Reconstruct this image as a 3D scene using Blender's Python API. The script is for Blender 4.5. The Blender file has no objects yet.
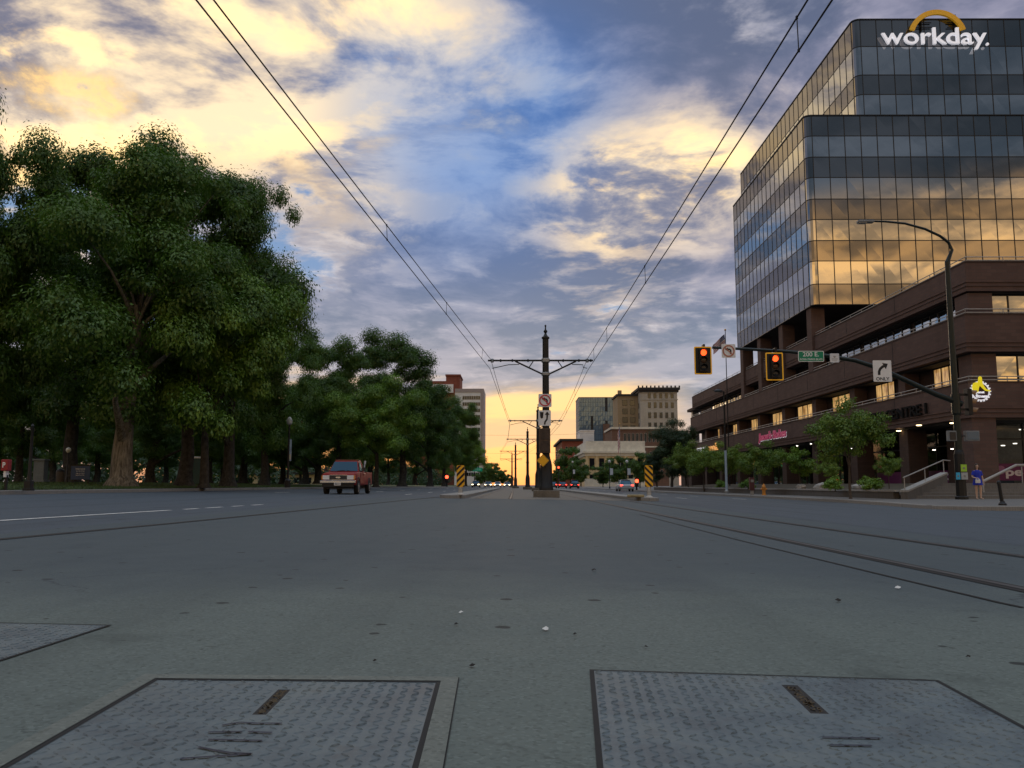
import bpy, bmesh, math, random
import numpy as np
from mathutils import Vector, Matrix
R = math.radians
PI = math.pi
sc = bpy.context.scene
C = sc.collection
rnd = random.Random(7)

# ------------------------------------------------------------------ camera
CAM_H = 0.6
F = 850.0
PITCH = math.atan(101.0 / F)
YAW = 3.0 / F
cam_d = bpy.data.cameras.new('camera')
cam = bpy.data.objects.new('camera', cam_d)
C.objects.link(cam)
cam.location = (0, 0, CAM_H)
cam.rotation_euler = (PI / 2 + PITCH, 0, YAW)
cam_d.sensor_width = 36
cam_d.lens = 36.0 * F / 1024.0
cam_d.clip_start = 0.05
cam_d.clip_end = 6000
sc.camera = cam
RM = Matrix.Rotation(YAW, 3, 'Z') @ Matrix.Rotation(PI / 2 + PITCH, 3, 'X')

def ray(px, py):
    return RM @ Vector(((px - 512) / F, (384 - py) / F, -1.0))
def P(px, py, y):
    """the world point seen at a pixel of the photograph, y metres down the street"""
    r = ray(px, py)
    t = y / r.y
    return Vector((r.x * t, y, CAM_H + r.z * t))
def PX(px, py, x):
    r = ray(px, py)
    t = x / r.x
    return Vector((x, r.y * t, CAM_H + r.z * t))
def X(px, y):
    return P(px, 485, y).x
def clamp(v, a, b):
    return max(a, min(b, v))
def gz(x, y):
    f = 1.0 if y < 100 else max(0.0, 1 - (y - 100) / 200)
    return -0.014 * clamp(x, -18.3, 15.4) * f
def G(px, py):
    """where a pixel's ray meets the road"""
    r = ray(px, py)
    t = 5.0
    for _ in range(40):
        p = Vector((0, 0, CAM_H)) + r * t
        t = (gz(p.x, p.y) - CAM_H) / r.z
    return Vector((0, 0, CAM_H)) + r * t

# ------------------------------------------------------------------ materials
class NT:
    def __init__(s, tree):
        s.t = tree; s.n = tree.nodes; s.l = tree.links
    def new(s, kind, **kw):
        n = s.n.new(kind)
        for k, v in kw.items(): setattr(n, k, v)
        return n
    def put(s, sock, v):
        if v is None: return
        if hasattr(v, 'is_output'): s.l.new(v, sock)
        else:
            if sock.type == 'RGBA' and len(v) == 3: v = (*v, 1)
            sock.default_value = v
    def m(s, op, a, b=None, c=None, cl=False):
        n = s.new('ShaderNodeMath', operation=op, use_clamp=cl)
        for i, v in enumerate((a, b, c)): s.put(n.inputs[i], v)
        return n.outputs[0]
    def vm(s, op, a, b=None, out=0):
        n = s.new('ShaderNodeVectorMath', operation=op)
        s.put(n.inputs[0], a); s.put(n.inputs[1], b)
        return n.outputs[out]
    def dot(s, a, b): return s.vm('DOT_PRODUCT', a, b, 1)
    def mix(s, f, a, b, blend='MIX'):
        n = s.new('ShaderNodeMix', data_type='RGBA', blend_type=blend)
        s.put(n.inputs[0], f); s.put(n.inputs[6], a); s.put(n.inputs[7], b)
        return n.outputs[2]
    def ramp(s, f, stops, interp='LINEAR'):
        n = s.new('ShaderNodeValToRGB')
        cr = n.color_ramp; cr.interpolation = interp
        while len(cr.elements) < len(stops): cr.elements.new(0.5)
        for e, (p, c) in zip(cr.elements, stops):
            e.position = p
            e.color = (*c, 1) if hasattr(c, '__len__') else (c, c, c, 1)
        s.put(n.inputs[0], f)
        return n.outputs[0]
    def noise(s, vec, scale, detail=4, rough=.55, dist=0, w=None, color=False):
        n = s.new('ShaderNodeTexNoise')
        if w is not None:
            n.noise_dimensions = '4D'; s.put(n.inputs['W'], w)
        s.put(n.inputs['Vector'], vec); s.put(n.inputs['Scale'], scale)
        s.put(n.inputs['Detail'], detail); s.put(n.inputs['Roughness'], rough); s.put(n.inputs['Distortion'], dist)
        return n.outputs[1 if color else 0]
    def sstep(s, v, a, b):
        n = s.new('ShaderNodeMapRange', interpolation_type='SMOOTHSTEP')
        s.put(n.inputs[0], v); s.put(n.inputs[1], a); s.put(n.inputs[2], b)
        return n.outputs[0]

MATS = {}
def newmat(name):
    m = bpy.data.materials.new(name)
    m.use_nodes = True
    t = NT(m.node_tree)
    b = t.n['Principled BSDF']
    MATS[name] = m
    return m, t, b

def mat(name, col, rough=.6, metal=0, var=.18, scale=3.0, bump=0, emit=0, spec=.4, coord='Object', ecol=None):
    m, t, b = newmat(name)
    co = t.new('ShaderNodeTexCoord').outputs[coord]
    if var:
        a = t.noise(co, scale, 6, .65)
        d = t.noise(co, scale * 9, 3, .6)
        f = t.m('ADD', t.m('MULTIPLY', a, .7), t.m('MULTIPLY', d, .3))
        lo = tuple(c * (1 - var * 2) for c in col); hi = tuple(min(1, c * (1 + var * 2)) for c in col)
        c = t.ramp(f, [(.3, lo), (.7, hi)])
        t.put(b.inputs['Base Color'], c)
        rr = t.m('ADD', t.m('MULTIPLY', a, .25), rough - .12, cl=True)
        t.put(b.inputs['Roughness'], rr)
    else:
        t.put(b.inputs['Base Color'], col); b.inputs['Roughness'].default_value = rough
    b.inputs['Metallic'].default_value = metal
    b.inputs['Specular IOR Level'].default_value = spec
    if bump:
        bn = t.new('ShaderNodeBump'); bn.inputs['Strength'].default_value = bump
        bn.inputs['Distance'].default_value = .02
        t.put(bn.inputs['Height'], t.noise(co, scale * 12, 5, .7)); t.l.new(bn.outputs[0], b.inputs['Normal'])
    if emit:
        t.put(b.inputs['Emission Color'], ecol or col); b.inputs['Emission Strength'].default_value = emit
    return m

# ------------------------------------------------------------------ mesh builder
class MB:
    def __init__(s):
        s.v = []; s.f = []; s.mi = []
    def add(s, vs, fs, mi=0):
        o = len(s.v)
        s.v += [tuple(p) for p in vs]
        s.f += [tuple(i + o for i in f) for f in fs]
        s.mi += [mi] * len(fs)
        return s
    def box(s, x0, x1, y0, y1, z0, z1, mi=0, M=None):
        vs = [(x, y, z) for x in (x0, x1) for y in (y0, y1) for z in (z0, z1)]
        if M is not None: vs = [M @ Vector(p) for p in vs]
        return s.add(vs, [(0, 1, 3, 2), (4, 6, 7, 5), (0, 4, 5, 1), (2, 3, 7, 6), (0, 2, 6, 4), (1, 5, 7, 3)], mi)
    def tube(s, pts, rad, n=8, mi=0, caps=True):
        pts = [Vector(p) for p in pts]
        if not hasattr(rad, '__len__'): rad = [rad] * len(pts)
        o = len(s.v); prev = None
        for i, p in enumerate(pts):
            d = (pts[min(i + 1, len(pts) - 1)] - pts[max(i - 1, 0)]).normalized()
            if prev is None:
                a = d.orthogonal().normalized()
            else:
                a = prev - d * prev.dot(d)
                a = a.normalized() if a.length > 1e-6 else d.orthogonal().normalized()
            prev = a; b = d.cross(a)
            for k in range(n):
                t = 2 * PI * (k + .5) / n
                s.v.append(tuple(p + (a * math.cos(t) + b * math.sin(t)) * rad[i]))
        for i in range(len(pts) - 1):
            for k in range(n):
                a0 = o + i * n + k; a1 = o + i * n + (k + 1) % n
                s.f.append((a0, a1, a1 + n, a0 + n)); s.mi.append(mi)
        if caps:
            s.f.append(tuple(o + k for k in reversed(range(n)))); s.mi.append(mi)
            e = o + (len(pts) - 1) * n
            s.f.append(tuple(e + k for k in range(n))); s.mi.append(mi)
        return s
    def lathe(s, c, prof, n=16, mi=0, M=None, sx=1, sy=1):
        """prof: (radius, height) up the axis"""
        o = len(s.v); c = Vector(c)
        for r, z in prof:
            for k in range(n):
                t = 2 * PI * k / n
                p = Vector((r * math.cos(t) * sx, r * math.sin(t) * sy, z))
                if M is not None: p = M @ p
                s.v.append(tuple(c + p))
        for i in range(len(prof) - 1):
            for k in range(n):
                a0 = o + i * n + k; a1 = o + i * n + (k + 1) % n
                s.f.append((a0, a1, a1 + n, a0 + n)); s.mi.append(mi)
        s.f.append(tuple(o + k for k in reversed(range(n)))); s.mi.append(mi)
        e = o + (len(prof) - 1) * n
        s.f.append(tuple(e + k for k in range(n))); s.mi.append(mi)
        return s
    def prism(s, out, M, d, mi=0):
        """outline in a plane (u, v) swept d along the plane's normal; M places it"""
        n = len(out)
        vs = [M @ Vector((u, v, 0)) for u, v in out] + [M @ Vector((u, v, d)) for u, v in out]
        fs = [tuple(reversed(range(n))), tuple(range(n, 2 * n))]
        fs += [(i, (i + 1) % n, n + (i + 1) % n, n + i) for i in range(n)]
        return s.add(vs, fs, mi)
    def text(s, body, w, h, M, d=.05, mi=0, bold=.0, shear=0.0):
        """lettering fitted into w x h, lower left corner at M's origin"""
        cu = bpy.data.curves.new('lettering', 'FONT'); cu.body = body; cu.extrude = .5
        cu.offset = bold; cu.shear = shear; cu.resolution_u = 4
        o = bpy.data.objects.new('lettering', cu); C.objects.link(o)
        bpy.context.view_layer.update()
        me = bpy.data.meshes.new_from_object(o.evaluated_get(bpy.context.evaluated_depsgraph_get()))
        vs = np.array([v.co[:] for v in me.vertices]); fs = [tuple(p.vertices) for p in me.polygons]
        bpy.data.objects.remove(o); bpy.data.curves.remove(cu); bpy.data.meshes.remove(me)
        lo = vs.min(0); sz = vs.max(0) - lo
        vs = (vs - lo) / sz * np.array([w, h, d])
        return s.add([M @ Vector(p) for p in vs], fs, mi)
    def build(s, name, mats, parent=None, origin=None, smooth=False, bevel=0, local=False):
        me = bpy.data.meshes.new(name)
        off = Vector((0, 0, 0))
        if origin is not None: off = Vector(origin)
        elif parent is not None and not local:
            q = parent
            while q is not None: off += q.location; q = q.parent
        vs = s.v if local or off.length == 0 else [(a - off.x, b - off.y, c - off.z) for a, b, c in s.v]
        me.from_pydata(vs, [], s.f)
        if not hasattr(mats, '__len__'): mats = [mats]
        for m in mats: me.materials.append(m)
        if len(mats) > 1: me.polygons.foreach_set('material_index', s.mi)
        bm = bmesh.new(); bm.from_mesh(me)
        if bevel:
            bmesh.ops.remove_doubles(bm, verts=bm.verts, dist=1e-5)
            bmesh.ops.recalc_face_normals(bm, faces=bm.faces)
            es = [e for e in bm.edges if len(e.link_faces) == 2 and e.calc_face_angle(0) > .6]
            bmesh.ops.bevel(bm, geom=es, offset=bevel, segments=2, affect='EDGES', profile=.6)
        bmesh.ops.recalc_face_normals(bm, faces=bm.faces)
        bm.to_mesh(me); bm.free()
        if smooth:
            me.polygons.foreach_set('use_smooth', [True] * len(me.polygons))
            try: me.set_sharp_from_angle(angle=R(38))
            except Exception: pass
        o = bpy.data.objects.new(name, me)
        C.objects.link(o)
        if origin is not None: o.location = off
        o.parent = parent
        return o

def tag(o, label=None, cat=None, group=None, kind=None):
    if label: o['label'] = label
    if cat: o['category'] = cat
    if group: o['group'] = group
    if kind: o['kind'] = kind
    return o
def thing(name, loc, label, cat, group=None, rz=0):
    o = bpy.data.objects.new(name, None)
    o.empty_display_size = .2
    C.objects.link(o); o.location = loc; o.rotation_euler = (0, 0, rz)
    return tag(o, label, cat, group)
def dup(root, loc, rz=0, label=None, group=None, scale=None):
    r = root.copy(); C.objects.link(r); r.location = loc; r.rotation_euler = (0, 0, rz)
    if label: r['label'] = label
    if group: r['group'] = group
    if scale: r.scale = scale if hasattr(scale, '__len__') else (scale,) * 3
    for ch in list(root.children):
        c = ch.copy(); C.objects.link(c); c.parent = r
        for g in list(ch.children):
            d = g.copy(); C.objects.link(d); d.parent = c
    return r
def arr_mesh(name, V, Fq, mats, smooth=False, mi=None):
    me = bpy.data.meshes.new(name)
    nv, nf, k = len(V), len(Fq), Fq.shape[1]
    me.vertices.add(nv); me.vertices.foreach_set('co', np.asarray(V, dtype=np.float32).ravel())
    me.loops.add(nf * k); me.loops.foreach_set('vertex_index', Fq.astype(np.int32).ravel())
    me.polygons.add(nf)
    me.polygons.foreach_set('loop_start', np.arange(0, nf * k, k, dtype=np.int32))
    try: me.polygons.foreach_set('loop_total', np.full(nf, k, dtype=np.int32))
    except Exception: pass
    for m in mats: me.materials.append(m)
    if mi is not None: me.polygons.foreach_set('material_index', mi.astype(np.int32))
    me.update(calc_edges=True); me.validate()
    return me
FRONT = Matrix(((1, 0, 0), (0, 0, -1), (0, 1, 0))).to_4x4()        # u right, v up, towards the camera's side
def front(p): return Matrix.Translation(p) @ FRONT
SIDE = Matrix(((0, 0, -1), (-1, 0, 0), (0, 1, 0))).to_4x4()
def side(p): return Matrix.Translation(p) @ SIDE
# ------------------------------------------------------------------ sky and sun
SUN_EL, SUN_AZ = R(2.5), R(-2)          # setting straight down the street, a little to the left
SUN = Vector((math.sin(SUN_AZ) * math.cos(SUN_EL), math.cos(SUN_AZ) * math.cos(SUN_EL), math.sin(SUN_EL)))
w = bpy.data.worlds.new('World'); sc.world = w; w.use_nodes = True
t = NT(w.node_tree)
bg = t.n['Background']
sky = t.new('ShaderNodeTexSky', sky_type='NISHITA')
sky.sun_disc = False; sky.sun_elevation = SUN_EL; sky.sun_rotation = SUN_AZ; sky.altitude = 1300
sky.air_density = 1.0; sky.dust_density = 1.5; sky.ozone_density = 2.0
BG = 0.1
D = t.vm('NORMALIZE', t.new('ShaderNodeTexCoord').outputs['Generated'])
sp = t.new('ShaderNodeSeparateXYZ'); t.put(sp.inputs[0], D)
dx, dy, dz = sp.outputs
el = t.m('MAXIMUM', dz, 0.0)
den = t.m('ADD', el, .13)
cb = t.new('ShaderNodeCombineXYZ')
t.put(cb.inputs[0], t.m('DIVIDE', dx, den)); t.put(cb.inputs[1], t.m('DIVIDE', dy, den))
UV = cb.outputs[0]
def spot(px, py, s):
    """soft round region of the sky about a compass direction"""
    d = ray(px, py).normalized()
    k = 1.0 / (s / F) ** 2
    return t.m('EXPONENT', t.m('MULTIPLY', t.m('SUBTRACT', t.dot(D, tuple(d)), 1.0), k))
def total(*a):
    r = a[0]
    for b in a[1:]: r = t.m('ADD', r, b)
    return r
def sc_(a, k): return t.m('MULTIPLY', a, k)
warpv = t.noise(UV, 1.5, 2, .5, color=True)
scl = t.new('ShaderNodeVectorMath', operation='SCALE')
t.put(scl.inputs[0], t.vm('SUBTRACT', warpv, (.5, .5, .5))); scl.inputs[3].default_value = .30
UVw = t.vm('ADD', UV, scl.outputs[0])
OFF = (4.1, 2.3, 0.0)
n_big = t.noise(t.vm('ADD', UVw, (3.1 + OFF[0], 8.2 + OFF[1], .3)), 1.15, 2, .5)
n_mid = t.noise(t.vm('ADD', UVw, (OFF[0], OFF[1], 2.7)), 2.05, 7, .60)
n_fine = t.noise(t.vm('ADD', UVw, (1.0, 4.0, 6.1)), 8.0, 6, .64)
# the same clouds looked at a step towards the sun: their difference is the shaded side of each puff
n_lit = t.noise(t.vm('ADD', UVw, (OFF[0] - .03, OFF[1] + .13, 2.7)), 2.05, 6, .60)
relief = t.m('SUBTRACT', n_mid, n_lit)
dens = total(sc_(n_big, .36), sc_(n_mid, .64), sc_(n_fine, .13), -.005)
back = t.sstep(dy, .25, -.15)
fwd = t.m('SUBTRACT', 1.0, back)
gap = total(sc_(spot(470, 130, 70), .045), sc_(spot(400, 75, 40), .05), sc_(spot(110, 112, 45), .13), sc_(spot(330, 195, 60), .04))
thick = total(sc_(spot(300, 60, 70), .05), sc_(spot(130, 60, 50), .04), sc_(spot(520, 320, 190), .12), sc_(spot(800, 60, 220), .10), sc_(spot(600, 70, 90), .07), sc_(spot(250, 40, 110), .05), sc_(spot(40, 60, 90), .05), sc_(back, .16))
dens = t.m('SUBTRACT', t.m('ADD', dens, thick), gap)
cover = t.sstep(dens, .50, .575)
body = t.sstep(dens, .54, .635)
# how warm the light on the clouds is
gold = total(sc_(spot(15, 85, 85), 1.0), sc_(spot(140, 25, 65), .9), sc_(spot(235, 80, 50), .75), sc_(spot(395, -25, 75), .9), sc_(spot(-200, -40, 130), .8), sc_(spot(300, 125, 40), .4),
             sc_(spot(612, 195, 42), .9), sc_(spot(715, 165, 42), 1.0), sc_(spot(350, 195, 40), .35), sc_(spot(600, 295, 45), .15))
# the eastern sky behind the camera: warm cumulus low down, grey blue above
e_low = t.m('MULTIPLY', t.sstep(dz, .02, .10), t.sstep(dz, .330, .262))
gold = t.m('ADD', t.m('MULTIPLY', gold, fwd), t.m('MULTIPLY', back, e_low))
gold = t.m('MINIMUM', gold, 1.0)
blue = t.mix(t.sstep(dz, .1, .6), (.24, .32, .44), (.115, .225, .45))
blue = t.mix(spot(395, 80, 45), blue, (.38, .53, .68))
blue = t.mix(spot(130, 120, 70), blue, (.27, .37, .48))
slate = t.m('MINIMUM', total(sc_(spot(455, 120, 90), 1.0), sc_(spot(400, 90, 45), .5), sc_(spot(545, 110, 60), .45)), 1.0)
shade = t.mix(t.sstep(n_mid, .40, .60), (.130, .150, .220), (.29, .28, .355))
shade = t.mix(t.m('MULTIPLY', spot(480, 290, 150), .75), shade, t.mix(t.sstep(n_mid, .4, .6), (.14, .185, .285), (.20, .235, .33)))
shade = t.mix(slate, shade, t.mix(t.sstep(n_mid, .42, .62), (.085, .175, .38), (.20, .30, .50)))
shade = t.mix(back, shade, t.mix(t.sstep(n_mid, .4, .62), (.105, .128, .155), (.185, .205, .235)))
shade = t.mix(t.m('MULTIPLY', t.sstep(dz, .27, .13), fwd), shade, t.mix(t.sstep(n_mid, .4, .6), (.185, .22, .29), (.32, .325, .385)))
pale = t.mix(t.sstep(n_fine, .4, .65), (.31, .315, .385), (.56, .53, .55))
pale = t.mix(back, pale, (.21, .235, .27))
pale = t.mix(sc_(slate, .8), pale, (.24, .33, .48))
edge = t.mix(gold, pale, t.mix(back, (1.0, .69, .29), (1.0, .60, .22)))
lit = t.sstep(relief, .0, .13)
inner = t.mix(t.m('MULTIPLY', lit, t.m('ADD', t.m('MULTIPLY', gold, .52), .36)), t.mix(t.m('MULTIPLY', gold, t.m('ADD', .24, sc_(back, .50))), shade, t.mix(back, (.34, .28, .26), (.46, .30, .14))), edge)
ccol = t.mix(body, edge, inner)
ccol = t.mix(t.m('MULTIPLY', t.sstep(n_mid, .46, .60), sc_(gold, .62)), ccol, t.mix(back, (1.15, .91, .54), (1.1, .70, .32)))
col = t.mix(cover, t.mix(sc_(slate, .8), blue, (.10, .23, .50)), ccol)
# unseen sky overhead and behind, brightened to raise the ambient light
col = t.mix(t.m('MULTIPLY', t.sstep(dz, .66, .90), .85), col, t.mix(t.sstep(n_mid, .38, .62), (.60, .70, .82), (.95, 1.03, 1.12)))
col = t.mix(t.m('MULTIPLY', t.m('MULTIPLY', t.sstep(dz, .55, .75), back), .7), col, (.72, .80, .88))
# the gap of clear light along the horizon under the cloud deck, with long thin bars of cloud in it
bars = t.new('ShaderNodeCombineXYZ')
t.put(bars.inputs[0], t.m('MULTIPLY', dx, 3.2)); t.put(bars.inputs[1], t.m('MULTIPLY', dy, 3.2))
t.put(bars.inputs[2], t.m('MULTIPLY', t.m('SUBTRACT', dz, t.m('MULTIPLY', dx, .10)), 26.0))
bn = t.noise(bars.outputs[0], 1.0, 4, .55)
edge_h = t.m('ADD', dz, t.m('MULTIPLY', t.m('SUBTRACT', bn, .5), .10))
hz = t.sstep(edge_h, .126, .098)
# widest to the left of the street, closing quickly on the right
azim = t.m('MULTIPLY', t.sstep(t.m('ADD', dx, t.m('MULTIPLY', t.m('SUBTRACT', bn, .5), .12)), .23, .11), t.sstep(dx, -.55, -.33))
azim = t.m('MULTIPLY', azim, fwd)
glow = t.ramp(t.m('MULTIPLY', dz, 6.0), [(0.0, (.60, .27, .14)), (.14, (.78, .39, .18)), (.40, (.80, .52, .25)), (.80, (.80, .57, .30))])
bar_f = t.m('MULTIPLY', t.sstep(bn, .50, .64), .75)
glow = t.mix(bar_f, glow, (.50, .37, .27))
hz = t.m('MULTIPLY', hz, azim)
low = t.mix(t.sstep(bn, .45, .62), (.36, .34, .37), (.27, .285, .34))
col = t.mix(t.m('MULTIPLY', t.m('MULTIPLY', t.sstep(dz, .11, .05), fwd), .75), col, low)
e_gain = t.m('ADD', 1.0, t.m('MULTIPLY', t.m('MULTIPLY', e_low, back), .34))
eg = t.new('ShaderNodeVectorMath', operation='SCALE'); t.put(eg.inputs[0], col); t.put(eg.inputs[3], e_gain); col = eg.outputs[0]
col = t.mix(hz, col, glow)
col = t.mix(.012, col, sky.outputs[0])
# below the horizon: dull ground
col = t.mix(t.sstep(dz, 0.0, -.03), col, (.05, .05, .05))
gm = t.new('ShaderNodeGamma'); t.put(gm.inputs[0], col); gm.inputs[1].default_value = 1.25; col = gm.outputs[0]
SKY_GAIN = 1.36
fin = t.new('ShaderNodeVectorMath', operation='SCALE'); t.put(fin.inputs[0], col); fin.inputs[3].default_value = SKY_GAIN / BG
t.l.new(fin.outputs[0], bg.inputs[0]); bg.inputs[1].default_value = BG

sl = bpy.data.lights.new('sun', 'SUN'); sl.energy = .5; sl.angle = R(22); sl.color = (1.0, .72, .45)
so = bpy.data.objects.new('sun', sl); C.objects.link(so)
so.rotation_euler = SUN.to_track_quat('Z', 'Y').to_euler(); so.location = (0, 50, 60)
vs = sc.view_settings
vs.view_transform = 'Standard'; vs.look = 'None'; vs.gamma = 1; vs.exposure = 0.12; vs.use_curve_mapping = False
sc.cycles.use_denoising = True
sc.cycles.max_bounces = 6; sc.cycles.diffuse_bounces = 3; sc.cycles.glossy_bounces = 4
sc.cycles.transmission_bounces = 4; sc.cycles.transparent_max_bounces = 8
sc.cycles.sample_clamp_indirect = 4
w.cycles.sampling_method = 'MANUAL'; w.cycles.sample_map_resolution = 1024
# ------------------------------------------------------------------ ground, road, kerbs
def ground_mat(name, c1, c2, rough=.85, seam=None, spots=0.0, grain=60, bump=.35, streak=0.0, worn=None, crack=0.0):
    m, t, b = newmat(name)
    co = t.new('ShaderNodeTexCoord').outputs['Object']
    big = t.noise(co, .35, 5, .6); mid = t.noise(co, 2.6, 6, .65); fin = t.noise(co, grain, 4, .7)
    f = total(t.m('MULTIPLY', big, .40), t.m('MULTIPLY', mid, .34), t.m('MULTIPLY', fin, .26))
    c = t.ramp(f, [(.38, c1), (.60, c2)])
    ag = t.new('ShaderNodeTexVoronoi', voronoi_dimensions='2D'); t.put(ag.inputs['Vector'], co); ag.inputs['Scale'].default_value = 95
    agc = t.new('ShaderNodeSeparateColor'); t.put(agc.inputs[0], ag.outputs['Color'])
    c = t.mix(t.m('MULTIPLY', t.sstep(agc.outputs[0], .72, .95), .24), c, tuple(min(1, x * 1.45) for x in c2))
    c = t.mix(t.m('MULTIPLY', t.sstep(agc.outputs[1], .70, .95), .32), c, tuple(x * .5 for x in c1))
    if crack:
        cv = t.new('ShaderNodeTexVoronoi', voronoi_dimensions='2D', feature='DISTANCE_TO_EDGE')
        t.put(cv.inputs['Vector'], t.vm('ADD', co, t.vm('MULTIPLY', t.noise(co, 1.4, 6, .65, color=True), (.55, .55, .55)))); cv.inputs['Scale'].default_value = .22
        cl_ = t.m('MULTIPLY', t.sstep(cv.outputs['Distance'], .0035, .0005), t.sstep(t.noise(co, .45, 3, .5), .50, .60))
        c = t.mix(t.m('MULTIPLY', cl_, crack), c, (.02, .02, .02))
    dk = t.noise(co, 1.1, 5, .7)
    c = t.mix(t.m('MULTIPLY', t.sstep(dk, .56, .70), .38), c, tuple(x * .55 for x in c1))
    sp2 = t.noise(co, 26, 2, .5)
    c = t.mix(t.m('MULTIPLY', t.sstep(sp2, .66, .74), .5), c, tuple(x * .45 for x in c1))
    if streak:
        # tyre-worn bands along the lanes
        mp = t.new('ShaderNodeMapping'); t.put(mp.inputs[0], co); mp.inputs[3].default_value = (.9, .03, 1)
        st = t.noise(mp.outputs[0], 1.6, 4, .6)
        c = t.mix(t.m('MULTIPLY', t.sstep(st, .45, .72), streak), c, tuple(x * .55 for x in c1))
    if worn:
        # rubber and dirt laid down where the cross traffic runs
        sy_ = t.new('ShaderNodeSeparateXYZ'); t.put(sy_.inputs[0], co)
        yy_ = t.m('ADD', sy_.outputs[1], t.m('MULTIPLY', t.m('SUBTRACT', t.noise(co, .5, 4, .6), .5), 5.0))
        c = t.mix(t.m('MULTIPLY', t.sstep(yy_, worn[0], worn[1]), worn[2]), c, (.042, .056, .070))
    if spots:
        vo = t.new('ShaderNodeTexVoronoi', voronoi_dimensions='2D'); t.put(vo.inputs['Vector'], t.vm('ADD', co, t.vm('MULTIPLY', t.noise(co, 9, 3, .6, color=True), (.06, .06, .06))))
        vo.inputs['Scale'].default_value = 2.2
        rv = t.new('ShaderNodeSeparateColor'); t.put(rv.inputs[0], vo.outputs['Color'])
        thr = t.m('MULTIPLY', t.m('SUBTRACT', rv.outputs[0], .50), .17)
        sp_ = t.sstep(t.m('SUBTRACT', thr, vo.outputs['Distance']), -.006, .012)
        c = t.mix(t.m('MULTIPLY', sp_, spots), c, (.018, .018, .018))
    t.put(b.inputs['Base Color'], c)
    t.put(b.inputs['Roughness'], t.m('ADD', t.m('MULTIPLY', mid, .2), rough - .1, cl=True))
    b.inputs['Specular IOR Level'].default_value = .25
    bn = t.new('ShaderNodeBump'); bn.inputs['Strength'].default_value = bump; bn.inputs['Distance'].default_value = .006
    t.put(bn.inputs['Height'], t.m('ADD', fin, t.m('MULTIPLY', mid, 1.5))); t.l.new(bn.outputs[0], b.inputs['Normal'])
    return m
M_ASPH = ground_mat('asphalt', (.042, .053, .065), (.082, .099, .116), streak=.35, spots=.5, crack=.6)
M_CONC = ground_mat('road_concrete', (.070, .084, .076), (.146, .170, .153), spots=.85, streak=.25, worn=(3.2, 6.6, .70), crack=.7)
M_SLAB = M_CONC
M_BED = ground_mat('track_bed_paving', (.10, .09, .078), (.165, .15, .13), spots=.4)
M_WALK = ground_mat('sidewalk_concrete', (.105, .10, .096), (.17, .162, .154), spots=.4)
M_KERB = ground_mat('kerb_concrete', (.17, .165, .155), (.27, .26, .245))
M_EARTH = ground_mat('earth', (.045, .04, .03), (.09, .075, .055))
M_LAWN = ground_mat('lawn_grass', (.018, .034, .010), (.045, .075, .022), grain=25)
M_SEAM = mat('joint_filler', (.012, .012, .012), .9, var=.1)
M_RAIL = mat('rail_steel', (.07, .066, .062), .6, metal=.3, var=.15, scale=2)
M_GROOVE = mat('rail_groove', (.012, .011, .010), .8, var=.1)
M_PAINT = mat('road_paint', (.62, .60, .56), .7, var=.25, scale=6)

def grid(xs, ys, zf, keep=None):
    b = MB()
    nx = len(xs)
    for y in ys:
        for x in xs: b.v.append((x, y, zf(x, y)))
    for j in range(len(ys) - 1):
        for i in range(nx - 1):
            if keep and not keep((xs[i] + xs[i + 1]) / 2, (ys[j] + ys[j + 1]) / 2): continue
            b.f.append((j * nx + i, j * nx + i + 1, (j + 1) * nx + i + 1, (j + 1) * nx + i)); b.mi.append(0)
    return b
YS = [-80, -40, -20, -10, -3, 4.6, 10, 20, 27.3, 28, 33, 39, 60, 100, 125, 150, 175, 200, 225, 250, 275, 300, 450, 700, 1100, 1800]
tag(grid([-1500, -400, -100, -40, -18.3, 0, 15.4, 40, 100, 400, 1500], YS + [4000], lambda x, y: gz(x, y) - .06).build('ground', M_EARTH), kind='structure')
def on_road(x, y): return (-18.3 < x < 15.4) or y < 28
tag(grid([-300, -60, -18.3, -12, -5.7, 0, 2.4, 5.8, 15.4, 60, 300], YS, lambda x, y: gz(x, y), on_road).build('road', M_ASPH), kind='structure')
tag(grid([-40, -18.3, -8, -3, 0, 3, 8, 15.4, 40], [-8, -3, 0, 2, 6.5], lambda x, y: gz(x, y) + .004).build('concrete_pavement', M_CONC), kind='structure')
tag(grid([-5.5, -3, 0, 2.5, 5.6], [6.5, 7, 10, 20, 30, 36], lambda x, y: gz(x, y) + .004).build('trackway_pavement', M_SLAB), kind='structure')
tag(grid([-2.0, 0, 2.5, 5.0], [36.3] + [y for y in YS if y > 36.3], lambda x, y: gz(x, y) + .006).build('track_bed', M_BED), kind='structure')

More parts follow.
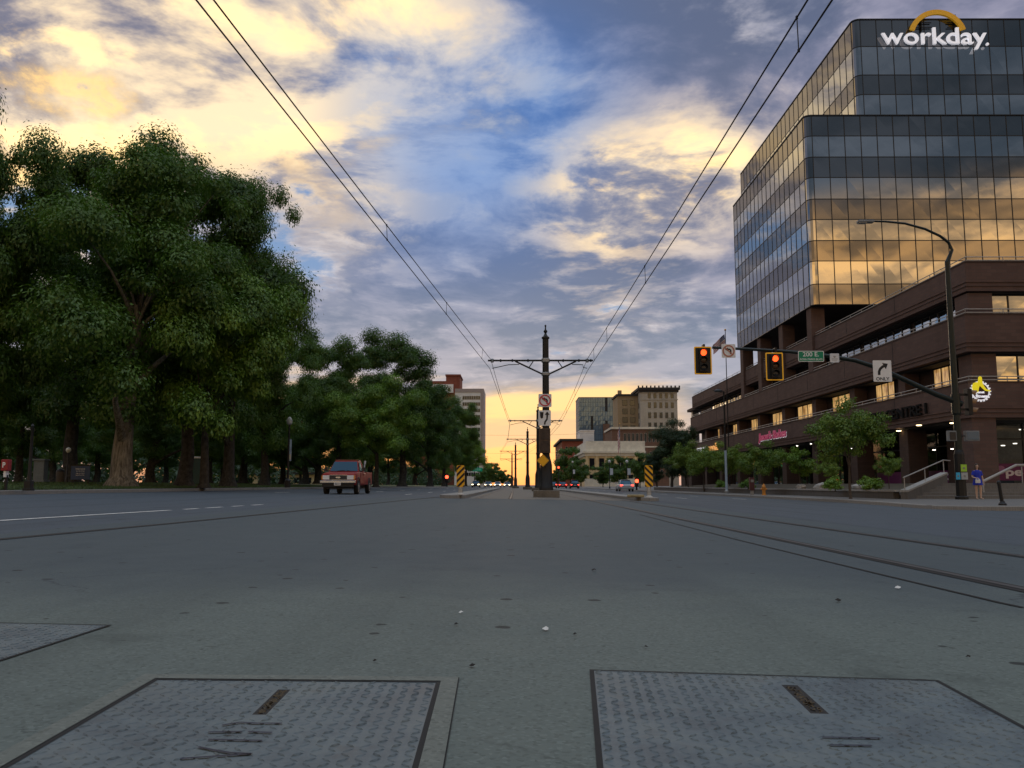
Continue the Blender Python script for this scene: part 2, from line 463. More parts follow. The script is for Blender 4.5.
def strip(pts, wdt, dz, zf=gz):
    """flat ribbon along a path on the road"""
    b = MB(); n = len(pts)
    for i, (x, y) in enumerate(pts):
        a = Vector(pts[max(i - 1, 0)]); c = Vector(pts[min(i + 1, n - 1)])
        d = (c - a).normalized(); nx, ny = -d.y * wdt / 2, d.x * wdt / 2
        b.v += [(x + nx, y + ny, zf(x + nx, y + ny) + dz), (x - nx, y - ny, zf(x - nx, y - ny) + dz)]
    for i in range(n - 1):
        b.f.append((2 * i, 2 * i + 1, 2 * i + 3, 2 * i + 2)); b.mi.append(0)
    return b
def join(*bs):
    r = MB()
    for b in bs: r.add(b.v, b.f)
    return r
ry = [.3, 4.4, 8, 12, 20, 30, 45, 60, 80, 100, 125, 150, 175, 200, 250, 300, 450]
for x in (3.13, 4.72):
    r = thing('tram_rail', (x, 3, gz(x, 3)), ['grooved tram rail nearer the middle of the street, crossing the right foreground',
              'grooved tram rail farther right, nearest the office corner'][x > 4], 'rail', 'tram rails in the road')
    strip([(x, y) for y in ry], .06, .012).build('railhead', M_RAIL, r)
    join(strip([(x - .065, y) for y in ry], .065, .009), strip([(x + .055, y) for y in ry], .05, .009)).build('flange_groove', M_GROOVE, r)
for x in (-1.62, -.20):
    ry2 = [36.5] + [y for y in ry if y > 40]
    r = thing('tram_rail', (x, 36.5, gz(x, 36)), ['left track tram rail running beside the left median kerb', 'left track tram rail running close left of the central pole'][x > -1], 'rail', 'tram rails in the road')
    strip([(x, y) for y in ry2], .06, .012).build('railhead', M_RAIL, r)
    join(strip([(x - .065, y) for y in ry2], .065, .010), strip([(x + .055, y) for y in ry2], .05, .010)).build('flange_groove', M_GROOVE, r)
# dark joints in the paving
jl = [(G(0, 540).x, G(0, 540).y), (G(170, 524).x, G(170, 524).y), (G(340, 507).x, G(340, 507).y), (G(440, 497).x, G(440, 497).y)]
a0 = Vector(jl[0]); a1 = Vector(jl[1]); jl = [tuple(a0 + (a0 - a1) * .4)] + jl
tag(strip(jl, .13, .009).build('pavement_joint', M_SEAM), kind='structure')
j2 = [G(1024, 609), G(1000, 604), G(875, 574), G(740, 541), G(640, 515)]
tag(strip([(p.x, p.y) for p in j2], .028, .009).build('pavement_joint', M_SEAM), kind='structure')
# lane line on the left, solid then dashed
def road_line(px0, py0, px1, py1, wd): 
    a, c = G(px0, py0), G(px1, py1); n = 6
    return strip([(a.x + (c.x - a.x) * i / n, a.y + (c.y - a.y) * i / n) for i in range(n + 1)], wd, .008)
p0, p1 = G(0, 521), G(170, 510.5)
e = Vector((p0.x, p0.y)) + (Vector((p0.x, p0.y)) - Vector((p1.x, p1.y))) * .6
ln = [strip([tuple(e), (p0.x, p0.y), (p1.x, p1.y)], .12, .008)]
for a, c in ((184, 198), (206, 222), (232, 243), (252, 262)):
    ln.append(road_line(a, 521 - a * .0617, c, 521 - c * .0617, .11))
tag(join(*ln).build('lane_marking', M_PAINT), kind='structure')
# dashed lane lines far up the carriageways
fl = []
for x in (-5.9, -9.4, -12.9, 9.2, 12.4):
    for y in range(46, 300, 12): fl.append(strip([(x, y), (x, y + 3)], .12, .008))
tag(join(*fl).build('lane_marking', M_PAINT), kind='structure')

# kerbs and pavements
def kerb(pts, zf, wd=.18, h=.15, name='kerb'):
    """pts with the road on the left hand"""
    b = MB(); n = len(pts); o = []
    for i, p in enumerate(pts):
        a = Vector(pts[max(i - 1, 0)]); c = Vector(pts[min(i + 1, n - 1)])
        d = (c - a).normalized(); o.append((p[0] + d.y * wd, p[1] - d.x * wd))
    for i in range(n):
        z = zf(*pts[i]); x, y = pts[i]; u, v = o[i]
        b.v += [(x, y, z - .1), (x, y, z + h - .02), (x + (u - x) * .12, y + (v - y) * .12, z + h + .004), (u, v, z + h + .004), (u, v, z - .1)]
    for i in range(n - 1):
        for k in range(4): b.f.append((5 * i + k, 5 * i + k + 1, 5 * i + k + 6, 5 * i + k + 5)); b.mi.append(0)
    b.f += [(0, 1, 2, 3, 4), tuple(5 * (n - 1) + k for k in (4, 3, 2, 1, 0))]; b.mi += [0, 0]
    return tag(b.build(name, M_KERB), kind='structure')
def rz(x, y): return gz(15.4, y)
RK = [(300, 27.2), (60, 27.2), (17, 27.2), (14.6, 27.4), (13.7, 28.2), (14.0, 30.5), (14.6, 34), (15.3, 40), (15.4, 60), (15.4, 100)] + [(15.4, y) for y in YS if y > 100]
kerb(RK, lambda x, y: rz(x, y))
b = MB()
fr = [p for p in RK if p[1] <= 100] + [(300, 100)]
fr = [(x + (.1 if i > 4 else 0), y + .1) for i, (x, y) in enumerate(fr)]
b.add([(x, y, rz(x, 50) + .15) for x, y in fr], [tuple(range(len(fr)))])
bm = bmesh.new(); me = bpy.data.meshes.new('sidewalk')
bvs = [bm.verts.new(v) for v in b.v]; bm.faces.new(bvs); bmesh.ops.triangulate(bm, faces=bm.faces[:]); bmesh.ops.recalc_face_normals(bm, faces=bm.faces[:])
bm.to_mesh(me); bm.free(); me.materials.append(M_WALK)
o = bpy.data.objects.new('sidewalk', me); C.objects.link(o); tag(o, kind='structure')
tag(grid([15.5, 300], [y for y in YS if y >= 100], lambda x, y: rz(x, y) + .15).build('sidewalk', M_WALK), kind='structure')
LK = [(-18.3, y) for y in reversed(YS) if y >= 39] + [(-18.3, 30), (-18.6, 28.4), (-19.6, 27.4), (-22, 27.2), (-300, 27.2)]
def lz(x, y): return gz(-18.3, y)
kerb(LK, lz)
tag(grid([-300, -45.5, -33.5, -20, -18.48], [27.4, 28.6] + [y for y in YS if y > 30],
    lambda x, y: lz(x, y) + .15, lambda x, y: x > -20 or y < 28.6 or True).build('sidewalk', M_WALK), kind='structure')
def lawn_z(x, y): return lz(x, y) + .16 + .30 * clamp((-18.9 - x) / 8, 0, 1)
lx = [-300, -120, -60, -40, -30, -27, -23, -20.4, -18.9]
tag(grid(lx, [29.0, 32] + [y for y in YS if 33 <= y <= 700], lawn_z).build('lawn', M_LAWN), kind='structure')
# short grass blades standing on the lawn near the street: nobody could count them
rg = np.random.default_rng(3); n = 26000
gx = -18.95 - 12 * rg.random(n) ** 1.5; gy = 29.2 + 60 * rg.random(n) ** 1.3
gzv = np.array([lawn_z(a, c) for a, c in zip(gx, gy)])
ang = rg.random(n) * 2 * PI; hh = .05 + .07 * rg.random(n); wd = .02
V = np.zeros((n, 3, 3)); V[:, 0] = np.c_[gx - wd * np.cos(ang), gy - wd * np.sin(ang), gzv - .01]
V[:, 1] = np.c_[gx + wd * np.cos(ang), gy + wd * np.sin(ang), gzv - .01]
V[:, 2] = np.c_[gx + .05 * rg.standard_normal(n), gy + .05 * rg.standard_normal(n), gzv + hh]
M_BLADE = mat('grass_blade', (.045, .085, .02), .7, var=.3, scale=.6)
o = bpy.data.objects.new('grass', arr_mesh('grass', V.reshape(-1, 3), np.arange(n * 3).reshape(n, 3), [M_BLADE])); C.objects.link(o); tag(o, kind='stuff')

# median islands either side of the tracks
M_NOSE = mat('nose_paint', (.26, .21, .11), .7, var=.3, scale=5)
for x0, x1, nm in ((-3.25, -2.15, 'left'), (5.15, 6.2, 'right')):
    xm = (x0 + x1) / 2; y0, y1 = 36.0, 128
    out = [(x0, y1), (x0, 37), (x0 + .2, 36.3), (xm, 36.0), (x1 - .2, 36.3), (x1, 37), (x1, y1)]
    b = MB(); top = [(x, y, gz(x, y) + .15) for x, y in out]; bot = [(x, y, gz(x, y) - .05) for x, y in out]
    k = len(out); b.add(top + bot, [tuple(range(k))] + [(i, i + 1, k + i + 1, k + i) for i in range(k - 1)] + [(k - 1, 0, k, 2 * k - 1)])
    tag(b.build('median_kerb', M_KERB, bevel=.03), kind='structure')

# ------------------------------------------------------------------ steel vault lids in the road
M_PLATE = None
m, t, bb = newmat('vault_steel')
co = t.new('ShaderNodeTexCoord').outputs['Object']
nn = t.noise(co, 3.0, 6, .65); n2 = t.noise(co, 45, 3, .6)
pc = t.ramp(t.m('ADD', t.m('MULTIPLY', nn, .75), t.m('MULTIPLY', n2, .25)), [(.34, (.050, .062, .070)), (.5, (.095, .120, .130)), (.62, (.128, .148, .146))])
ru = t.noise(co, 5.5, 6, .7)
pc = t.mix(t.m('MULTIPLY', t.sstep(ru, .56, .70), .35), pc, (.075, .062, .050))
pc = t.mix(t.m('MULTIPLY', t.sstep(t.noise(co, 1.7, 4, .6), .52, .66), .28), pc, (.055, .062, .066))
t.put(bb.inputs['Base Color'], pc)
t.put(bb.inputs['Roughness'], t.m('ADD', t.m('MULTIPLY', nn, .3), .50)); bb.inputs['Metallic'].default_value = .1
M_PLATE = m
M_FRAME = ground_mat('lid_frame_concrete', (.090, .100, .088), (.172, .182, .158), spots=.6)
M_DEBRIS = mat('leaf_debris', (.075, .055, .032), .95, var=.35, scale=40)
M_MARKPAINT = mat('dark_spray_paint', (.015, .016, .03), .7, var=.2, scale=20)
def lid(TL, TR, BL, BR, label, frame=True, slot=None, marks=None, seed=1):
    """lid from its four corners on the road: a sunken steel plate with raised tread bars"""
    o = Vector((TL.x, TL.y, gz(TL.x, TL.y)))
    r = thing('vault_lid', o, label, 'vault lid', 'steel vault lids in the road')
    up = .006
    def at(u, v, h=0):
        p = TL.lerp(TR, u).lerp(BL.lerp(BR, u), v)
        return Vector((p.x, p.y, gz(p.x, p.y) + up + h))
    W = (TR - TL).length; H = (BL - TL).length
    b = MB()
    su = None
    if slot: su = slot
    def add_patch(u0, u1, v0, v1):
        b.add([at(u0, v0), at(u1, v0), at(u1, v1), at(u0, v1)], [(0, 1, 2, 3)])
    if su:
        u0, u1, v0, v1 = su
        add_patch(0, u0, 0, 1); add_patch(u1, 1, 0, 1); add_patch(u0, u1, 0, v0); add_patch(u0, u1, v1, 1)
    else: add_patch(0, 1, 0, 1)
    # raised bars of the tread, set in a herringbone
    rq = random.Random(seed * 7 + 1)
    pitch = .034; nu = int(W / pitch); nv = int(H / pitch)
    for i in range(nu):
        for j in range(nv):
            u = (i + .5) / nu; v = (j + .5) / nv
            if su and su[0] - .012 < u < su[1] + .012 and su[2] - .012 < v < su[3] + .012: continue
            a = PI / 4 if (i + j) % 2 else -PI / 4
            if rq.random() < .03: continue
            hq = .45 + .75 * rq.random()
            l = .0165 * (.9 + .15 * rq.random()); wd = .0046
            ca, sa = math.cos(a), math.sin(a)
            pts = []
            for q, (du, dv, hz_) in enumerate(((-l, 0, 0), (0, -wd, 0), (l, 0, 0), (0, wd, 0), (-l * .55, 0, .0036), (l * .55, 0, .0036))):
                x = du * ca - dv * sa; y = du * sa + dv * ca
                pts.append(at(u + x / W, v + y / H, hz_ * hq))
            b.add(pts, [(0, 1, 4), (1, 5, 4), (1, 2, 5), (2, 3, 5), (3, 4, 5), (3, 0, 4)])
    b.build('steel_plate', M_PLATE, r)
    # dark gap round the plate, then the concrete collar
    def ring(d0, d1, h, h2=None):
        q = MB(); uu0, vv0, uu1, vv1 = d0 / W, d0 / H, d1 / W, d1 / H
        inn = [at(-uu0, -vv0, h), at(1 + uu0, -vv0, h), at(1 + uu0, 1 + vv0, h), at(-uu0, 1 + vv0, h)]
        h2 = h if h2 is None else h2
        ou = [at(-uu1, -vv1, h2), at(1 + uu1, -vv1, h2), at(1 + uu1, 1 + vv1, h2), at(-uu1, 1 + vv1, h2)]
        q.add(inn + ou, [(0, 1, 5, 4), (1, 2, 6, 5), (2, 3, 7, 6), (3, 0, 4, 7)]); return q
    ring(-.003, .011, .0015).build('edge_gap', M_SEAM, r)
    if frame:
        ring(.011, .062, .003, .004).build('collar', M_FRAME, r)
        ring(.062, .065, .0015).build('collar_joint', M_SEAM, r)
    if su:
        u0, u1, v0, v1 = su; q = MB()
        e = .0055
        q.add([at(u0, v0, -.0), at(u1, v0, -.0), at(u1, v1, -.0), at(u0, v1, -.0), at(u0 + .008, v0 + .01, -.0012), at(u1 - .008, v0 + .01, -.0012), at(u1 - .008, v1 - .01, -.0012), at(u0 + .008, v1 - .01, -.0012)],
              [(0, 1, 5, 4), (1, 2, 6, 5), (2, 3, 7, 6), (3, 0, 4, 7), (4, 5, 6, 7)])
        s_ = q.build('handle_slot', M_GROOVE, r)
        rr = random.Random(seed); q = MB()
        for _ in range(130):
            u = u0 + (u1 - u0) * (.22 + .56 * rr.random()); v = v0 + (v1 - v0) * (.05 + .9 * rr.random())
            c = at(u, v, .0); d = .002 + .006 * rr.random(); a = rr.random() * PI
            e1 = Vector((math.cos(a) * d, math.sin(a) * d, .002 * rr.random())); e2 = Vector((-math.sin(a) * d * .5, math.cos(a) * d * .5, .003 * rr.random()))
            q.add([c - e1, c + e2, c + e1, c - e2], [(0, 1, 2, 3)])
        q.build('leaf_debris', M_DEBRIS, s_)
    if marks:
        for line in marks:
            q = MB()
            pts = [G(*p) for p in line]; n = len(pts)
            for i in range(n - 1):
                a, c = pts[i], pts[i + 1]; d = (c - a).normalized(); s = Vector((-d.y, d.x, 0)) * .0045
                z = lambda p: Vector((p.x, p.y, gz(p.x, p.y) + up + .0034))
                q.add([z(a + s), z(a - s), z(c - s), z(c + s)], [(0, 1, 2, 3)])
            q.build('paint_stroke', M_MARKPAINT, r)
    return r
def quad(tl, tr, bl):
    TL, TR, L = G(*tl), G(*tr), G(*bl)
    TL.z = TR.z = L.z = 0
    u = (TR - TL); d = (L - TL)
    # square it up: a real lid has right angles
    n = Vector((u.y, -u.x, 0)).normalized(); d = n * d.length if d.dot(n) > 0 else -n * d.length
    return TL, TR, TL + d, TR + d
TL, TR, BL, BR = quad((157, 682), (437, 684.5), (60, 736))
H = 1.5 / (BL - TL).length
BL = TL + (BL - TL) * H; BR = TR + (BR - TR) * H
mk = [[(222, 729), (240, 726), (256, 727), (282, 727)], [(208, 736), (242, 735.5)], [(248, 735.5), (272, 736.5)], [(208, 743.5), (262, 744.5)],
      [(198, 751), (212, 754), (230, 757), (252, 758)], [(180, 763), (215, 760.5), (251, 758)]]
lid(TL, TR, BL, BR, 'steel tread plate lid with dark paint strokes and a pale concrete collar', slot=(.462, .505, .07, .25), marks=mk, seed=2)
TL, TR, BL, BR = quad((593, 672.5), (936, 683), (640, 766))
H = 1.5 / (BL - TL).length
BL = TL + (BL - TL) * H; BR = TR + (BR - TR) * H
mk2 = [[(822, 741), (880, 742)], [(830, 749), (872, 749.5)]]
lid(TL, TR, BL, BR, 'wide steel tread plate lid lying bare of collar on the right', frame=False, slot=(.53, .575, .08, .30), marks=mk2, seed=5)
a, c = G(108, 627), G(0, 662)
d = (Vector((c.x, c.y, 0)) - Vector((a.x, a.y, 0))).normalized()
TR = Vector((a.x, a.y, 0)); n = Vector((d.y, -d.x, 0))
if n.x > 0: n = -n
lid(TR + n * 1.5, TR, TR + n * 1.5 + d * 1.1, TR + d * 1.1, 'purplish steel tread plate lid cut off by the left edge of the photo', frame=False, seed=9)

# scraps of litter on the road
M_PAPER = mat('paper', (.62, .62, .60), .8, var=.1)
def scrap(px, py, s, label, m):
    p = G(px, py); rr = random.Random(px); b = MB()
    vs = [(p.x + s * math.cos(a) * (.6 + .6 * rr.random()), p.y + s * math.sin(a) * (.6 + .6 * rr.random()), gz(p.x, p.y) + .01 + s * .5 * rr.random()) for a in np.linspace(0, 2 * PI, 8)[:-1]]
    vs.append((p.x, p.y, gz(p.x, p.y) + .012 + s * .7))
    b.add(vs, [(i, (i + 1) % 7, 7) for i in range(7)])
    tag(b.build('litter_scrap', m, origin=(p.x, p.y, gz(p.x, p.y))), label, 'litter', 'litter on the road')
scrap(546, 632, .017, 'white paper scrap between the two big lids and the tracks', M_PAPER)
scrap(461, 615, .012, 'tiny white scrap left of the middle of the road', M_PAPER)
scrap(898, 590, .020, 'pale scrap lying by the thin joint near the right rails', M_PAPER)
M_DARKBIT = mat('dark_bit', (.02, .018, .016), .9, var=.1)
for i, (px, py, s) in enumerate(((968, 660, .010), (456, 627, .012), (646, 650, .009), (375, 664, .008), (228, 738, .008), (472, 669, .010), (594, 572, .02), (838, 603, .02), (575, 637, .01))):
    scrap(px, py, s, 'small dark bit of grit lying on the road surface', M_DARKBIT)
# ------------------------------------------------------------------ office building with glass tower
def glass_mat(name, refl, tint=(1, 1, 1), body=(.012, .016, .02), rough=.015, fmax=1.0):
    """reflective curtain-wall glass: dark body, mirror-like coat growing towards grazing view"""
    m, t, b = newmat(name)
    t.n.remove(b)
    out = [n for n in t.n if n.type == 'OUTPUT_MATERIAL'][0]
    df = t.new('ShaderNodeBsdfDiffuse'); t.put(df.inputs[0], body)
    gl = t.new('ShaderNodeBsdfGlossy'); t.put(gl.inputs[0], tint); gl.inputs[1].default_value = rough
    co = t.new('ShaderNodeTexCoord').outputs['Object']
    bn = t.new('ShaderNodeBump'); bn.inputs['Strength'].default_value = .03; bn.inputs['Distance'].default_value = .02
    t.put(bn.inputs['Height'], t.noise(co, .55, 2, .5)); t.l.new(bn.outputs[0], gl.inputs['Normal'])
    lw = t.new('ShaderNodeLayerWeight'); lw.inputs[0].default_value = .35
    f = t.m('ADD', t.m('MULTIPLY', t.m('POWER', lw.outputs[1], 2.5), fmax - refl), refl, cl=True)
    mx = t.new('ShaderNodeMixShader'); t.l.new(f, mx.inputs[0]); t.l.new(df.outputs[0], mx.inputs[1]); t.l.new(gl.outputs[0], mx.inputs[2])
    t.l.new(mx.outputs[0], out.inputs[0])
    return m
M_VIS = glass_mat('vision_glass', .42, (.95, .97, 1), fmax=.52)
M_SPAN = glass_mat('spandrel_glass', .20, (1.0, .97, .98), (.006, .012, .016), .03, .34)
m, t, bb = newmat('gold_glow_pane')  # emission stands in for the gold sky mirrored in the panes
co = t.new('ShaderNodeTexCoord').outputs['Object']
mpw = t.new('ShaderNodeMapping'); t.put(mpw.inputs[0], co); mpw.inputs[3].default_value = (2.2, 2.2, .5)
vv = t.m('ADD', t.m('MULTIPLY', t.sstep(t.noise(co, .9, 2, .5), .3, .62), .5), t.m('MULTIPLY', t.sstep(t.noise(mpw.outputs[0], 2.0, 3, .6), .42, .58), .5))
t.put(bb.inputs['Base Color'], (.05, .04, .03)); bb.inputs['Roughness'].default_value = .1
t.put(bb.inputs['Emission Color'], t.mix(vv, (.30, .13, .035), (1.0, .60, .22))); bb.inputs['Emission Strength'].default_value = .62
M_GLOWPANE = m
M_MULL = mat('dark_mullion', (.025, .027, .03), .45, metal=.4, var=.1)
M_BRICKW = None
def brick_mat(name, c1, c2, mortar, sc_x=1.0, rough=.85):
    m, t, b = newmat(name)
    co = t.new('ShaderNodeTexCoord').outputs['Object']
    sp_ = t.new('ShaderNodeSeparateXYZ'); t.put(sp_.inputs[0], co)
    cb_ = t.new('ShaderNodeCombineXYZ'); t.put(cb_.inputs[0], t.m('ADD', sp_.outputs[0], sp_.outputs[1])); t.put(cb_.inputs[1], sp_.outputs[2])
    br = t.new('ShaderNodeTexBrick'); t.put(br.inputs['Vector'], cb_.outputs[0])
    br.inputs['Scale'].default_value = 1.0 / sc_x; br.inputs['Brick Width'].default_value = .6; br.inputs['Row Height'].default_value = .2
    br.inputs['Mortar Size'].default_value = .012
    t.put(br.inputs['Color1'], c1); t.put(br.inputs['Color2'], c2); t.put(br.inputs['Mortar'], mortar)
    mp = t.new('ShaderNodeMapping'); t.put(mp.inputs[0], co); mp.inputs[3].default_value = (1, 1, .15)
    st = t.noise(mp.outputs[0], .5, 5, .6)
    c = t.mix(t.m('MULTIPLY', t.sstep(st, .45, .75), .45), br.outputs[0], tuple(x * .55 for x in c1))
    t.put(b.inputs['Base Color'], c); b.inputs['Roughness'].default_value = rough; b.inputs['Specular IOR Level'].default_value = .2
    return m
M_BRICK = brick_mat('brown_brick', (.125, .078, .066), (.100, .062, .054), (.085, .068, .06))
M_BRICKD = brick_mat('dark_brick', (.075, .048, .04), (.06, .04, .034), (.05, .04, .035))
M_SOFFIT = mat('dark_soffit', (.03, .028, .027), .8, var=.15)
M_PIPE = mat('grey_rail_paint', (.34, .33, .32), .5, metal=.2, var=.12)
M_ROOFG = mat('roof_gravel', (.18, .17, .16), .95)
M_ALU = mat('grey_metal', (.30, .31, .32), .45, metal=.6, var=.1)

OB = thing('office_building', (26, 48.5, -.065), 'brown brick terraced office building with a mirrored glass tower rising from it at right corner', 'office building')
TY = 73.0
TX0 = P(808, 200, TY).x; TZ0 = P(815, 304.5, TY).z; TZ1 = P(815, 116, TY).z
UX0 = P(855.5, 70, TY).x; UZ1 = P(857, 20, TY).z
TYE = PX(736, 290, TX0).y; UYE = PX(741, 185, UX0).y
TXE = 78.0
rows_px = [116, 136, 157, 177.5, 199, 219.5, 240.5, 261, 284, 304.5]
up_px = [20, 46.5, 75, 94.5, 116]
ZL = [P(830, q, TY).z for q in rows_px]; ZU = [P(870, q, TY).z for q in up_px]
PITCH_W = P(900, 200, TY).x - P(883.6, 200, TY).x
def facade_path(x0, yend, rad=.6):
    pts = []; ns = 0
    n = max(1, round((yend - TY - rad) / PITCH_W))
    for i in range(n): pts.append((x0, yend - (yend - TY - rad) * i / n))
    arc = [(x0 + rad - rad * math.cos(a), TY + rad - rad * math.sin(a)) for a in np.linspace(0, PI / 2, 5)]
    x = x0 + rad; fr = []
    while x < TXE: x += PITCH_W; fr.append((x, TY))
    return pts, arc, fr
def build_facade(x0, yend, Z, mats, first_glass):
    s_, arc, fr = facade_path(x0, yend)
    path = s_ + arc + fr
    corner = set(range(len(s_), len(s_) + 4))
    rr = random.Random(5)
    for k in range(len(Z) - 1):
        b = MB()
        for i in range(len(path) - 1):
            (xa, ya), (xb, yb) = path[i], path[i + 1]
            d = Vector((xb - xa, yb - ya, 0)).normalized(); nrm = Vector((d.y, -d.x, 0))
            q = []
            amp = .0 if i in corner else .0035
            for (x, y, z) in ((xa, ya, Z[k]), (xb, yb, Z[k]), (xb, yb, Z[k + 1]), (xa, ya, Z[k + 1])):
                q.append(Vector((x, y, z)) + nrm * rr.uniform(-amp, amp))
            b.add(q, [(0, 1, 2, 3)])
        g = (k % 2 == 1) == first_glass
        b.build('window_band' if g else 'spandrel_band', M_VIS if g else M_SPAN, OB)
    # mullions: the thin grid standing proud of the glass
    b = MB()
    full = s_ + [arc[0]], [arc[-1]] + fr
    for pts in full:
        for (x, y) in pts:
            sd = x == x0 and y > TY + .5
            if sd: b.box(x - .03, x + .05, y - .035, y + .035, Z[-1], Z[0])
            else: b.box(x - .033, x + .033, y - .03, y + .05, Z[-1], Z[0])
    for z in Z:
        for i in range(len(path) - 1):
            (xa, ya), (xb, yb) = path[i], path[i + 1]
            d = Vector((xb - xa, yb - ya, 0)); L = d.length; d.normalize(); nr = Vector((d.y, -d.x, 0))
            a, c = Vector((xa, ya, z)), Vector((xb, yb, z)); up = Vector((0, 0, .035))
            vs = [a + nr * .026 - up, c + nr * .026 - up, c + nr * .026 + up, a + nr * .026 + up, a - nr * .05 - up, c - nr * .05 - up, c - nr * .05 + up, a - nr * .05 + up]
            b.add(vs, [(0, 1, 2, 3), (5, 4, 7, 6), (3, 2, 6, 7), (4, 5, 1, 0)])
    b.build('mullion_grid', M_MULL, OB)
build_facade(TX0, TYE, ZL, None, True)
build_facade(UX0, UYE, ZU, None, True)
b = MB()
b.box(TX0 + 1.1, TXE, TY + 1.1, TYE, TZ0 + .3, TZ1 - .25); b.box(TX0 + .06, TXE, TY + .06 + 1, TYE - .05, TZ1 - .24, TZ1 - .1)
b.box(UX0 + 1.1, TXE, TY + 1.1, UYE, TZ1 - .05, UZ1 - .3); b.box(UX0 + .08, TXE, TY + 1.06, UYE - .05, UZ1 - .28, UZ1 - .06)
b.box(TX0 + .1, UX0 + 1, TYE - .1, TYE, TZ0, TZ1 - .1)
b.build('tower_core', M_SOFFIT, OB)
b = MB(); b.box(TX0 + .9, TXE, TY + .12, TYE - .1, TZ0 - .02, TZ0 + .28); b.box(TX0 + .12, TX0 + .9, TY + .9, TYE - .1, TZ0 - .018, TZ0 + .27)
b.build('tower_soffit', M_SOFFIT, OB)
# cylinder-cornered roof coping
b = MB()
for x0, ye, z in ((TX0, TYE, TZ1), (UX0, UYE, UZ1)):
    s_, arc, fr = facade_path(x0, ye); path = [s_[0]] + arc + [fr[-1]]
    b.tube([(x, y, z + .05) for x, y in path], .09, 6)
b.build('roof_coping', M_MULL, OB)

# --- brick podium: three stepped floors of terraces
PX0, PY0, PYE, PXE = 26.0, 48.5, 126.0, 80.0
bays = [PY0 + .8 + 8.62 * i for i in range(9)]
z_band = [(4.43, 6.45), (8.25, 10.4), (11.85, 13.55)]
ins = [0.0, 0.05, .35]
for (za, zb), q in zip(z_band, ins):
    b = MB(); b.box(PX0 + q, PXE, PY0 + q * .6, PYE, za, zb)
    # string courses cut the brick band
    for zc in (za + .28, za + .52):
        b.box(PX0 + q - .05, PX0 + q + .02, PY0 + q * .6 - .05, PYE - .3, zc, zc + .09)
        b.box(PX0 + q + .02, PXE, PY0 + q * .6 - .05, PY0 + q * .6 + .02, zc, zc + .09)
    b.build('terrace_parapet', M_BRICK, OB)
for (za, zb), q in zip(z_band, ins):
    for y in bays[1:]:
        b = MB(); b.box(PX0 + q - .012, PX0 + q + .01, y + .13, y + .17, za + .63, zb - .02); b.build('expansion_joint', M_SOFFIT, OB)
    for x in (30.5, 36.5, 43):
        b = MB(); b.box(x, x + .04, PY0 + q * .6 - .012, PY0 + q * .6 + .01, za + .63, zb - .02); b.build('expansion_joint', M_SOFFIT, OB)
    # stone capping along the parapet
    b = MB(); b.box(PX0 + q - .03, PX0 + q + .32, PY0 + q * .6 - .03, PYE, zb + .002, zb + .07); b.box(PX0 + q + .321, PXE, PY0 + q * .6 - .03, PY0 + q * .6 + .3, zb + .002, zb + .07); b.build('parapet_capping', M_BRICKD, OB)
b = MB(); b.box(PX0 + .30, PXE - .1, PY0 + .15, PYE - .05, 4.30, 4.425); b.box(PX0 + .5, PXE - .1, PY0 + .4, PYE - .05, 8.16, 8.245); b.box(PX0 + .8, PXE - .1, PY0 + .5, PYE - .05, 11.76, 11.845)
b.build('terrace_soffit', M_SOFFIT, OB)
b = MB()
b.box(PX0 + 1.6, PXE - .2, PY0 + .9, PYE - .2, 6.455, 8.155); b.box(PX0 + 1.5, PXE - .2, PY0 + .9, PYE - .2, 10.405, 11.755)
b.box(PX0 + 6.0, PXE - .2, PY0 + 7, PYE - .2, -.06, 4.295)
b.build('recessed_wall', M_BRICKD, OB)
# piers on the terraces and columns at street level
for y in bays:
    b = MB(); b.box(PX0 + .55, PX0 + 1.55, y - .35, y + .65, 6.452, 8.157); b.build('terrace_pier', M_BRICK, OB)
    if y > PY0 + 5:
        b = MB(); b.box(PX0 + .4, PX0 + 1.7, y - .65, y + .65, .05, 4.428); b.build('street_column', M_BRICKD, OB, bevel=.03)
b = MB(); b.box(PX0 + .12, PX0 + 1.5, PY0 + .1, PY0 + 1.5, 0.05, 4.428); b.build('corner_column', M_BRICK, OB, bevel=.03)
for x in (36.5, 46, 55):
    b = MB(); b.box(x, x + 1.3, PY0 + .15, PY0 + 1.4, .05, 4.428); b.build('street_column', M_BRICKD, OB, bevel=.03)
for z0, z1 in ((6.452, 8.157), (10.402, 11.757)):
    b = MB(); b.box(PX0 + .45, PX0 + 1.9, PY0 + .35, PY0 + 1.8, z0, z1); b.build('corner_pier', M_BRICK, OB, bevel=.02)
# terrace windows (second floor): one three-light window per bay
def window(nm, x, y0, y1, z0, z1, n, gm=M_VIS):
    b = MB(); b.box(x - .05, x + .06, y0, y1, z0, z0 + .07); b.box(x - .05, x + .06, y0, y1, z1 - .07, z1)
    for i in range(n + 1):
        y = y0 + (y1 - y0) * i / n; a = max(y0, y - .035); c = min(y1, y + .035)
        b.box(x - .04, x + .06, a, c, z0 + .071, z1 - .071)
    fr = b.build('window', M_MULL, OB)
    g = MB(); rr = random.Random(int(y0 * 10))
    for i in range(n):
        a = y0 + (y1 - y0) * i / n + .03; c = y0 + (y1 - y0) * (i + 1) / n - .03
        e = [rr.uniform(-.012, .012) for _ in range(4)]
        g.add([(x + .01 + e[0], c, z0 + .06), (x + .01 + e[1], a, z0 + .06), (x + .01 + e[2], a, z1 - .06), (x + .01 + e[3], c, z1 - .06)], [(0, 1, 2, 3)])
    g.build('pane', gm, fr)
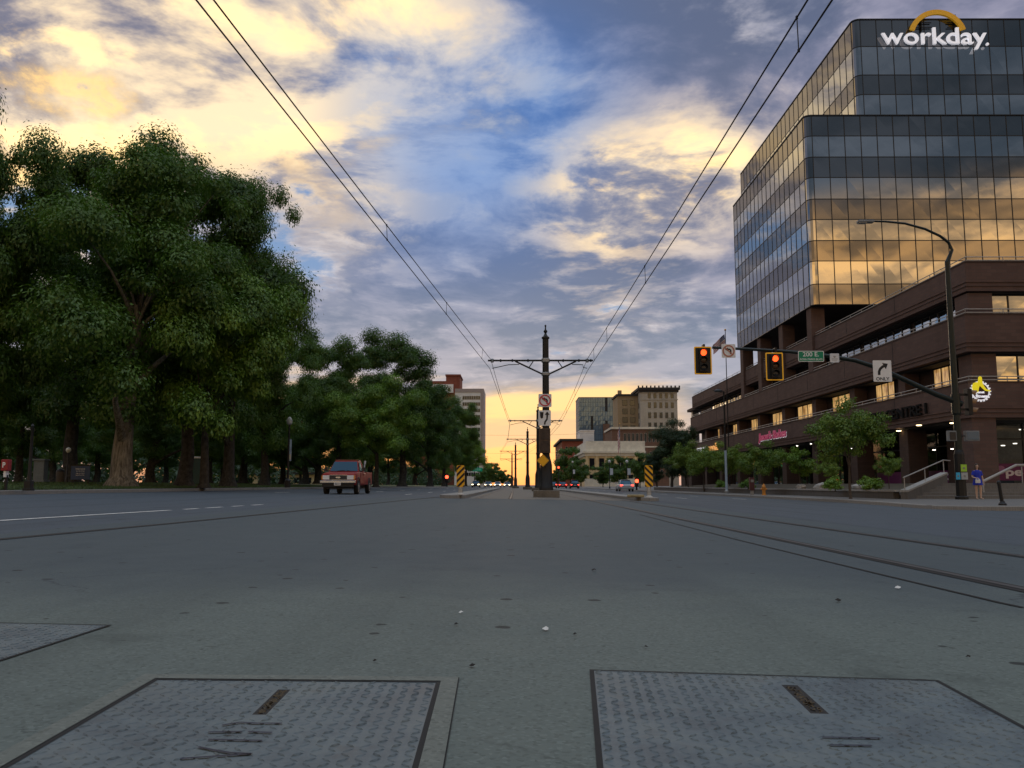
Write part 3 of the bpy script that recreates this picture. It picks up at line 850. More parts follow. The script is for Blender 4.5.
for i, (pa, pb) in enumerate(((960, 936), (896, 877), (853, 833), (813, 798), (783, 772.6), (759, 751), (739, 732.7), (722.7, 717.5))):
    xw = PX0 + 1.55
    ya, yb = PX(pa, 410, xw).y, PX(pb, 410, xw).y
    window('w', xw, ya, yb, 6.46, 8.15, 3, M_GLOWPANE)
# third floor: continuous strip of windows, bay by bay
for i, y in enumerate(bays[:-1]):
    window('w', PX0 + 1.45, (y if i else y + 1.4) + .25, y + 8.3, 10.42, 11.74, 6)
def windowf(x0, x1, y, z0, z1, n, gm=M_VIS):
    b = MB(); b.box(x0, x1, y - .06, y + .05, z0, z0 + .07); b.box(x0, x1, y - .06, y + .05, z1 - .07, z1)
    for i in range(n + 1):
        x = x0 + (x1 - x0) * i / n; b.box(max(x0, x - .035), min(x1, x + .035), y - .06, y + .04, z0 + .071, z1 - .071)
    fr = b.build('window', M_MULL, OB); g = MB(); rr = random.Random(int(x0 * 10))
    for i in range(n):
        a = x0 + (x1 - x0) * i / n + .03; c = x0 + (x1 - x0) * (i + 1) / n - .03
        e = [rr.uniform(-.008, .008) for _ in range(4)]
        g.add([(a, y - .01 + e[0], z0 + .06), (c, y - .01 + e[1], z0 + .06), (c, y - .01 + e[2], z1 - .06), (a, y - .01 + e[3], z1 - .06)], [(0, 1, 2, 3)])
    g.build('pane', gm, fr)
x = PX0 + 1.95
while x < 60:
    windowf(x, x + 4.2, PY0 + .8, 6.47, 8.14, 3); windowf(x - .3, x + 3.9, PY0 + .8, 10.42, 11.74, 3); x += 4.5
# tower columns standing on the terrace
for y in (TY + .9, TY + 9.0, TY + 16.5, TYE - 1.5):
    b = MB(); b.box(TX0 + .15, TX0 + 1.35, y, y + 1.2, 10.42, TZ0 - .03); b.build('tower_column', M_BRICK, OB, bevel=.02)
for x in (40, 52, 64):
    b = MB(); b.box(x, x + 1.2, TY + .9, TY + 2.1, 13.56, TZ0 - .03); b.build('tower_column', M_BRICK, OB, bevel=.02)
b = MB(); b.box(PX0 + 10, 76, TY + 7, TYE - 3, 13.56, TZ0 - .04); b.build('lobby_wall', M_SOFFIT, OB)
# pipe rails along every terrace
for (za, zb), q in zip(z_band, ins):
    b = MB(); x = PX0 + q + .12; y = PY0 + q * .6 + .12
    for h in (.16, .36):
        b.tube([(x, PYE - .5, zb + h), (x, y, zb + h), (PXE - .5, y, zb + h)], .032, 6)
    yy = y
    while yy < PYE: b.tube([(x, yy, zb - .02), (x, yy, zb + .36)], .025, 6); yy += 2.155
    xx = x
    while xx < 60: b.tube([(xx, y, zb - .02), (xx, y, zb + .36)], .025, 6); xx += 2.2
    b.build('guard_rail', M_PIPE, OB)
# far end: canopy slab on a white pier
b = MB(); b.box(PX0 + 1.0, PX0 + 9, PYE, PYE + 7, 11.9, 12.3); b.build('end_canopy', M_BRICKD, OB)
b = MB(); b.box(PX0 + 1.4, PX0 + 2.4, PYE + 5, PYE + 6, 6.5, 11.88); b.build('end_pier', M_ALU, OB)
b = MB(); b.box(PX0, PX0 + 12, PYE + .02, PYE + 8, -.06, 6.4); b.build('end_block', M_BRICKD, OB)

# street-level shopfronts
M_SHOP = None
m, t, bb = newmat('shop_glass')
t.n.remove(bb); out = [n for n in t.n if n.type == 'OUTPUT_MATERIAL'][0]
tr = t.new('ShaderNodeBsdfTransparent'); t.put(tr.inputs[0], (.55, .56, .55)); gl = t.new('ShaderNodeBsdfGlossy'); gl.inputs[1].default_value = .02
fr_ = t.new('ShaderNodeFresnel'); fr_.inputs[0].default_value = 1.5
mx = t.new('ShaderNodeMixShader'); t.l.new(fr_.outputs[0], mx.inputs[0]); t.l.new(tr.outputs[0], mx.inputs[1]); t.l.new(gl.outputs[0], mx.inputs[2]); t.l.new(mx.outputs[0], out.inputs[0])
M_SHOP = m
M_LAMP = mat('warm_lamp', (1, .78, .42), .5, var=0, emit=5, ecol=(1, .74, .38))
M_LAMPW = mat('white_lamp', (1, .95, .85), .5, var=0, emit=3.5, ecol=(1, .93, .80))
M_INT = mat('shop_interior', (.34, .30, .20), .8, var=.2, scale=1)
M_INTD = mat('shop_interior_dark', (.06, .055, .05), .8, var=.2, scale=1)
PLZ = .70                                   # plaza level
b = MB(); b.box(PX0 + 2.2, PX0 + 5.9, PY0 + 2.6, PYE - .3, -.06, PLZ - .08); b.build('shop_floor', M_WALK, OB)
yy = PY0 + 3.0
while yy < PYE - 9:
    g = MB()
    g.add([(PX0 + 2.4, yy + 7.9, PLZ), (PX0 + 2.4, yy + .1, PLZ), (PX0 + 2.4, yy + .1, 4.2), (PX0 + 2.4, yy + 7.9, 4.2)], [(0, 1, 2, 3)])
    b = MB()
    for k in range(5): b.box(PX0 + 2.35, PX0 + 2.45, yy + 7.9 * k / 4, yy + 7.9 * k / 4 + .08, PLZ - .1, 4.29)
    b.box(PX0 + 2.36, PX0 + 2.44, yy + .08, yy + 7.9, 3.1, 3.2)
    f = b.build('shopfront', M_MULL, OB); g.build('pane', M_SHOP, f)
    yy += 8.62
for x0, x1 in ((28.4, 36.3), (38, 46), (47.4, 55)):
    g = MB(); yf = PY0 + 2.5
    g.add([(x0, yf, PLZ), (x1, yf, PLZ), (x1, yf, 4.28), (x0, yf, 4.28)], [(0, 1, 2, 3)])
    b = MB()
    for k in range(5): b.box(x0 + (x1 - x0) * k / 4 - .04, x0 + (x1 - x0) * k / 4 + .04, yf - .06, yf + .05, PLZ - .1, 4.29)
    b.box(x0, x1, yf - .05, yf + .04, 3.3, 3.38)
    f = b.build('shopfront', M_MULL, OB); g.build('pane', M_SHOP, f)
b = MB(); b.box(28.3, 56, PY0 + 6.6, PY0 + 6.8, PLZ - .1, 4.25); b.box(28.3, 56, PY0 + 2.7, PY0 + 6.5, PLZ - .2, PLZ - .1)
b.build('shop_interior', M_INT, OB)
b = MB(); b.box(28.0, 28.295, PY0 + 2.58, PY0 + 6.82, PLZ - .1, 4.26); b.build('side_wall', M_BRICKD, OB)
# lamps: soffit downlights and the lights in the shop on the corner
def lamp(p, r, m):
    b = MB(); b.lathe((p[0], p[1], p[2] - .06), [(r * .8, 0), (r, .02), (r, .05), (r * .6, .055)], 10)
    b.build('downlight', m, OB)
for px, py, y in ((919, 426.5, 52.5), (899, 434.5, 58), (953, 428.5, 50.6)):
    p = P(px, py, y); lamp((p.x, p.y, 4.29 - .0), .16, M_LAMP)
for px, py, y in ((934, 449.5, 54), (952, 448.5, 53.8), (851, 448, 66), (811, 440, 76), (797, 442, 80), (761, 470, 0)):
    if y: p = P(px, py, y); lamp((min(p.x, PX0 + 5.6), p.y, min(p.z, 4.28)), .09, M_LAMPW)
for px, py in ((1003, 445), (1015, 443), (1021, 429)):
    p = P(px, py, PY0 + 4.2); lamp((p.x, p.y, min(p.z, 4.2)), .12, M_LAMPW)
for x in (29.3, 33, 37.5):
    lamp((x, PY0 + 5.2, 4.2), .22, M_LAMPW)
b = MB(); b.box(32.2, 33.1, PY0 + 3.4, PY0 + 4.2, PLZ - .05, 2.3); b.box(29.2, 29.8, PY0 + 4.4, PY0 + 5, PLZ - .05, 2.2); b.box(30.6, 31.4, PY0 + 5.4, PY0 + 6, PLZ - .05, 1.9)
b.build('gym_machine', M_SOFFIT, OB)

# ------------------------------------------------------------------ signs on the building
M_LETW = mat('white_letter', (.85, .85, .88), .4, var=0, emit=.42, ecol=(.92, .92, 1.0))
M_LETY = mat('yellow_arc', (.80, .42, .03), .4, var=.04, emit=.10, ecol=(1, .55, .03))
M_LETB = mat('black_letter', (.012, .012, .013), .85, var=.05, spec=.1)
M_LETP = mat('pink_letter', (.62, .06, .20), .45, var=.05, emit=.05, ecol=(1, .08, .30))
M_LETO = mat('orange_letter', (.9, .42, .12), .45, var=.05, emit=.5, ecol=(1, .45, .12))
def facing(px0, px1, ybot, ytop, y):
    a, c = P(px0, ybot, y), P(px1, ytop, y)
    return a, c.x - a.x, c.z - a.z
a, wd, ht = facing(881.5, 987.5, 47.5, 28.5, TY - .28)
s_ = thing('building_sign', (a.x, TY - .05, a.z), 'white lettered sign under a golden arc on top of the glass tower', 'sign')
a, wd, ht = facing(881.5, 985, 50.2, 28.5, TY - .28)
b = MB(); b.text('workday', wd, ht, front(a), .22, bold=.004)
b.build('lettering', M_LETW, s_)
b = MB(); p = P(985.6, 45, TY - .28); b.lathe((p.x + .1, TY - .28, p.z + .02), [(.10, 0), (.13, .02), (.13, .16), (.10, .18)], 12, M=FRONT.to_3x3())
b.build('trademark_dot', M_LETW, s_)
pl, pr, pt = P(911.5, 30.5, TY - .3), P(962.5, 30.5, TY - .3), P(937, 13, TY - .3)
ch = (pr.x - pl.x) / 2; sg = pt.z - pl.z; rad = (ch * ch + sg * sg) / (2 * sg); half = math.asin(min(1, ch / rad))
cx, cz = (pl.x + pr.x) / 2, pt.z - rad
out = [(math.sin(a) * (rad + .22), math.cos(a) * (rad + .22)) for a in np.linspace(-half, half, 26)] + [(math.sin(a) * (rad - .22), math.cos(a) * (rad - .22)) for a in np.linspace(half, -half, 26)]
b = MB(); b.prism(out, front(Vector((cx, TY - .28, cz))), .22); b.build('arc', M_LETY, s_)
for px, x0, x1 in ((920, 915, 930), (954, 946, 960)):
    b = MB()
    for zz in (P(920, 28.5, TY).z, P(920, 24, TY).z): b.box(P(x0, 20, TY).x, P(x1, 20, TY).x, TY - .20, TY - .11, zz, zz + .06)
    b.box(P(px, 20, TY).x - .04, P(px, 20, TY).x + .04, TY - .26, TY - .02, P(px, 32, TY).z, P(px, 16, TY).z)
    b.build('mounting_frame', M_MULL, s_)

# CITY CENTRE I along the first terrace, near the corner
def side_sign(body, pfar, pnear, z0, z1, m, nm, label, d=.12, x=PX0 - .06, bold=.01, shear=0, mats=None):
    yf, yn = PX(pfar, 420, x).y, PX(pnear, 420, x).y
    r = thing(nm, (x, yn, z0), label, 'sign')
    b = MB(); b.text(body, yf - yn, z1 - z0, side(Vector((x - .0, yf, z0))), d, bold=bold, shear=shear)
    b.build('lettering', m, r)
    return r, yf, yn
def zat(px, py, x=PX0): return PX(px, py, x).z
r, yf, yn = side_sign('CITY CENTRE I', 866, 928, 5.05, 5.75, M_LETB, 'building_sign', 'black capital letters reading CITY CENTRE I on the first brick terrace', bold=.012)
b = MB(); b.box(PX0 - .06, PX0 - .008, yn + .5, yf - .5, 5.02, 5.05); b.build('letter_rail', M_LETB, r)
r, yf, yn = side_sign("Jason's Robes", 758.5, 786, 4.95, 6.05, M_LETP, 'shop_sign', 'pink serif shop lettering with pale edges on the first brick terrace', shear=.12, bold=.02)
b = MB(); b.text("Jason's Robes", yf - yn + .1, 1.12, side(Vector((PX0 - .035, yf + .12, 4.90))), .03, bold=.03, shear=.12); b.build('pale_edge', M_LETW, r)
r, yf, yn = side_sign('FIT', 697, 705, 5.1, 5.75, M_LETW, 'shop_sign', 'far shop lettering, small white letters before larger orange ones, on the terrace', bold=.01)
b = MB(); yf2, yn2 = PX(708, 430, PX0 - .06).y, PX(718, 430, PX0 - .06).y
b.text('cook', yf2 - yn2, .95, side(Vector((PX0 - .06, yf2, 5.05))), .12, bold=.02); b.build('lettering', M_LETO, r)
# toothed gear emblem with a yellow thumbs-up and white words on the front of the first terrace
gy = PY0 - .07
gc = P(980, 391.5, gy)
s_ = thing('gym_sign', gc, 'round toothed emblem with a yellow thumbs-up fist and white words on brick', 'sign')
rad = (P(990, 391, gy).x - gc.x)
out = []
for k in range(20):
    for da, rr_ in ((-.5, .90), (-.28, .90), (-.2, 1.04), (.2, 1.04), (.28, .90), (.5, .90)):
        a = 2 * PI * (k + da * .98) / 20; out.append((math.cos(a) * rad * rr_, math.sin(a) * rad * rr_))
b = MB()
M0 = front(gc); inn = [(math.cos(2 * PI * i / len(out) - .5 * 2 * PI / 20) * rad * .82, math.sin(2 * PI * i / len(out) - .5 * 2 * PI / 20) * rad * .82) for i in range(len(out))]
n = len(out)
vsx = [M0 @ Vector((u, v, 0)) for u, v in out] + [M0 @ Vector((u, v, 0)) for u, v in inn] + [M0 @ Vector((u, v, .08)) for u, v in out] + [M0 @ Vector((u, v, .08)) for u, v in inn]
fs = []
for i in range(n):
    j = (i + 1) % n
    fs += [(2 * n + i, 2 * n + j, 3 * n + j, 3 * n + i), (i, j, 2 * n + j, 2 * n + i), (n + j, n + i, 3 * n + i, 3 * n + j)]
b.add(vsx, fs); b.build('gear_ring', M_LETW, s_)
b = MB(); b.prism([(math.cos(a) * rad * .82, math.sin(a) * rad * .82) for a in np.linspace(0, 2 * PI, 33)[:-1]], M0, .02); b.build('dark_disc', mat('plum_disc', (.045, .02, .035), .5, var=.1), s_)
k = rad
M1 = M0 @ Matrix.Translation((0, 0, .085))
th = [(-.78, .0), (-.86, .45), (-.72, .82), (-.45, .92), (-.30, .88), (-.22, 1.05), (-.18, 1.40), (-.02, 1.52), (.14, 1.42), (.16, 1.1), (.22, .72), (.38, .42), (.55, .20), (.95, .08), (.90, -.02), (.42, .06), (.10, .36), (-.10, .60), (-.22, .30), (-.28, -.05), (-.5, -.12)]
b = MB(); b.prism([(u * k, v * k) for u, v in th], M1, .05); b.build('thumbs_up', mat('emblem_yellow', (.85, .68, .02), .4, var=.05, emit=.35, ecol=(1, .85, .02)), s_)
b = MB(); b.text('planet', .85 * k, .34 * k, M1 @ Matrix.Translation((-.5 * k, -.28 * k, 0)), .03, bold=.03); b.text('fitness', 1.15 * k, .34 * k, M1 @ Matrix.Translation((-.55 * k, -.64 * k, 0)), .03, bold=.03)
b.build('lettering', M_LETW, s_)
# purple window banner
M_PURP = mat('purple_banner', (.13, .022, .09), .6, var=.15)
M_PURL = mat('banner_letter', (.66, .60, .64), .6, var=.05)
by = PY0 + 2.38
a = P(992, 480.5, by); c = P(1024, 463.5, by)
s_ = thing('window_banner', a, 'purple window banner with pale letters pe beside the corner shop door', 'banner')
b = MB(); b.box(a.x, a.x + 6.5, by, by + .02, a.z, c.z); b.build('vinyl_panel', M_PURP, s_)
p = P(1006, 478.5, by - .012); q = P(1022.5, 470, by)
b = MB(); b.text('pe', q.x - p.x, q.z - p.z, front(p), .01, bold=.03); b.build('lettering', M_PURL, s_)
p = P(1001, 470, by - .012); rr_ = .26
b = MB(); b.prism([(math.cos(a) * rr_, math.sin(a) * rr_) for a in np.linspace(0, 2 * PI, 21)[:-1]], front(p), .008); b.build('round_mark', mat('banner_mark', (.30, .12, .24), .6, var=.1), s_)
a = P(934, 479.5, by + .4); c = P(958, 468.5, by + .4)
xs_ = PX0 + 2.30
ya, yb = PX(934, 475, xs_).y, PX(957, 475, xs_).y
s_ = thing('window_banner', (xs_, yb, PLZ), 'purple window banner with white letters on the shopfront along the street', 'banner')
b = MB(); b.box(xs_ - .02, xs_, yb, ya + 9, PLZ + .0, PLZ + .85); b.build('vinyl_panel', M_PURP, s_)
b = MB(); b.text('ac', 1.3, .42, side(Vector((xs_ - .025, yb + 2.1, PLZ + .22))), .01, bold=.02); b.build('lettering', M_PURL, s_)

# ------------------------------------------------------------------ plaza steps, cheek wall, rails, planter
M_STEP = ground_mat('step_concrete', (.12, .115, .11), (.19, .18, .17))
M_STEPD = ground_mat('planter_concrete', (.085, .08, .076), (.14, .132, .125))
M_COPE = ground_mat('coping_stone', (.26, .25, .24), (.36, .35, .33))
SW = -.065
s_ = thing('plaza_steps', (24, 43, SW), 'wide concrete steps climbing from the corner sidewalk to the shop plaza', 'steps')
nst = 5
c0, c1 = P(904, 492, 40.6), P(944, 474, 46.5)
def cheek_x(y): return c0.x + (c1.x - c0.x) * (y - c0.y) / (c1.y - c0.y)
for i in range(nst):
    y0 = 41.6 + i * .95; z1 = SW + (PLZ - SW) * (i + 1) / nst
    b = MB(); xl0, xl1 = cheek_x(y0) + .16, cheek_x(y0 + .95) + .16
    yb_ = y0 + .95 if i < nst - 1 else PY0 + 2.2
    xr = 70
    b.add([(xl0, y0, SW - .1), (xr, y0, SW - .1), (xr, yb_, SW - .1), (xl1, yb_, SW - .1), (xl0, y0, z1), (xr, y0, z1), (xr, yb_, z1), (xl1, yb_, z1)],
          [(0, 1, 5, 4), (1, 2, 6, 5), (2, 3, 7, 6), (3, 0, 4, 7), (4, 5, 6, 7)])
    b.build('step', M_STEP, s_)
b = MB(); d = (c1 - c0); d.z = 0; d.normalize(); nn = Vector((-d.y, d.x, 0)) * .16
a0, a1 = Vector((c0.x, c0.y, c0.z)), Vector((c1.x, c1.y, c1.z))
g0, g1 = Vector((c0.x, c0.y, SW - .1)), Vector((c1.x, c1.y, SW - .1))
b.add([g0 - nn, g1 - nn, a1 - nn, a0 - nn, g0 + nn, g1 + nn, a1 + nn, a0 + nn], [(0, 1, 2, 3), (5, 4, 7, 6), (1, 5, 6, 2), (4, 0, 3, 7)])
b.build('cheek_wall', M_STEPD, s_)
b = MB(); up = Vector((0, 0, .09)); n2 = nn * 1.15
b.add([a0 - n2, a1 - n2, a1 - n2 + up, a0 - n2 + up, a0 + n2, a1 + n2, a1 + n2 + up, a0 + n2 + up], [(0, 1, 2, 3), (5, 4, 7, 6), (3, 2, 6, 7), (4, 5, 1, 0), (0, 3, 7, 4), (1, 5, 6, 2)])
b.build('cheek_coping', M_COPE, s_)
hr = thing('handrail', a0, 'thin grey handrail on the sloping cheek wall left of the steps', 'handrail', 'handrails at the plaza steps')
b = MB(); h = Vector((0, 0, .75))
b.tube([a0 + h * .9, a1 + h, a1 + h + d * 1.5], .03, 8); b.build('rail', M_PIPE, hr)
for f in (0.02, .5, 1.0):
    b = MB(); p = a0.lerp(a1, f); b.tube([p, p + h * (.9 + .1 * f)], .024, 8); b.build('post', M_PIPE, hr)
p0, p1, p2 = P(983, 481.5, 43.4), P(1016, 465.2, 46), P(1034, 465.2, 46.1)
hr = thing('handrail', p0, 'broad pale sloping handrail on the steps right of the woman', 'handrail', 'handrails at the plaza steps')
b = MB(); b.tube([p0, p1, p2], .07, 8); b.build('rail', M_COPE, hr)
for p in (p1.lerp(p2, .3),):
    b = MB(); b.tube([p, (p.x, p.y, SW + .6)], .03, 8); b.build('post', M_PIPE, hr)
b = MB(); b.tube([p0, (p0.x, p0.y, SW)], .04, 8); b.build('post', M_PIPE, hr)
# planter along the street
PLX = 18.15
s_ = thing('planter', (PLX, 70, SW), 'long low concrete planter with a pale coping between sidewalk and shops', 'planter')
ztop = c0.z
b = MB(); b.box(PLX, PLX + .3, 41.2, 112, SW - .1, ztop); b.build('retaining_wall', M_STEPD, s_)
b = MB(); b.box(PLX - .05, PLX + .35, 40.9, 112.1, ztop + .002, ztop + .09); b.build('coping', M_COPE, s_)
b = MB(); b.add([(PLX + .3, 41.2, ztop - .06), (22.2, 44.6, ztop + .1), (25.8, 48, PLZ), (25.8, 112, PLZ), (PLX + .3, 112, ztop - .06)], [(0, 1, 2, 3, 4)])
b.build('soil', M_EARTH, s_)
b = MB()
M_ROCK = mat('pale_rock', (.34, .32, .30), .85, var=.3, scale=3, bump=.6)
def rock(px, py, y, r, label):
    p = P(px, py, y); rr = random.Random(px); bm = bmesh.new()
    bmesh.ops.create_icosphere(bm, subdivisions=2, radius=r)
    for v in bm.verts: v.co = Vector((v.co.x * 1.3, v.co.y, v.co.z * .75)) * (.8 + .4 * rr.random())
    me = bpy.data.meshes.new('boulder'); bm.to_mesh(me); bm.free(); me.materials.append(M_ROCK)
    o = bpy.data.objects.new('boulder', me); C.objects.link(o); o.location = p; tag(o, label, 'boulder', 'boulders in the planter')
rock(822, 487.5, 53, .42, 'largest pale boulder in the planter, left of the near street tree')
rock(860, 488.5, 48, .38, 'pale boulder in the planter between the near street tree and the bush')
rock(801, 487, 57, .26, 'small pale boulder in the planter beside the thin young tree')
# ------------------------------------------------------------------ trees
def leaf_mat(name, c1, c2, trans=.28):
    m, t, b = newmat(name)
    t.n.remove(b); out = [n for n in t.n if n.type == 'OUTPUT_MATERIAL'][0]
    co = t.new('ShaderNodeTexCoord').outputs['Object']
    a = t.noise(co, .9, 3, .6); d = t.noise(co, 13, 2, .5)
    oi = t.new('ShaderNodeObjectInfo').outputs['Random']
    f = t.m('ADD', t.m('ADD', t.m('MULTIPLY', a, .75), t.m('MULTIPLY', d, .22)), t.m('MULTIPLY', t.m('SUBTRACT', oi, .5), .16))
    c = t.ramp(f, [(.32, c1), (.64, c2)])
    df = t.new('ShaderNodeBsdfDiffuse'); t.put(df.inputs[0], c)
    tl = t.new('ShaderNodeBsdfTranslucent'); t.put(tl.inputs[0], t.mix(.5, c, (.09, .20, .015)))
    gl = t.new('ShaderNodeBsdfGlossy'); gl.inputs[1].default_value = .45; t.put(gl.inputs[0], (.8, .85, .8))
    m1 = t.new('ShaderNodeMixShader'); m1.inputs[0].default_value = trans; t.l.new(df.outputs[0], m1.inputs[1]); t.l.new(tl.outputs[0], m1.inputs[2])
    m2 = t.new('ShaderNodeMixShader'); m2.inputs[0].default_value = .035; t.l.new(m1.outputs[0], m2.inputs[1]); t.l.new(gl.outputs[0], m2.inputs[2])
    t.l.new(m2.outputs[0], out.inputs[0])
    return m
M_LEAFD = leaf_mat('dark_leaf', (.026, .064, .008), (.088, .170, .018))
M_LEAFM = leaf_mat('mid_leaf', (.058, .125, .012), (.185, .31, .030))
M_LEAFL = leaf_mat('light_leaf', (.072, .135, .014), (.18, .27, .036))
M_LEAFC = leaf_mat('grey_leaf', (.016, .034, .016), (.040, .070, .032), .2)
m, t, bb = newmat('bark')
co = t.new('ShaderNodeTexCoord').outputs['Object']
mp = t.new('ShaderNodeMapping'); t.put(mp.inputs[0], co); mp.inputs[3].default_value = (1, 1, .16)
vn = t.noise(mp.outputs[0], 9, 6, .7)
t.put(bb.inputs['Base Color'], t.ramp(vn, [(.32, (.05, .042, .033)), (.55, (.20, .18, .145)), (.7, (.33, .30, .25))]))
bb.inputs['Roughness'].default_value = .95; bb.inputs['Specular IOR Level'].default_value = .1
bn = t.new('ShaderNodeBump'); bn.inputs['Strength'].default_value = .9; bn.inputs['Distance'].default_value = .06
t.put(bn.inputs['Height'], vn); t.l.new(bn.outputs[0], bb.inputs['Normal'])
M_BARK = m
M_BARKO = mat('shade_dark_bark', (.046, .042, .036), .95, var=.4, scale=5, bump=.8, spec=.1)  # dark bark, with the shade under the crowns put into its colour
M_BARKD = mat('young_bark', (.075, .06, .048), .9, var=.25, scale=8)

def leaves(rg, C_, Rr, n, L, droop=.5, flat=.75, W=.48):
    """n leaves scattered through clumps with centres C_ and radii Rr"""
    wgt = Rr ** 2.1; k = rg.choice(len(C_), n, p=wgt / wgt.sum())
    d = rg.standard_normal((n, 3)); d /= np.linalg.norm(d, axis=1)[:, None]
    r = rg.random(n) ** .40 * (1 + .15 * rg.standard_normal(n).clip(-1.2, 2.2))
    sprig = rg.random(n) < .10; r = np.where(sprig, r * (1.1 + .3 * rg.random(n)), r)
    c = C_[k] + d * (Rr[k] * r)[:, None] * np.array([1.12, 1.12, flat])
    c[:, 2] -= droop * .35 * Rr[k] * (d[:, 0] ** 2 + d[:, 1] ** 2) * rg.random(n)
    nr = d * 1.0 + np.array([0, 0, .55]) + rg.standard_normal((n, 3)) * .34; nr /= np.linalg.norm(nr, axis=1)[:, None]
    ax = rg.standard_normal((n, 3)) * .7 + np.array([0, 0, -droop * 1.1]) + d * .2
    ax -= nr * (ax * nr).sum(1)[:, None]; ax /= np.linalg.norm(ax, axis=1)[:, None] + 1e-9
    sd = np.cross(ax, nr); sd /= np.linalg.norm(sd, axis=1)[:, None] + 1e-9
    l = L * (.65 + .7 * rg.random(n))[:, None]
    V = np.stack([c - ax * l * .5, c + sd * l * W * .5 + ax * l * .06, c + ax * l * .5, c - sd * l * W * .5 + ax * l * .06], 1)
    return V.reshape(-1, 3)
def make_tree(name, seed, H, cr, trunk_h, trunk_r, nclump, nleaf, L, leafm, barkm, shape='round', lean=0, droop=.5, lift=None, ry_=None, clump=(.17, .30)):
    rg = np.random.default_rng(seed)
    zb = trunk_h * .85; zc = (H + zb) / 2; hz_ = (H - zb) / 2
    ph = rg.random(8) * 6.28
    C_ = []
    while len(C_) < nclump:
        d = rg.standard_normal(3); d /= np.linalg.norm(d)
        az = math.atan2(d[1], d[0])
        f = rg.random() ** .38
        lump = 1 + .17 * math.sin(3 * az + ph[0]) + .15 * math.sin(5 * az + ph[1] + 3 * d[2]) + .15 * math.sin(4 * d[2] * 2 + ph[2] + az)
        p = d * f * lump
        w_ = 1.0
        if shape in ('round', 'broad'):
            hr_ = math.hypot(p[0], p[1]) + 1e-6; zz = clamp(p[2], -.98, .98)
            k_ = f * lump * (1 - abs(zz / max(f * lump, abs(zz) + 1e-6)) ** 2.6) ** .5 / hr_ if zz < 0 else 1.0
            p = np.array([p[0] * min(k_, 2.2), p[1] * min(k_, 2.2), zz])
            if rg.random() < .22: p = p * np.array([1.15, 1.15, 1.14 if zz > 0 else 1.0])
        if shape == 'round': w_ = 1.0 if p[2] > -.2 else .95 + .2 * p[2]
        elif shape == 'broad': w_ = 1.05 if p[2] < .25 else 1 - .25 * (p[2] - .25)
        elif shape == 'column': w_ = .75 + .25 * math.cos(p[2] * 1.5)
        elif shape == 'cone': w_ = (1 - p[2]) * .62
        C_.append((p[0] * cr * w_ * .82 + lean * p[2] * .3, p[1] * (ry_ or cr) * w_ * .82, zc + p[2] * hz_ * .86))
    C_ = np.array(C_); Rr = cr * (clump[0] + (clump[1] - clump[0]) * rg.random(nclump))
    if shape in ('column',): Rr *= 1.4
    V = leaves(rg, C_, Rr, nleaf, L, droop)
    zm = np.quantile(V[:, 2], .9990); V[:, 2] = np.where(V[:, 2] > zb, zb + (V[:, 2] - zb) * (H - zb) / (zm - zb), V[:, 2])
    cm = arr_mesh('crown', V, np.arange(len(V)).reshape(-1, 4), [leafm])
    tb = MB(); rr = random.Random(seed)
    pts = []; rad = []
    nst = 7
    top = zb + hz_ * .9
    for i in range(nst):
        f = i / (nst - 1); z = top * f
        pts.append((lean * (f ** 1.5) * .7 + rr.uniform(-1, 1) * trunk_r * .3 * (i > 0), rr.uniform(-1, 1) * trunk_r * .3 * (i > 0), z))
        rad.append(trunk_r * (1 - .78 * f))
    pts.insert(1, (pts[0][0], pts[0][1], trunk_r * .9)); rad.insert(1, trunk_r * .98); rad[0] = trunk_r * 1.55
    tb.tube(pts, rad, 12)
    order = sorted(range(nclump), key=lambda i: rr.random())[:max(6, min(20, nclump // 3))]
    for i in order:
        e = Vector(C_[i]); z0 = clamp(e.z - rr.uniform(.25, .6) * (abs(e.x) + abs(e.y)) - .5, zb * .72, top * .92)
        f = z0 / top; q = int(f * (nst - 1)); a = Vector(pts[min(q + 1, len(pts) - 1)]); a.z = z0
        r0 = trunk_r * (1 - .78 * f) * .55
        mid = a.lerp(e, .5) + Vector((rr.uniform(-.1, .1) * cr, rr.uniform(-.1, .1) * cr, .08 * cr))
        tb.tube([a, a.lerp(mid, .5) + Vector((0, 0, .02 * cr)), mid, e], [r0, r0 * .75, r0 * .5, r0 * .15], 6, caps=False)
    return cm, tb, barkm
TREES = {}
def tree(kind, x, y, z, label, rz=0, s=1.0, sz=None, group=None, cat='tree', nm='tree'):
    cm, tb, bk = TREES[kind]
    r = thing(nm, (x, y, z), label, cat, group, rz)
    r.scale = (s, s, sz or s)
    if isinstance(tb, MB): 
        tr_ = tb.build('trunk', bk, r, smooth=True, local=True); TREES[kind] = (cm, tr_.data, bk)
    else:
        if bk is M_BARK:                      # elms after the first get bark darkened to paint in their shade
            tb = tb.copy(); tb.materials.clear(); tb.materials.append(M_BARKO); TREES[kind] = (cm, tb, M_BARKO)
        tr_ = bpy.data.objects.new('trunk', tb); C.objects.link(tr_); tr_.parent = r
    cr_ = bpy.data.objects.new('crown', cm); C.objects.link(cr_); cr_.parent = r
    return r
TREES['elm'] = make_tree('elm', 11, 19, 7.4, 3.4, .62, 92, 124000, .215, M_LEAFD, M_BARK, 'broad', lean=-1.2, droop=.9, clump=(.09, .24))
TREES['oak'] = make_tree('oak', 23, 18.5, 6.6, 3.3, .46, 84, 112000, .215, M_LEAFD, M_BARKO, 'round', droop=.6, clump=(.09, .24))
TREES['maple'] = make_tree('maple', 37, 11, 4.5, 2.2, .26, 66, 80000, .175, M_LEAFM, M_BARKO, 'broad', droop=1.0, clump=(.10, .25))
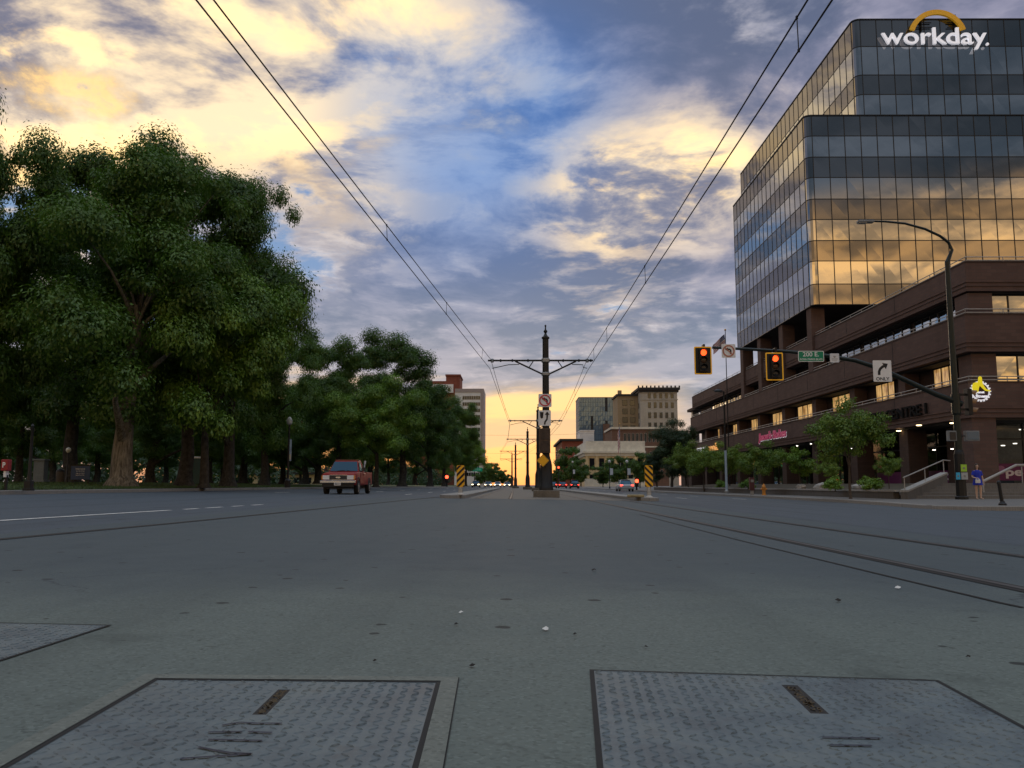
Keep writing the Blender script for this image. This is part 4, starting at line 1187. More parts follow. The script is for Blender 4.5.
TREES['street'] = make_tree('street', 41, 5.4, 2.45, 2.5, .085, 44, 11500, .16, M_LEAFL, M_BARKD, 'broad', droop=.5, clump=(.13, .28))
TREES['young'] = make_tree('young', 45, 3.9, 1.2, 1.5, .05, 22, 4500, .15, M_LEAFM, M_BARKD, 'round', droop=.8, clump=(.22, .36))
TREES['poplar'] = make_tree('poplar', 53, 11, 2.6, 1.5, .22, 46, 34000, .18, M_LEAFC, M_BARKD, 'column', droop=.1)
TREES['far'] = make_tree('far', 61, 9, 4.2, 1.8, .22, 36, 14000, .42, M_LEAFD, M_BARKD, 'round', droop=.4)
TREES['bush'] = make_tree('bush', 67, 1.15, .8, .2, .04, 16, 1800, .14, M_LEAFM, M_BARKD, 'round', clump=(.28, .42))
def lzz(x, y): return lawn_z(x, y) if y >= 29 else gz(x, y)
def ltree(kind, px, y, topy, label, rz, group=None, sx=1.0, nominal=None, cat='tree'):
    """a tree on the park side whose trunk stands at px and whose top reaches topy"""
    p = P(px, 485, y); x = p.x; z = lzz(x, y)
    H0 = {'elm': 19, 'oak': 18.5, 'maple': 11, 'far': 9, 'poplar': 11, 'street': 5.4, 'young': 3.9}[kind]
    s = (P(px, topy, y).z - z) / H0
    return tree(kind, x, y, z, label, rz, s * sx, s, group)
PK = 'park trees along the left kerb'
ltree('elm', 121, 47, 158, 'big elm with the thick pale leaning trunk nearest the left kerb', 2.45, PK)
ltree('oak', 184, 56, 136, 'tall oak with ridged bark, its trunk second from the left kerb corner', .8, PK, .80)
ltree('oak', -12, 45, 110, 'tallest dark tree cut by the left edge of the photo', 3.4, PK, .62)
ltree('oak', 70, 62, 128, 'dark tree whose pointed top rises behind the leaning elm', 5.2, PK, .8)
ltree('elm', 228, 60, 182, 'dark rounded tree at the right shoulder of the big park group', 2.0, PK, .60)
ltree('maple', 204, 50, 236, 'leafy maple hanging low and light green before the dark oaks', 3.7, PK, .80)
ltree('elm', 264, 76, 300, 'darker tree stepping down behind the banner pole', 5.7, PK, .72)
ltree('oak', 338, 86, 330, 'round dark tree directly above the red pickup', 2.2, PK, .9)
ltree('maple', 376, 74, 376, 'small bright green maple right of the red pickup', .6, PK, 1.05)
ltree('oak', 402, 104, 327, 'tall dark tree whose crown stands highest past the pickup', 1.5, PK, 1.0)
ltree('elm', 430, 128, 380, 'dark tree between the tallest far crown and the white tower block', .2, PK, .8)
ltree('oak', 444, 150, 390, 'dark tree standing before the white tower block', 3.0, PK, .85)
ltree('oak', 461, 180, 404, 'last dark tree of the park row, touching the white tower block', 4.4, PK, .75)
ltree('maple', 466, 205, 432, 'low shaded tree at the far end of the park row', 2.0, PK, 1.1)
# trees deeper in the park: only their trunks and shade show
rr = random.Random(12)
deep = 'shaded trees deep inside the park'
k = 0
for (px, y) in ((18, 70), (52, 84), (96, 92), (150, 78), (165, 100), (208, 82), (222, 110), (243, 92), (282, 100), (305, 118), (268, 140), (318, 96), (345, 130), (130, 120), (40, 112), (190, 135), (-20, 88), (370, 120), (388, 150), (415, 165), (350, 170), (90, 150), (0, 130), (240, 170), (300, 165)):
    tree(('oak', 'elm')[k % 2], X(px, y), y, lzz(-40, y), 'shaded park tree, only its dark trunk and underside visible between nearer trunks', rr.random() * 6, .62 + .2 * rr.random(), .60 + .12 * rr.random(), deep); k += 1
# far side of the park: a solid wood and clipped undergrowth closing the view
rg = np.random.default_rng(77)
nC = 420; fy = rg.random(nC)
C_ = np.c_[-62 - 50 * rg.random(nC) + 28 * fy, 40 + 520 * fy, .8 + 9 * rg.random(nC) ** 1.3]
V = leaves(rg, C_, 3.0 + 1.6 * rg.random(nC), 90000, .95, .4)
o = bpy.data.objects.new('distant_wood', arr_mesh('distant_wood', V, np.arange(len(V)).reshape(-1, 4), [M_LEAFC])); C.objects.link(o); tag(o, kind='stuff')

# street trees on the right
def rtree(kind, px, y, topy, label, rz, sx=1.0, group='young street trees on the right', z=None, cat='tree', nm='tree'):
    p = P(px, 485, y); z = SW if z is None else z
    H0 = {'elm': 19, 'oak': 18.5, 'maple': 11, 'far': 9, 'poplar': 11, 'street': 5.4, 'young': 3.9, 'bush': 1.15}[kind]
    s = (P(px, topy, y).z - z) / H0
    return tree(kind, p.x, y, z, label, rz, s * sx, s, group, cat, nm)
rtree('street', 850, 41.5, 398, 'nearest street tree, broad light crown before the second brick column', .4, .92)
rtree('street', 763, 58, 440, 'street tree with dense round crown under the pink shop lettering', 2.1, 1.0)
rtree('young', 800, 57, 447, 'thin young tree between the pink lettering and the nearest street tree', 3.0, 1.1)
rtree('street', 727, 70, 441, 'street tree behind the slim lamp post with the bluish lower half', 5.0, 1.05)
rtree('street', 704, 82, 446, 'light green street tree below the far orange lettering', 1.0, 1.1)
rtree('street', 741, 80, 452, 'dim street tree squeezed between the lamp post tree and the pink lettering tree', 4.0, .9, z=.4)
rtree('street', 688, 95, 440, 'small light street tree at the far end of the office building', 2.7, 1.0)
rtree('poplar', 672, 104, 419, 'dark upright poplar group beside the far end of the office building', .5, 1.15)
rtree('poplar', 657, 112, 446, 'shorter dark poplar left of the tall one', 2.6, 1.1)
rtree('poplar', 686, 112, 420, 'narrow dark poplar touching the end of the brick terraces', 4.2, .8)
rtree('street', 889, 46, 452, 'compact shrub-like tree in the planter beside the steps', 1.9, .85, z=.4)
rtree('street', 829, 50, 458, 'low leafy shrub tree behind the nearest street tree trunk', 3.6, .9, z=.3)
rtree('far', 620, 185, 456, 'rounded dark tree before the cream classical building', .9, 1.05, 'trees by the far right buildings')
rtree('far', 603, 215, 466, 'low round tree left of the one before the cream building', 2.9, 1.1, 'trees by the far right buildings')
rtree('far', 640, 168, 452, 'dark tree right of the cream classical building', 4.9, .8, 'trees by the far right buildings')
rtree('far', 581, 262, 459, 'round dark tree at the corner of the cream building', 1.9, 1.0, 'trees by the far right buildings')
rtree('far', 571, 300, 447, 'taller dark tree beside the red brick corner building', 3.9, .85, 'trees by the far right buildings')
FT = 'far trees closing the street'
for i, (px, y, ty, lab) in enumerate(((488, 330, 462, 'far tree right of the white tower block foot'), (496, 380, 466, 'far tree in the middle of the distant left row'), (503, 430, 470, 'far small tree of the distant left row near the poles'),
        (509, 520, 475, 'farthest low tree nearest the vanishing point'), (480, 280, 470, 'far low tree beside the green signal light'), (556, 400, 470, 'far tree just right of the central pole'), (563, 350, 466, 'far tree left of the red brick corner building'))):
    rtree('far', px, y, ty, lab, i * 1.3, 1.0 if i < 5 else .8, FT, z=0)
for i, (px, y, lab) in enumerate(((835, 47, 'leafy low bush beside the largest boulder'), (748, 66, 'low bush in the planter left of the hydrant'), (868, 44.5, 'low bush near the planter corner'), (720, 78, 'low bush far along the planter'))):
    p = P(px, 487, y); tree('bush', p.x, y, .25, lab, i * 1.1, .85, .75, 'planter bushes', 'bush', 'bush')
# ------------------------------------------------------------------ buildings down the street
M_STONE = brick_mat('pale_stone', (.46, .43, .37), (.40, .37, .32), (.24, .23, .21), 3)
M_TAN = brick_mat('tan_brick', (.34, .26, .16), (.29, .22, .14), (.2, .17, .13), 2)
M_CREAM = mat('cream_stone', (.60, .48, .28), .85, var=.15, scale=.4)
M_CREAMP = mat('pale_cornice', (.62, .60, .52), .85, var=.12, scale=.5)
M_BRN = brick_mat('brown_red_brick', (.17, .10, .075), (.14, .08, .062), (.14, .12, .10), 2)
M_RED = brick_mat('red_brick', (.26, .075, .05), (.21, .06, .042), (.2, .13, .1), 2)
M_WHITEB = mat('white_cladding', (.68, .70, .72), .7, var=.08, scale=.3)
M_WIN = glass_mat('far_window', .07, (.7, .78, .85), (.010, .012, .016), .06, .3)
M_BLUEG = glass_mat('blue_curtain_glass', .13, (.50, .72, 1.0), (.085, .125, .175), .08, .25)
M_BLUESIDE = mat('blue_side_panel', (.10, .14, .19), .7, var=.1, scale=.2)
def block(px0, px1, pyt, y, depth):
    a, c = P(px0, pyt, y), P(px1, pyt, y)
    return a.x, c.x, a.z
def add_windows(parent, x0, x1, y, z0, z1, nx, nz, fw, fh, m=None, sill=True, axis='x', yy=None, nm='window', rec=.18):
    """windows one by one, each a frame with its pane, sharing two meshes"""
    cw = (x1 - x0) / nx; chh = (z1 - z0) / nz; w2, h2 = cw * fw / 2, chh * fh / 2
    fb = MB(); t_ = max(.05, w2 * .10)
    for (a, c, e, f) in ((-w2, -w2 + t_, -h2, h2), (w2 - t_, w2, -h2, h2), (-w2 + t_, w2 - t_, -h2, -h2 + t_), (-w2 + t_, w2 - t_, h2 - t_, h2)):
        if axis == 'x': fb.box(a, c, -.08, .05, e, f)
        else: fb.box(-.08, .05, a, c, e, f)
    pb = MB()
    if axis == 'x': pb.add([(-w2 + t_, -.03, -h2 + t_), (w2 - t_, -.03, -h2 + t_), (w2 - t_, -.03, h2 - t_), (-w2 + t_, -.03, h2 - t_)], [(0, 1, 2, 3)])
    else: pb.add([(-.03, w2 - t_, -h2 + t_), (-.03, -w2 + t_, -h2 + t_), (-.03, -w2 + t_, h2 - t_), (-.03, w2 - t_, h2 - t_)], [(0, 1, 2, 3)])
    f0 = fb.build(nm, m or M_MULL, local=True); p0 = pb.build('pane', M_WIN, f0, local=True)
    first = True
    base = parent.location
    for i in range(nx):
        for j in range(nz):
            loc = Vector((x0 + cw * (i + .5), y, z0 + chh * (j + .5))) if axis == 'x' else Vector((y, x0 + cw * (i + .5), z0 + chh * (j + .5)))
            if first: f, p, first = f0, p0, False
            else:
                f = f0.copy(); p = p0.copy(); C.objects.link(f); C.objects.link(p); p.parent = f
            f.parent = parent; f.location = loc - base
M_PALEF = mat('pale_frame', (.5, .48, .42), .7, var=.05)
# pale stone high-rise with heavy cornice
y = 450
x0, x1, zt = block(640, 677, 388, y, 0)
B = thing('stone_tower', (x0, y, 0), 'pale stone high-rise with a heavy dark cornice, tallest on the far right', 'building')
xa = P(633.5, 392, y + 40).x
b = MB(); b.box(x0, x1, y, y + 26, 0, zt - 1.0); b.build('wall', M_STONE, B)
b = MB(); b.box(x0 - 1.2, x1 + 1.4, y - 1.3, y + 27, zt - 1.0, zt + .2); b.box(x0 - .6, x1 + .7, y - .7, y + 26.5, zt - 2.2, zt - 1.002); b.build('cornice', M_SOFFIT, B)
b = MB()
for i in range(11):
    xx = x0 - .9 + (x1 - x0 + 2) * i / 10; b.box(xx - .35, xx + .35, y - 1.1, y - .4, zt + .202, zt + 1.2)
b.build('cornice_crest', M_SOFFIT, B)
b = MB()
for zz in (zt - 6.4, zt - 22.5): b.box(x0 - .3, x1 + .3, y - .3, y - .001, zz, zz + .5)
b.build('string_course', M_STONE, B)
add_windows(B, x0 + 3.3, x1 - 1.2, y - .02, zt - 28, zt - 6.5, 5, 4, .50, .56)
add_windows(B, x0 + 3.3, x1 - 1.2, y - .02, zt - 5.8, zt - 2.6, 5, 1, .50, .8)
add_windows(B, y + 3, y + 25, x0 - .02, zt - 28, zt - 6.5, 5, 4, .42, .56, axis='y')
# tan wing
x2, x3, zw = block(617.5, 634, 396, y + 8, 0)
W_ = thing('tan_tower', (x2, y + 8, 0), 'narrow tan high-rise with paired windows beside the pale stone tower', 'building')
b = MB(); b.box(x2, x0 - .05, y + 8, y + 30, 0, zw); b.build('wall', M_TAN, W_)
b = MB(); b.box(x2 - .8, x0 - .06, y + 7.2, y + 30.5, zw, zw + 1.0); b.build('cornice', M_SOFFIT, W_)
b = MB(); xm = (x2 + x0) / 2 - 2; b.box(x2 + .4, x2 + 2.4, y + 9, y + 11, zw + 1.002, zw + 3.2); b.build('roof_turret', M_TAN, W_)
add_windows(W_, x2 + 1.8, x0 - 1.0, y + 7.98, zw - 29, zw - 1.5, 2, 6, .66, .66)
# brown brick block in front
y = 395
x0, x1, zt = block(612, 668, 427, y, 0)
B = thing('brick_block', (x0, y, 0), 'mid-rise brown brick block with a row of pale framed windows', 'building')
b = MB(); b.box(x0, x1, y, y + 30, 0, zt - 1); b.build('wall', M_BRN, B)
b = MB(); b.box(x0 - .6, x1 + .6, y - .6, y + 30.5, zt - 1, zt); b.box(x0 - .2, x1 + .2, y - .2, y - .001, zt - 9.5, zt - 8.9); b.build('cornice', M_CREAMP, B)
add_windows(B, x0 + 5, x1 - 4, y - .02, zt - 7.5, zt - 2.4, 9, 1, .62, .8, M_PALEF)
add_windows(B, x0 + 14, x1 - 2, y - .02, zt - 23, zt - 10.5, 4, 3, .42, .55, M_PALEF)
# blue glass tower
y = 600
x0, x1, zt = block(578.5, 617, 397.5, y, 0)
B = thing('glass_tower', (x0, y, 0), 'blue grey glass tower with dark vertical strips, far right of the wires', 'building')
b = MB(); b.box(x0 + .2, x1, y + .3, y + 30, 0, zt - .3); b.box(x0, x1, y + .1, y + 30.2, zt - .3, zt + .3); b.build('tower_body', M_SOFFIT, B)
nz = 18
rr = random.Random(4)
for j in range(nz):
    b = MB(); z0 = zt - (j + 1) * 3.3; nx = 16
    for i in range(nx):
        xa, xb = x0 + (x1 - x0) * i / nx + .06, x0 + (x1 - x0) * (i + 1) / nx - .06; e = [rr.uniform(-.03, .03) for _ in range(4)]
        dk_ = (i == 5 and 3 < j < 9) or (i == 11 and (j < 3 or 4 < j < 8 or j > 11))
        b.add([(xa, y + e[0], z0 + .06), (xb, y + e[1], z0 + .06), (xb, y + e[2], z0 + 3.24), (xa, y + e[3], z0 + 3.24)], [(0, 1, 2, 3)], 1 if dk_ else 0)
    b.add([(x0 + .1, y + 29, z0 + .06), (x0 + .1, y + .5, z0 + .06), (x0 + .1, y + .5, z0 + 3.24), (x0 + .1, y + 29, z0 + 3.24)], [(0, 1, 2, 3)], 2)
    b.build('window_band', [M_BLUEG, M_SOFFIT, M_BLUESIDE], B)
b = MB(); xr = P(603, 430, y).x; b.box(xr, xr + 4.5, y - 1.5, y - .05, 0, P(605, 424, y).z); b.build('brown_fin', M_BRN, B)
# white box behind the cream building
y = 430
x0, x1, zt = block(580, 594, 431, y, 0)
B = thing('white_building', (x0, y, 0), 'plain white boxy building just left of the cream classical one', 'building')
b = MB(); b.box(x0, x1, y, y + 20, 0, zt); b.build('wall', M_WHITEB, B)
b = MB(); b.box(x0 - .2, x1 + .2, y - .2, y + 20.2, zt, zt + .5); b.build('parapet', M_WHITEB, B)
b = MB(); b.box(x1 - 3, x1 - .6, y - .03, y + .02, zt - 9, zt - 5); b.build('window', M_WIN, B)
# red brick corner building
y = 360
x0, x1, zt = block(562, 583, 441, y, 0)
B = thing('brick_corner_building', (x0, y, 0), 'red brick corner building with a projecting cornice left of the cream building', 'building')
b = MB(); b.box(x0, x1, y, y + 60, 0, zt); b.build('wall', M_RED, B)
b = MB(); b.box(x0 - 1.0, x1, y - .9, y + 60, zt, zt + .9); b.build('cornice', M_SOFFIT, B)
add_windows(B, x0 + 1, x1 - .5, y - .02, 4, zt - 1.5, 4, 3, .5, .6, M_PALEF)
add_windows(B, y + 2, y + 58, x0 - .02, 4, zt - 1.5, 10, 3, .45, .6, axis='y')
# cream classical building
y = 270
x0, x1, zt = block(582.5, 645, 441, y, 0)
B = thing('classical_building', (x0, y, 0), 'cream classical building with tall windows between pilasters and a pale cornice', 'building')
ze = P(600, 456, y).z
b = MB(); b.box(x0 + .9, x1, y, y + 40, 0, ze); b.build('wall', M_CREAM, B)
b = MB(); b.box(x0, x1, y - .9, y + 41, ze + .95, ze + 1.6); b.box(x0 + .5, x1, y - .4, y + 40.5, ze, ze + .945); b.build('cornice', M_CREAMP, B)
b = MB(); b.box(x0 + 1.2, x1, y + .3, y + 39.5, ze + 1.605, zt); b.build('attic_parapet', M_CREAMP, B)
n = 6; cw = (x1 - x0 - 1.4) / n
for i in range(n + 1):
    xx = x0 + 1.0 + cw * i; b = MB(); b.box(xx, xx + .7, y - .35, y - .001, 4.6, ze - .002); b.build('pilaster', M_CREAM, B)
add_windows(B, x0 + 1.4, x1 - .1, y - .02, ze - 4.6, ze - .4, n, 1, .52, .86)
add_windows(B, x0 + 1.4, x1 - .1, y - .02, ze - 9.6, ze - 5.4, n, 1, .52, .80)
add_windows(B, y + 2, y + 38, x0 + .88, ze - 4.6, ze - .4, 7, 1, .45, .86, axis='y')
b = MB(); b.box(x0 + .5, x1, y - .5, y + .001, 0, 2.6); b.build('plinth', M_CREAMP, B)
# white tower block on the left with a red brick building behind
y = 420
x0, x1, zt = block(455, 483.5, 389.5, y, 0)
B = thing('tower_block', (x0, y, 0), 'white office tower block with banded windows behind the last park trees', 'building')
b = MB(); b.box(x0, x1, y, y + 26, 0, zt); b.build('wall', M_WHITEB, B)
b = MB(); b.box(x1 - 1.4, x1 + .15, y - .25, y + 26.2, 0, zt + .4); b.box(x0, x1 - 1.42, y - .2, y + 26.2, zt - 1.4, zt + .4); b.build('end_panel', mat('mauve_panel', (.34, .30, .30), .8, var=.1), B)
xw0 = P(462.5, 400, y).x
for j in range(16):
    z0 = zt - 5.0 - j * 3.15
    if z0 < 2: break
    b = MB(); b.box(xw0, x1 - 1.6, y - .08, y + .02, z0, z0 + 1.75)
    f = b.build('window_band', M_WIN, B)
    g = MB()
    for i in range(9): xx = xw0 + (x1 - 1.6 - xw0) * i / 8; g.box(xx - .06, xx + .06, y - .14, y - .07, z0 - .05, z0 + 1.8)
    g.build('mullion_grid', M_WHITEB, f)
y = 520
x0, x1, zt = block(440, 460, 376, y, 0)
B = thing('brick_tower', (x0, y, 0), 'red brick building with a stepped top behind the white tower block', 'building')
xm = P(446, 380, y).x; zl = P(446, 388, y).z
b = MB(); b.box(x0 - 12, xm, y + .02, y + 24, 0, P(446, 381, y).z); b.box(xm, x1, y, y + 24, 0, zt); b.build('wall', M_RED, B)
b = MB(); b.box(xm - .4, x1 + .4, y - .5, y + 24.4, zt, zt + 1.0); b.build('cornice', M_RED, B)
b = MB(); b.box(x0 - 12, x1 - 4, y - 1.2, y - .02, zl - 3, zl + 2.2); b.build('white_band', M_WHITEB, B)
add_windows(B, x0 - 2, x1 - 5, y - 1.22, zl - 3, zl + 1, 3, 1, .4, .6)
# low white building at the far end of the park row
y = 330
x0, x1, zt = block(479, 487, 465, y, 0)
B = thing('low_white_building', (x0, y, 0), 'low white building in the distance at the foot of the white tower block', 'building')
b = MB(); b.box(x0, x1, y, y + 12, 0, zt); b.build('wall', M_WHITEB, B)
b = MB(); b.box(x0 - .3, x1 + .3, y - .3, y + 12.3, zt, zt + .5); b.build('roof', M_ROOFG, B)
add_windows(B, x0 + .3, x1 - .3, y - .02, .8, zt - 1, 2, 2, .5, .5)
# pale buildings glimpsed through the park trunks
M_GREYB = mat('grey_stone', (.15, .165, .17), .85, var=.15, scale=.5)
y = 62
for (pa, pb, pyt, nm, lab, m) in ((34, 43, 459, 'stone_monument', 'pale grey stone block seen between the park trunks at the far left', M_GREYB),):
    a = P(pa, pyt, y); c = P(pb, 482, y); z = lzz(-40, y)
    B = thing(nm, (a.x, y, z), lab, 'monument')
    b = MB(); b.box(a.x, c.x, y, y + .6, z + .25, a.z - .12); b.build('shaft', m, B, bevel=.03)
    b = MB(); b.box(a.x - .12, c.x + .12, y - .12, y + .72, z, z + .25); b.build('plinth', m, B, bevel=.03)
    b = MB(); b.box(a.x - .08, c.x + .08, y - .08, y + .68, a.z - .12, a.z); b.build('cap', m, B, bevel=.03)
y = 210
a = P(205, 470, y); c = P(330, 485, y)
B = thing('park_pavilion', (a.x, y, .4), 'low pale building glimpsed in slivers behind the park trunks', 'building')
b = MB(); b.box(a.x, c.x, y, y + 10, .3, P(250, 474.5, y).z); b.build('wall', M_CREAM, B)
b = MB(); b.box(a.x - .5, c.x + .5, y - .6, y + 10.6, P(250, 474.5, y).z, P(250, 472.5, y).z); b.build('roof', M_SOFFIT, B)
add_windows(B, a.x + 1, c.x - 1, y - .02, .8, P(250, 475, y).z - .3, 10, 1, .5, .7)
# ------------------------------------------------------------------ tram poles and wires
M_BLK = mat('black_paint', (.014, .015, .017), .45, metal=.3, var=.15)
M_GRNBLK = mat('dark_green_paint', (.012, .020, .020), .4, metal=.3, var=.15)
M_STEELG = mat('galvanised_steel', (.30, .31, .32), .5, metal=.7, var=.12)
M_CABLE = mat('cable', (.012, .012, .013), .6, metal=.2, var=0)
M_SIGNW = mat('sign_white', (.70, .71, .72), .5, var=.05)
M_SIGNB = mat('sign_black', (.012, .012, .013), .6, var=0)
M_SIGNR = mat('sign_red', (.52, .035, .045), .5, var=.04)
M_SIGNY = mat('sign_yellow', (.78, .40, .015), .5, var=.05)
M_SIGNG = mat('sign_green', (.0, .20, .10), .5, var=.05)
M_SIGNBK = mat('sign_back', (.22, .225, .23), .5, metal=.5, var=.1)
ARM_Z = P(545.9, 360.5, 43).z
TOP_Z = P(545.9, 338, 43).z
PLAT = 'tram catenary poles along the median'
M_PLINTH = mat('weathered_plinth', (.13, .115, .095), .9, var=.25, scale=2)
def catenary(px, y, top_py, label, arms=True):
    x = P(px, 420, y).x; z = gz(x, y)
    r = thing('catenary_pole', (x, y, z), label, 'pole', PLAT)
    L = lambda zz: zz - z
    top = P(px, top_py, y).z - z
    b = MB(); b.box(-.64, .64, -.6, .6, -.05, .36); b.build('plinth', M_PLINTH, r, local=True, bevel=.03)
    b = MB(); b.lathe((0, 0, 0), [(.35, .36), (.35, .52), (.32, .56), (.30, 1.60), (.27, 1.78), (.22, 1.95), (.19, 2.1)], 16); b.build('base_sleeve', M_BLK, r, smooth=True, local=True)
    b = MB(); b.lathe((0, 0, 0), [(.19, 2.1), (.18, 3.6), (.21, 3.62), (.21, 3.78), (.18, 3.8), (.155, top - .75), (.20, top - .74), (.20, top - .66), (.14, top - .62)], 14); b.build('shaft', M_BLK, r, smooth=True, local=True)
    b = MB(); b.lathe((0, 0, top - .62), [(.13, 0), (.07, .1), (.05, .16), (.10, .24), (.10, .28), (.04, .36), (.03, .5), (.055, .54), (.045, .58), (.004, .62)], 12); b.build('finial', M_BLK, r, smooth=True, local=True)
    if arms:
        az = ARM_Z - z
        for sgn, reach in ((-1, 2.95), (1, 2.42)):
            b = MB(); b.tube([(sgn * .15, 0, az), (sgn * reach, 0, az)], .05, 8)
            for q in (.9, 1.7, 2.3): b.lathe((sgn * q, 0, az), [(.075, -.04), (.075, .04)], 8, M=Matrix.Rotation(PI / 2, 3, 'Y'))
            b.tube([(sgn * .17, 0, az - .70), (sgn * 1.55, 0, az - .04)], .045, 8)
            b.tube([(sgn * .85, 0, az - .36), (sgn * .62, 0, az - .02)], .025, 6)
            b.build('bracket_arm', M_BLK, r, local=True)
            b = MB(); tip = reach - (.22 if sgn < 0 else .30)
            b.tube([(sgn * 1.35, 0, az - .20), (sgn * 1.9, 0, az - .22), (sgn * (tip - .2), 0, az - .36), (sgn * tip, 0, az - .40)], .022, 6)
            b.build('registration_arm', M_BLK, r, local=True)
            b = MB(); b.lathe((sgn * (reach - .22 if sgn < 0 else reach - .30), 0, az), [(.07, -.1), (.09, -.05), (.05, 0), (.09, .05), (.05, .1)], 8); b.build('insulator', M_STEELG, r, local=True)
        b = MB(); b.lathe((0, 0, az), [(.2, -.1), (.215, -.08), (.215, .08), (.2, .1)], 14); b.lathe((0, 0, az - .70), [(.2, -.08), (.215, -.06), (.215, .06), (.2, .08)], 14); b.build('clamp_band', M_STEELG, r, local=True)
    return r
polesp = [(545.9, 43, 324.5, 'nearest tram catenary pole, black with a finial and traffic signs'), (538, 84, 404, 'second tram pole, just left behind the nearest pole'),
          (527.5, 118, 427, 'third tram pole standing alone against the orange sky'), (515.5, 160, 442, 'fourth tram pole, taller of the far pair'), (512, 208, 452, 'farthest tram pole, shorter of the far pair')]
PL = [catenary(*p) for p in polesp]
x0p = PL[0].location.x
# wires: for each track a messenger and a contact wire, with droppers
mL = P(491, 359.8, 43); cL = P(489.8, 368.5, 43); mR = P(587, 359.5, 43); cR = P(587.6, 370.5, 43)
def at_z(px, py, z):
    r_ = ray(px, py); t_ = (z - CAM_H) / r_.z; return Vector((r_.x * t_, r_.y * t_, z))
def ext(a, b_, y): # point at y on the line a->b_
    f = (y - a.y) / (b_.y - a.y); return a + (b_ - a) * f
nL = at_z(197.5, 0, cL.z); nR = at_z(831, 0, cR.z)
def sagline(a, b_, sag, n=14):
    return [a.lerp(b_, i / n) - Vector((0, 0, sag * 4 * (i / n) * (1 - i / n))) for i in range(n + 1)]
def on(pts, y):
    for a, b_ in zip(pts, pts[1:]):
        if min(a.y, b_.y) <= y <= max(a.y, b_.y): return a + (b_ - a) * ((y - a.y) / (b_.y - a.y))
    return pts[-1]
def wires(cn, cp, mp, label1, label2, tailx, pr, drops):
    ca = ext(cp, cn, -32)
    c_near = sagline(ca, cp, .02)
    m_n = at_z(pr[0], pr[1], 0.0 + cp.z + .44); ma = ext(mp, m_n, -32); ma.z = mp.z
    # the messenger sags towards mid span
    m_near = sagline(ma, mp, .12)
    far_c, far_m = [], []
    prev = (cp, mp)
    cpts, mpts = list(c_near), list(m_near)
    for k, p in enumerate(PL[1:], 1):
        off_ = p.location.x - x0p
        ce = Vector((cp.x * .5 + .5 * (tailx + 1.56) + off_ , p.location.y, cp.z)); me_ = Vector((ce.x, p.location.y, mp.z))
        cpts += sagline(prev[0], ce, .03, 6)[1:]; mpts += sagline(prev[1], me_, .25, 8)[1:]
        prev = (ce, me_)
    w_ = tag(MB().tube(cpts, .0125, 6).build('contact_wire', M_CABLE, origin=cp), label1, 'wire', 'overhead tram wires')
    w2_ = tag(MB().tube(mpts, .0125, 6).build('messenger_wire', M_CABLE, origin=mp), label2, 'wire', 'overhead tram wires')
    for y in drops:
        a, c = on(cpts, y), on(mpts, y)
        b = MB(); b.tube([c + Vector((0, 0, .03)), a - Vector((0, 0, .02))], .008, 5); b.lathe(a, [(.018, -.02), (.018, .02)], 6); b.lathe(c, [(.018, -.02), (.018, .02)], 6)
        b.build('dropper', M_CABLE, w2_)
wires(nL, cL, mL, 'left track contact wire, the outer lower wire of the left pair', 'left track messenger wire, the inner upper wire of the left pair', -2.7, (220, 0), (20, 29, 39.5, 55, 68))
wires(nR, cR, mR, 'right track contact wire, the outer lower wire of the right pair', 'right track messenger wire, the inner upper wire of the right pair', 2.1, (808, 0), (10.8, 24, 34, 39.5, 55, 68))
# thin cross-span wires down the street
for y, zz, lab in ((205, 8.2, 'thin span wire crossing the street far away, lower one'), (150, 9.4, 'thin span wire crossing the street from the white tower block')):
    a = Vector((-17, y, zz + .4)); c = Vector((16, y, zz + .4))
    tag(MB().tube(sagline(a, c, .5), .014, 5).build('span_wire', M_CABLE, origin=(a + c) / 2), lab, 'wire', 'span wires across the street')

# ------------------------------------------------------------------ sign making
def disc(r, n=32, cx=0, cy=0): return [(cx + r * math.cos(2 * PI * i / n), cy + r * math.sin(2 * PI * i / n)) for i in range(n)]
def rrect(w_, h, r, n=5):
    o = []
    for cx, cy, a0 in ((w_ / 2 - r, h / 2 - r, 0), (-w_ / 2 + r, h / 2 - r, PI / 2), (-w_ / 2 + r, -h / 2 + r, PI), (w_ / 2 - r, -h / 2 + r, 1.5 * PI)):
        for i in range(n + 1): a = a0 + PI / 2 * i / n; o.append((cx + r * math.cos(a), cy + r * math.sin(a)))
    return o
def ringshape(b, M, ro, ri, d, n=32):
    vs = [M @ Vector((u, v, h)) for h in (0, d) for rr_ in (ro, ri) for u, v in disc(rr_, n)]
    fs = []
    for i in range(n):
        j = (i + 1) % n
        fs += [(2 * n + i, 2 * n + j, 3 * n + j, 3 * n + i), (i, j, 2 * n + j, 2 * n + i), (n + j, n + i, 3 * n + i, 3 * n + j)]
    b.add(vs, fs)
def pathstroke(b, M, pts, w_, d):
    pts = [Vector(p) for p in pts]; l, r_ = [], []
    for i, p in enumerate(pts):
        dd = (pts[min(i + 1, len(pts) - 1)] - pts[max(i - 1, 0)]).normalized(); nn_ = Vector((-dd.y, dd.x)) * w_ / 2
        l.append(p + nn_); r_.append(p - nn_)
    for i in range(len(pts) - 1): b.prism([tuple(r_[i]), tuple(r_[i + 1]), tuple(l[i + 1]), tuple(l[i])], M, d)
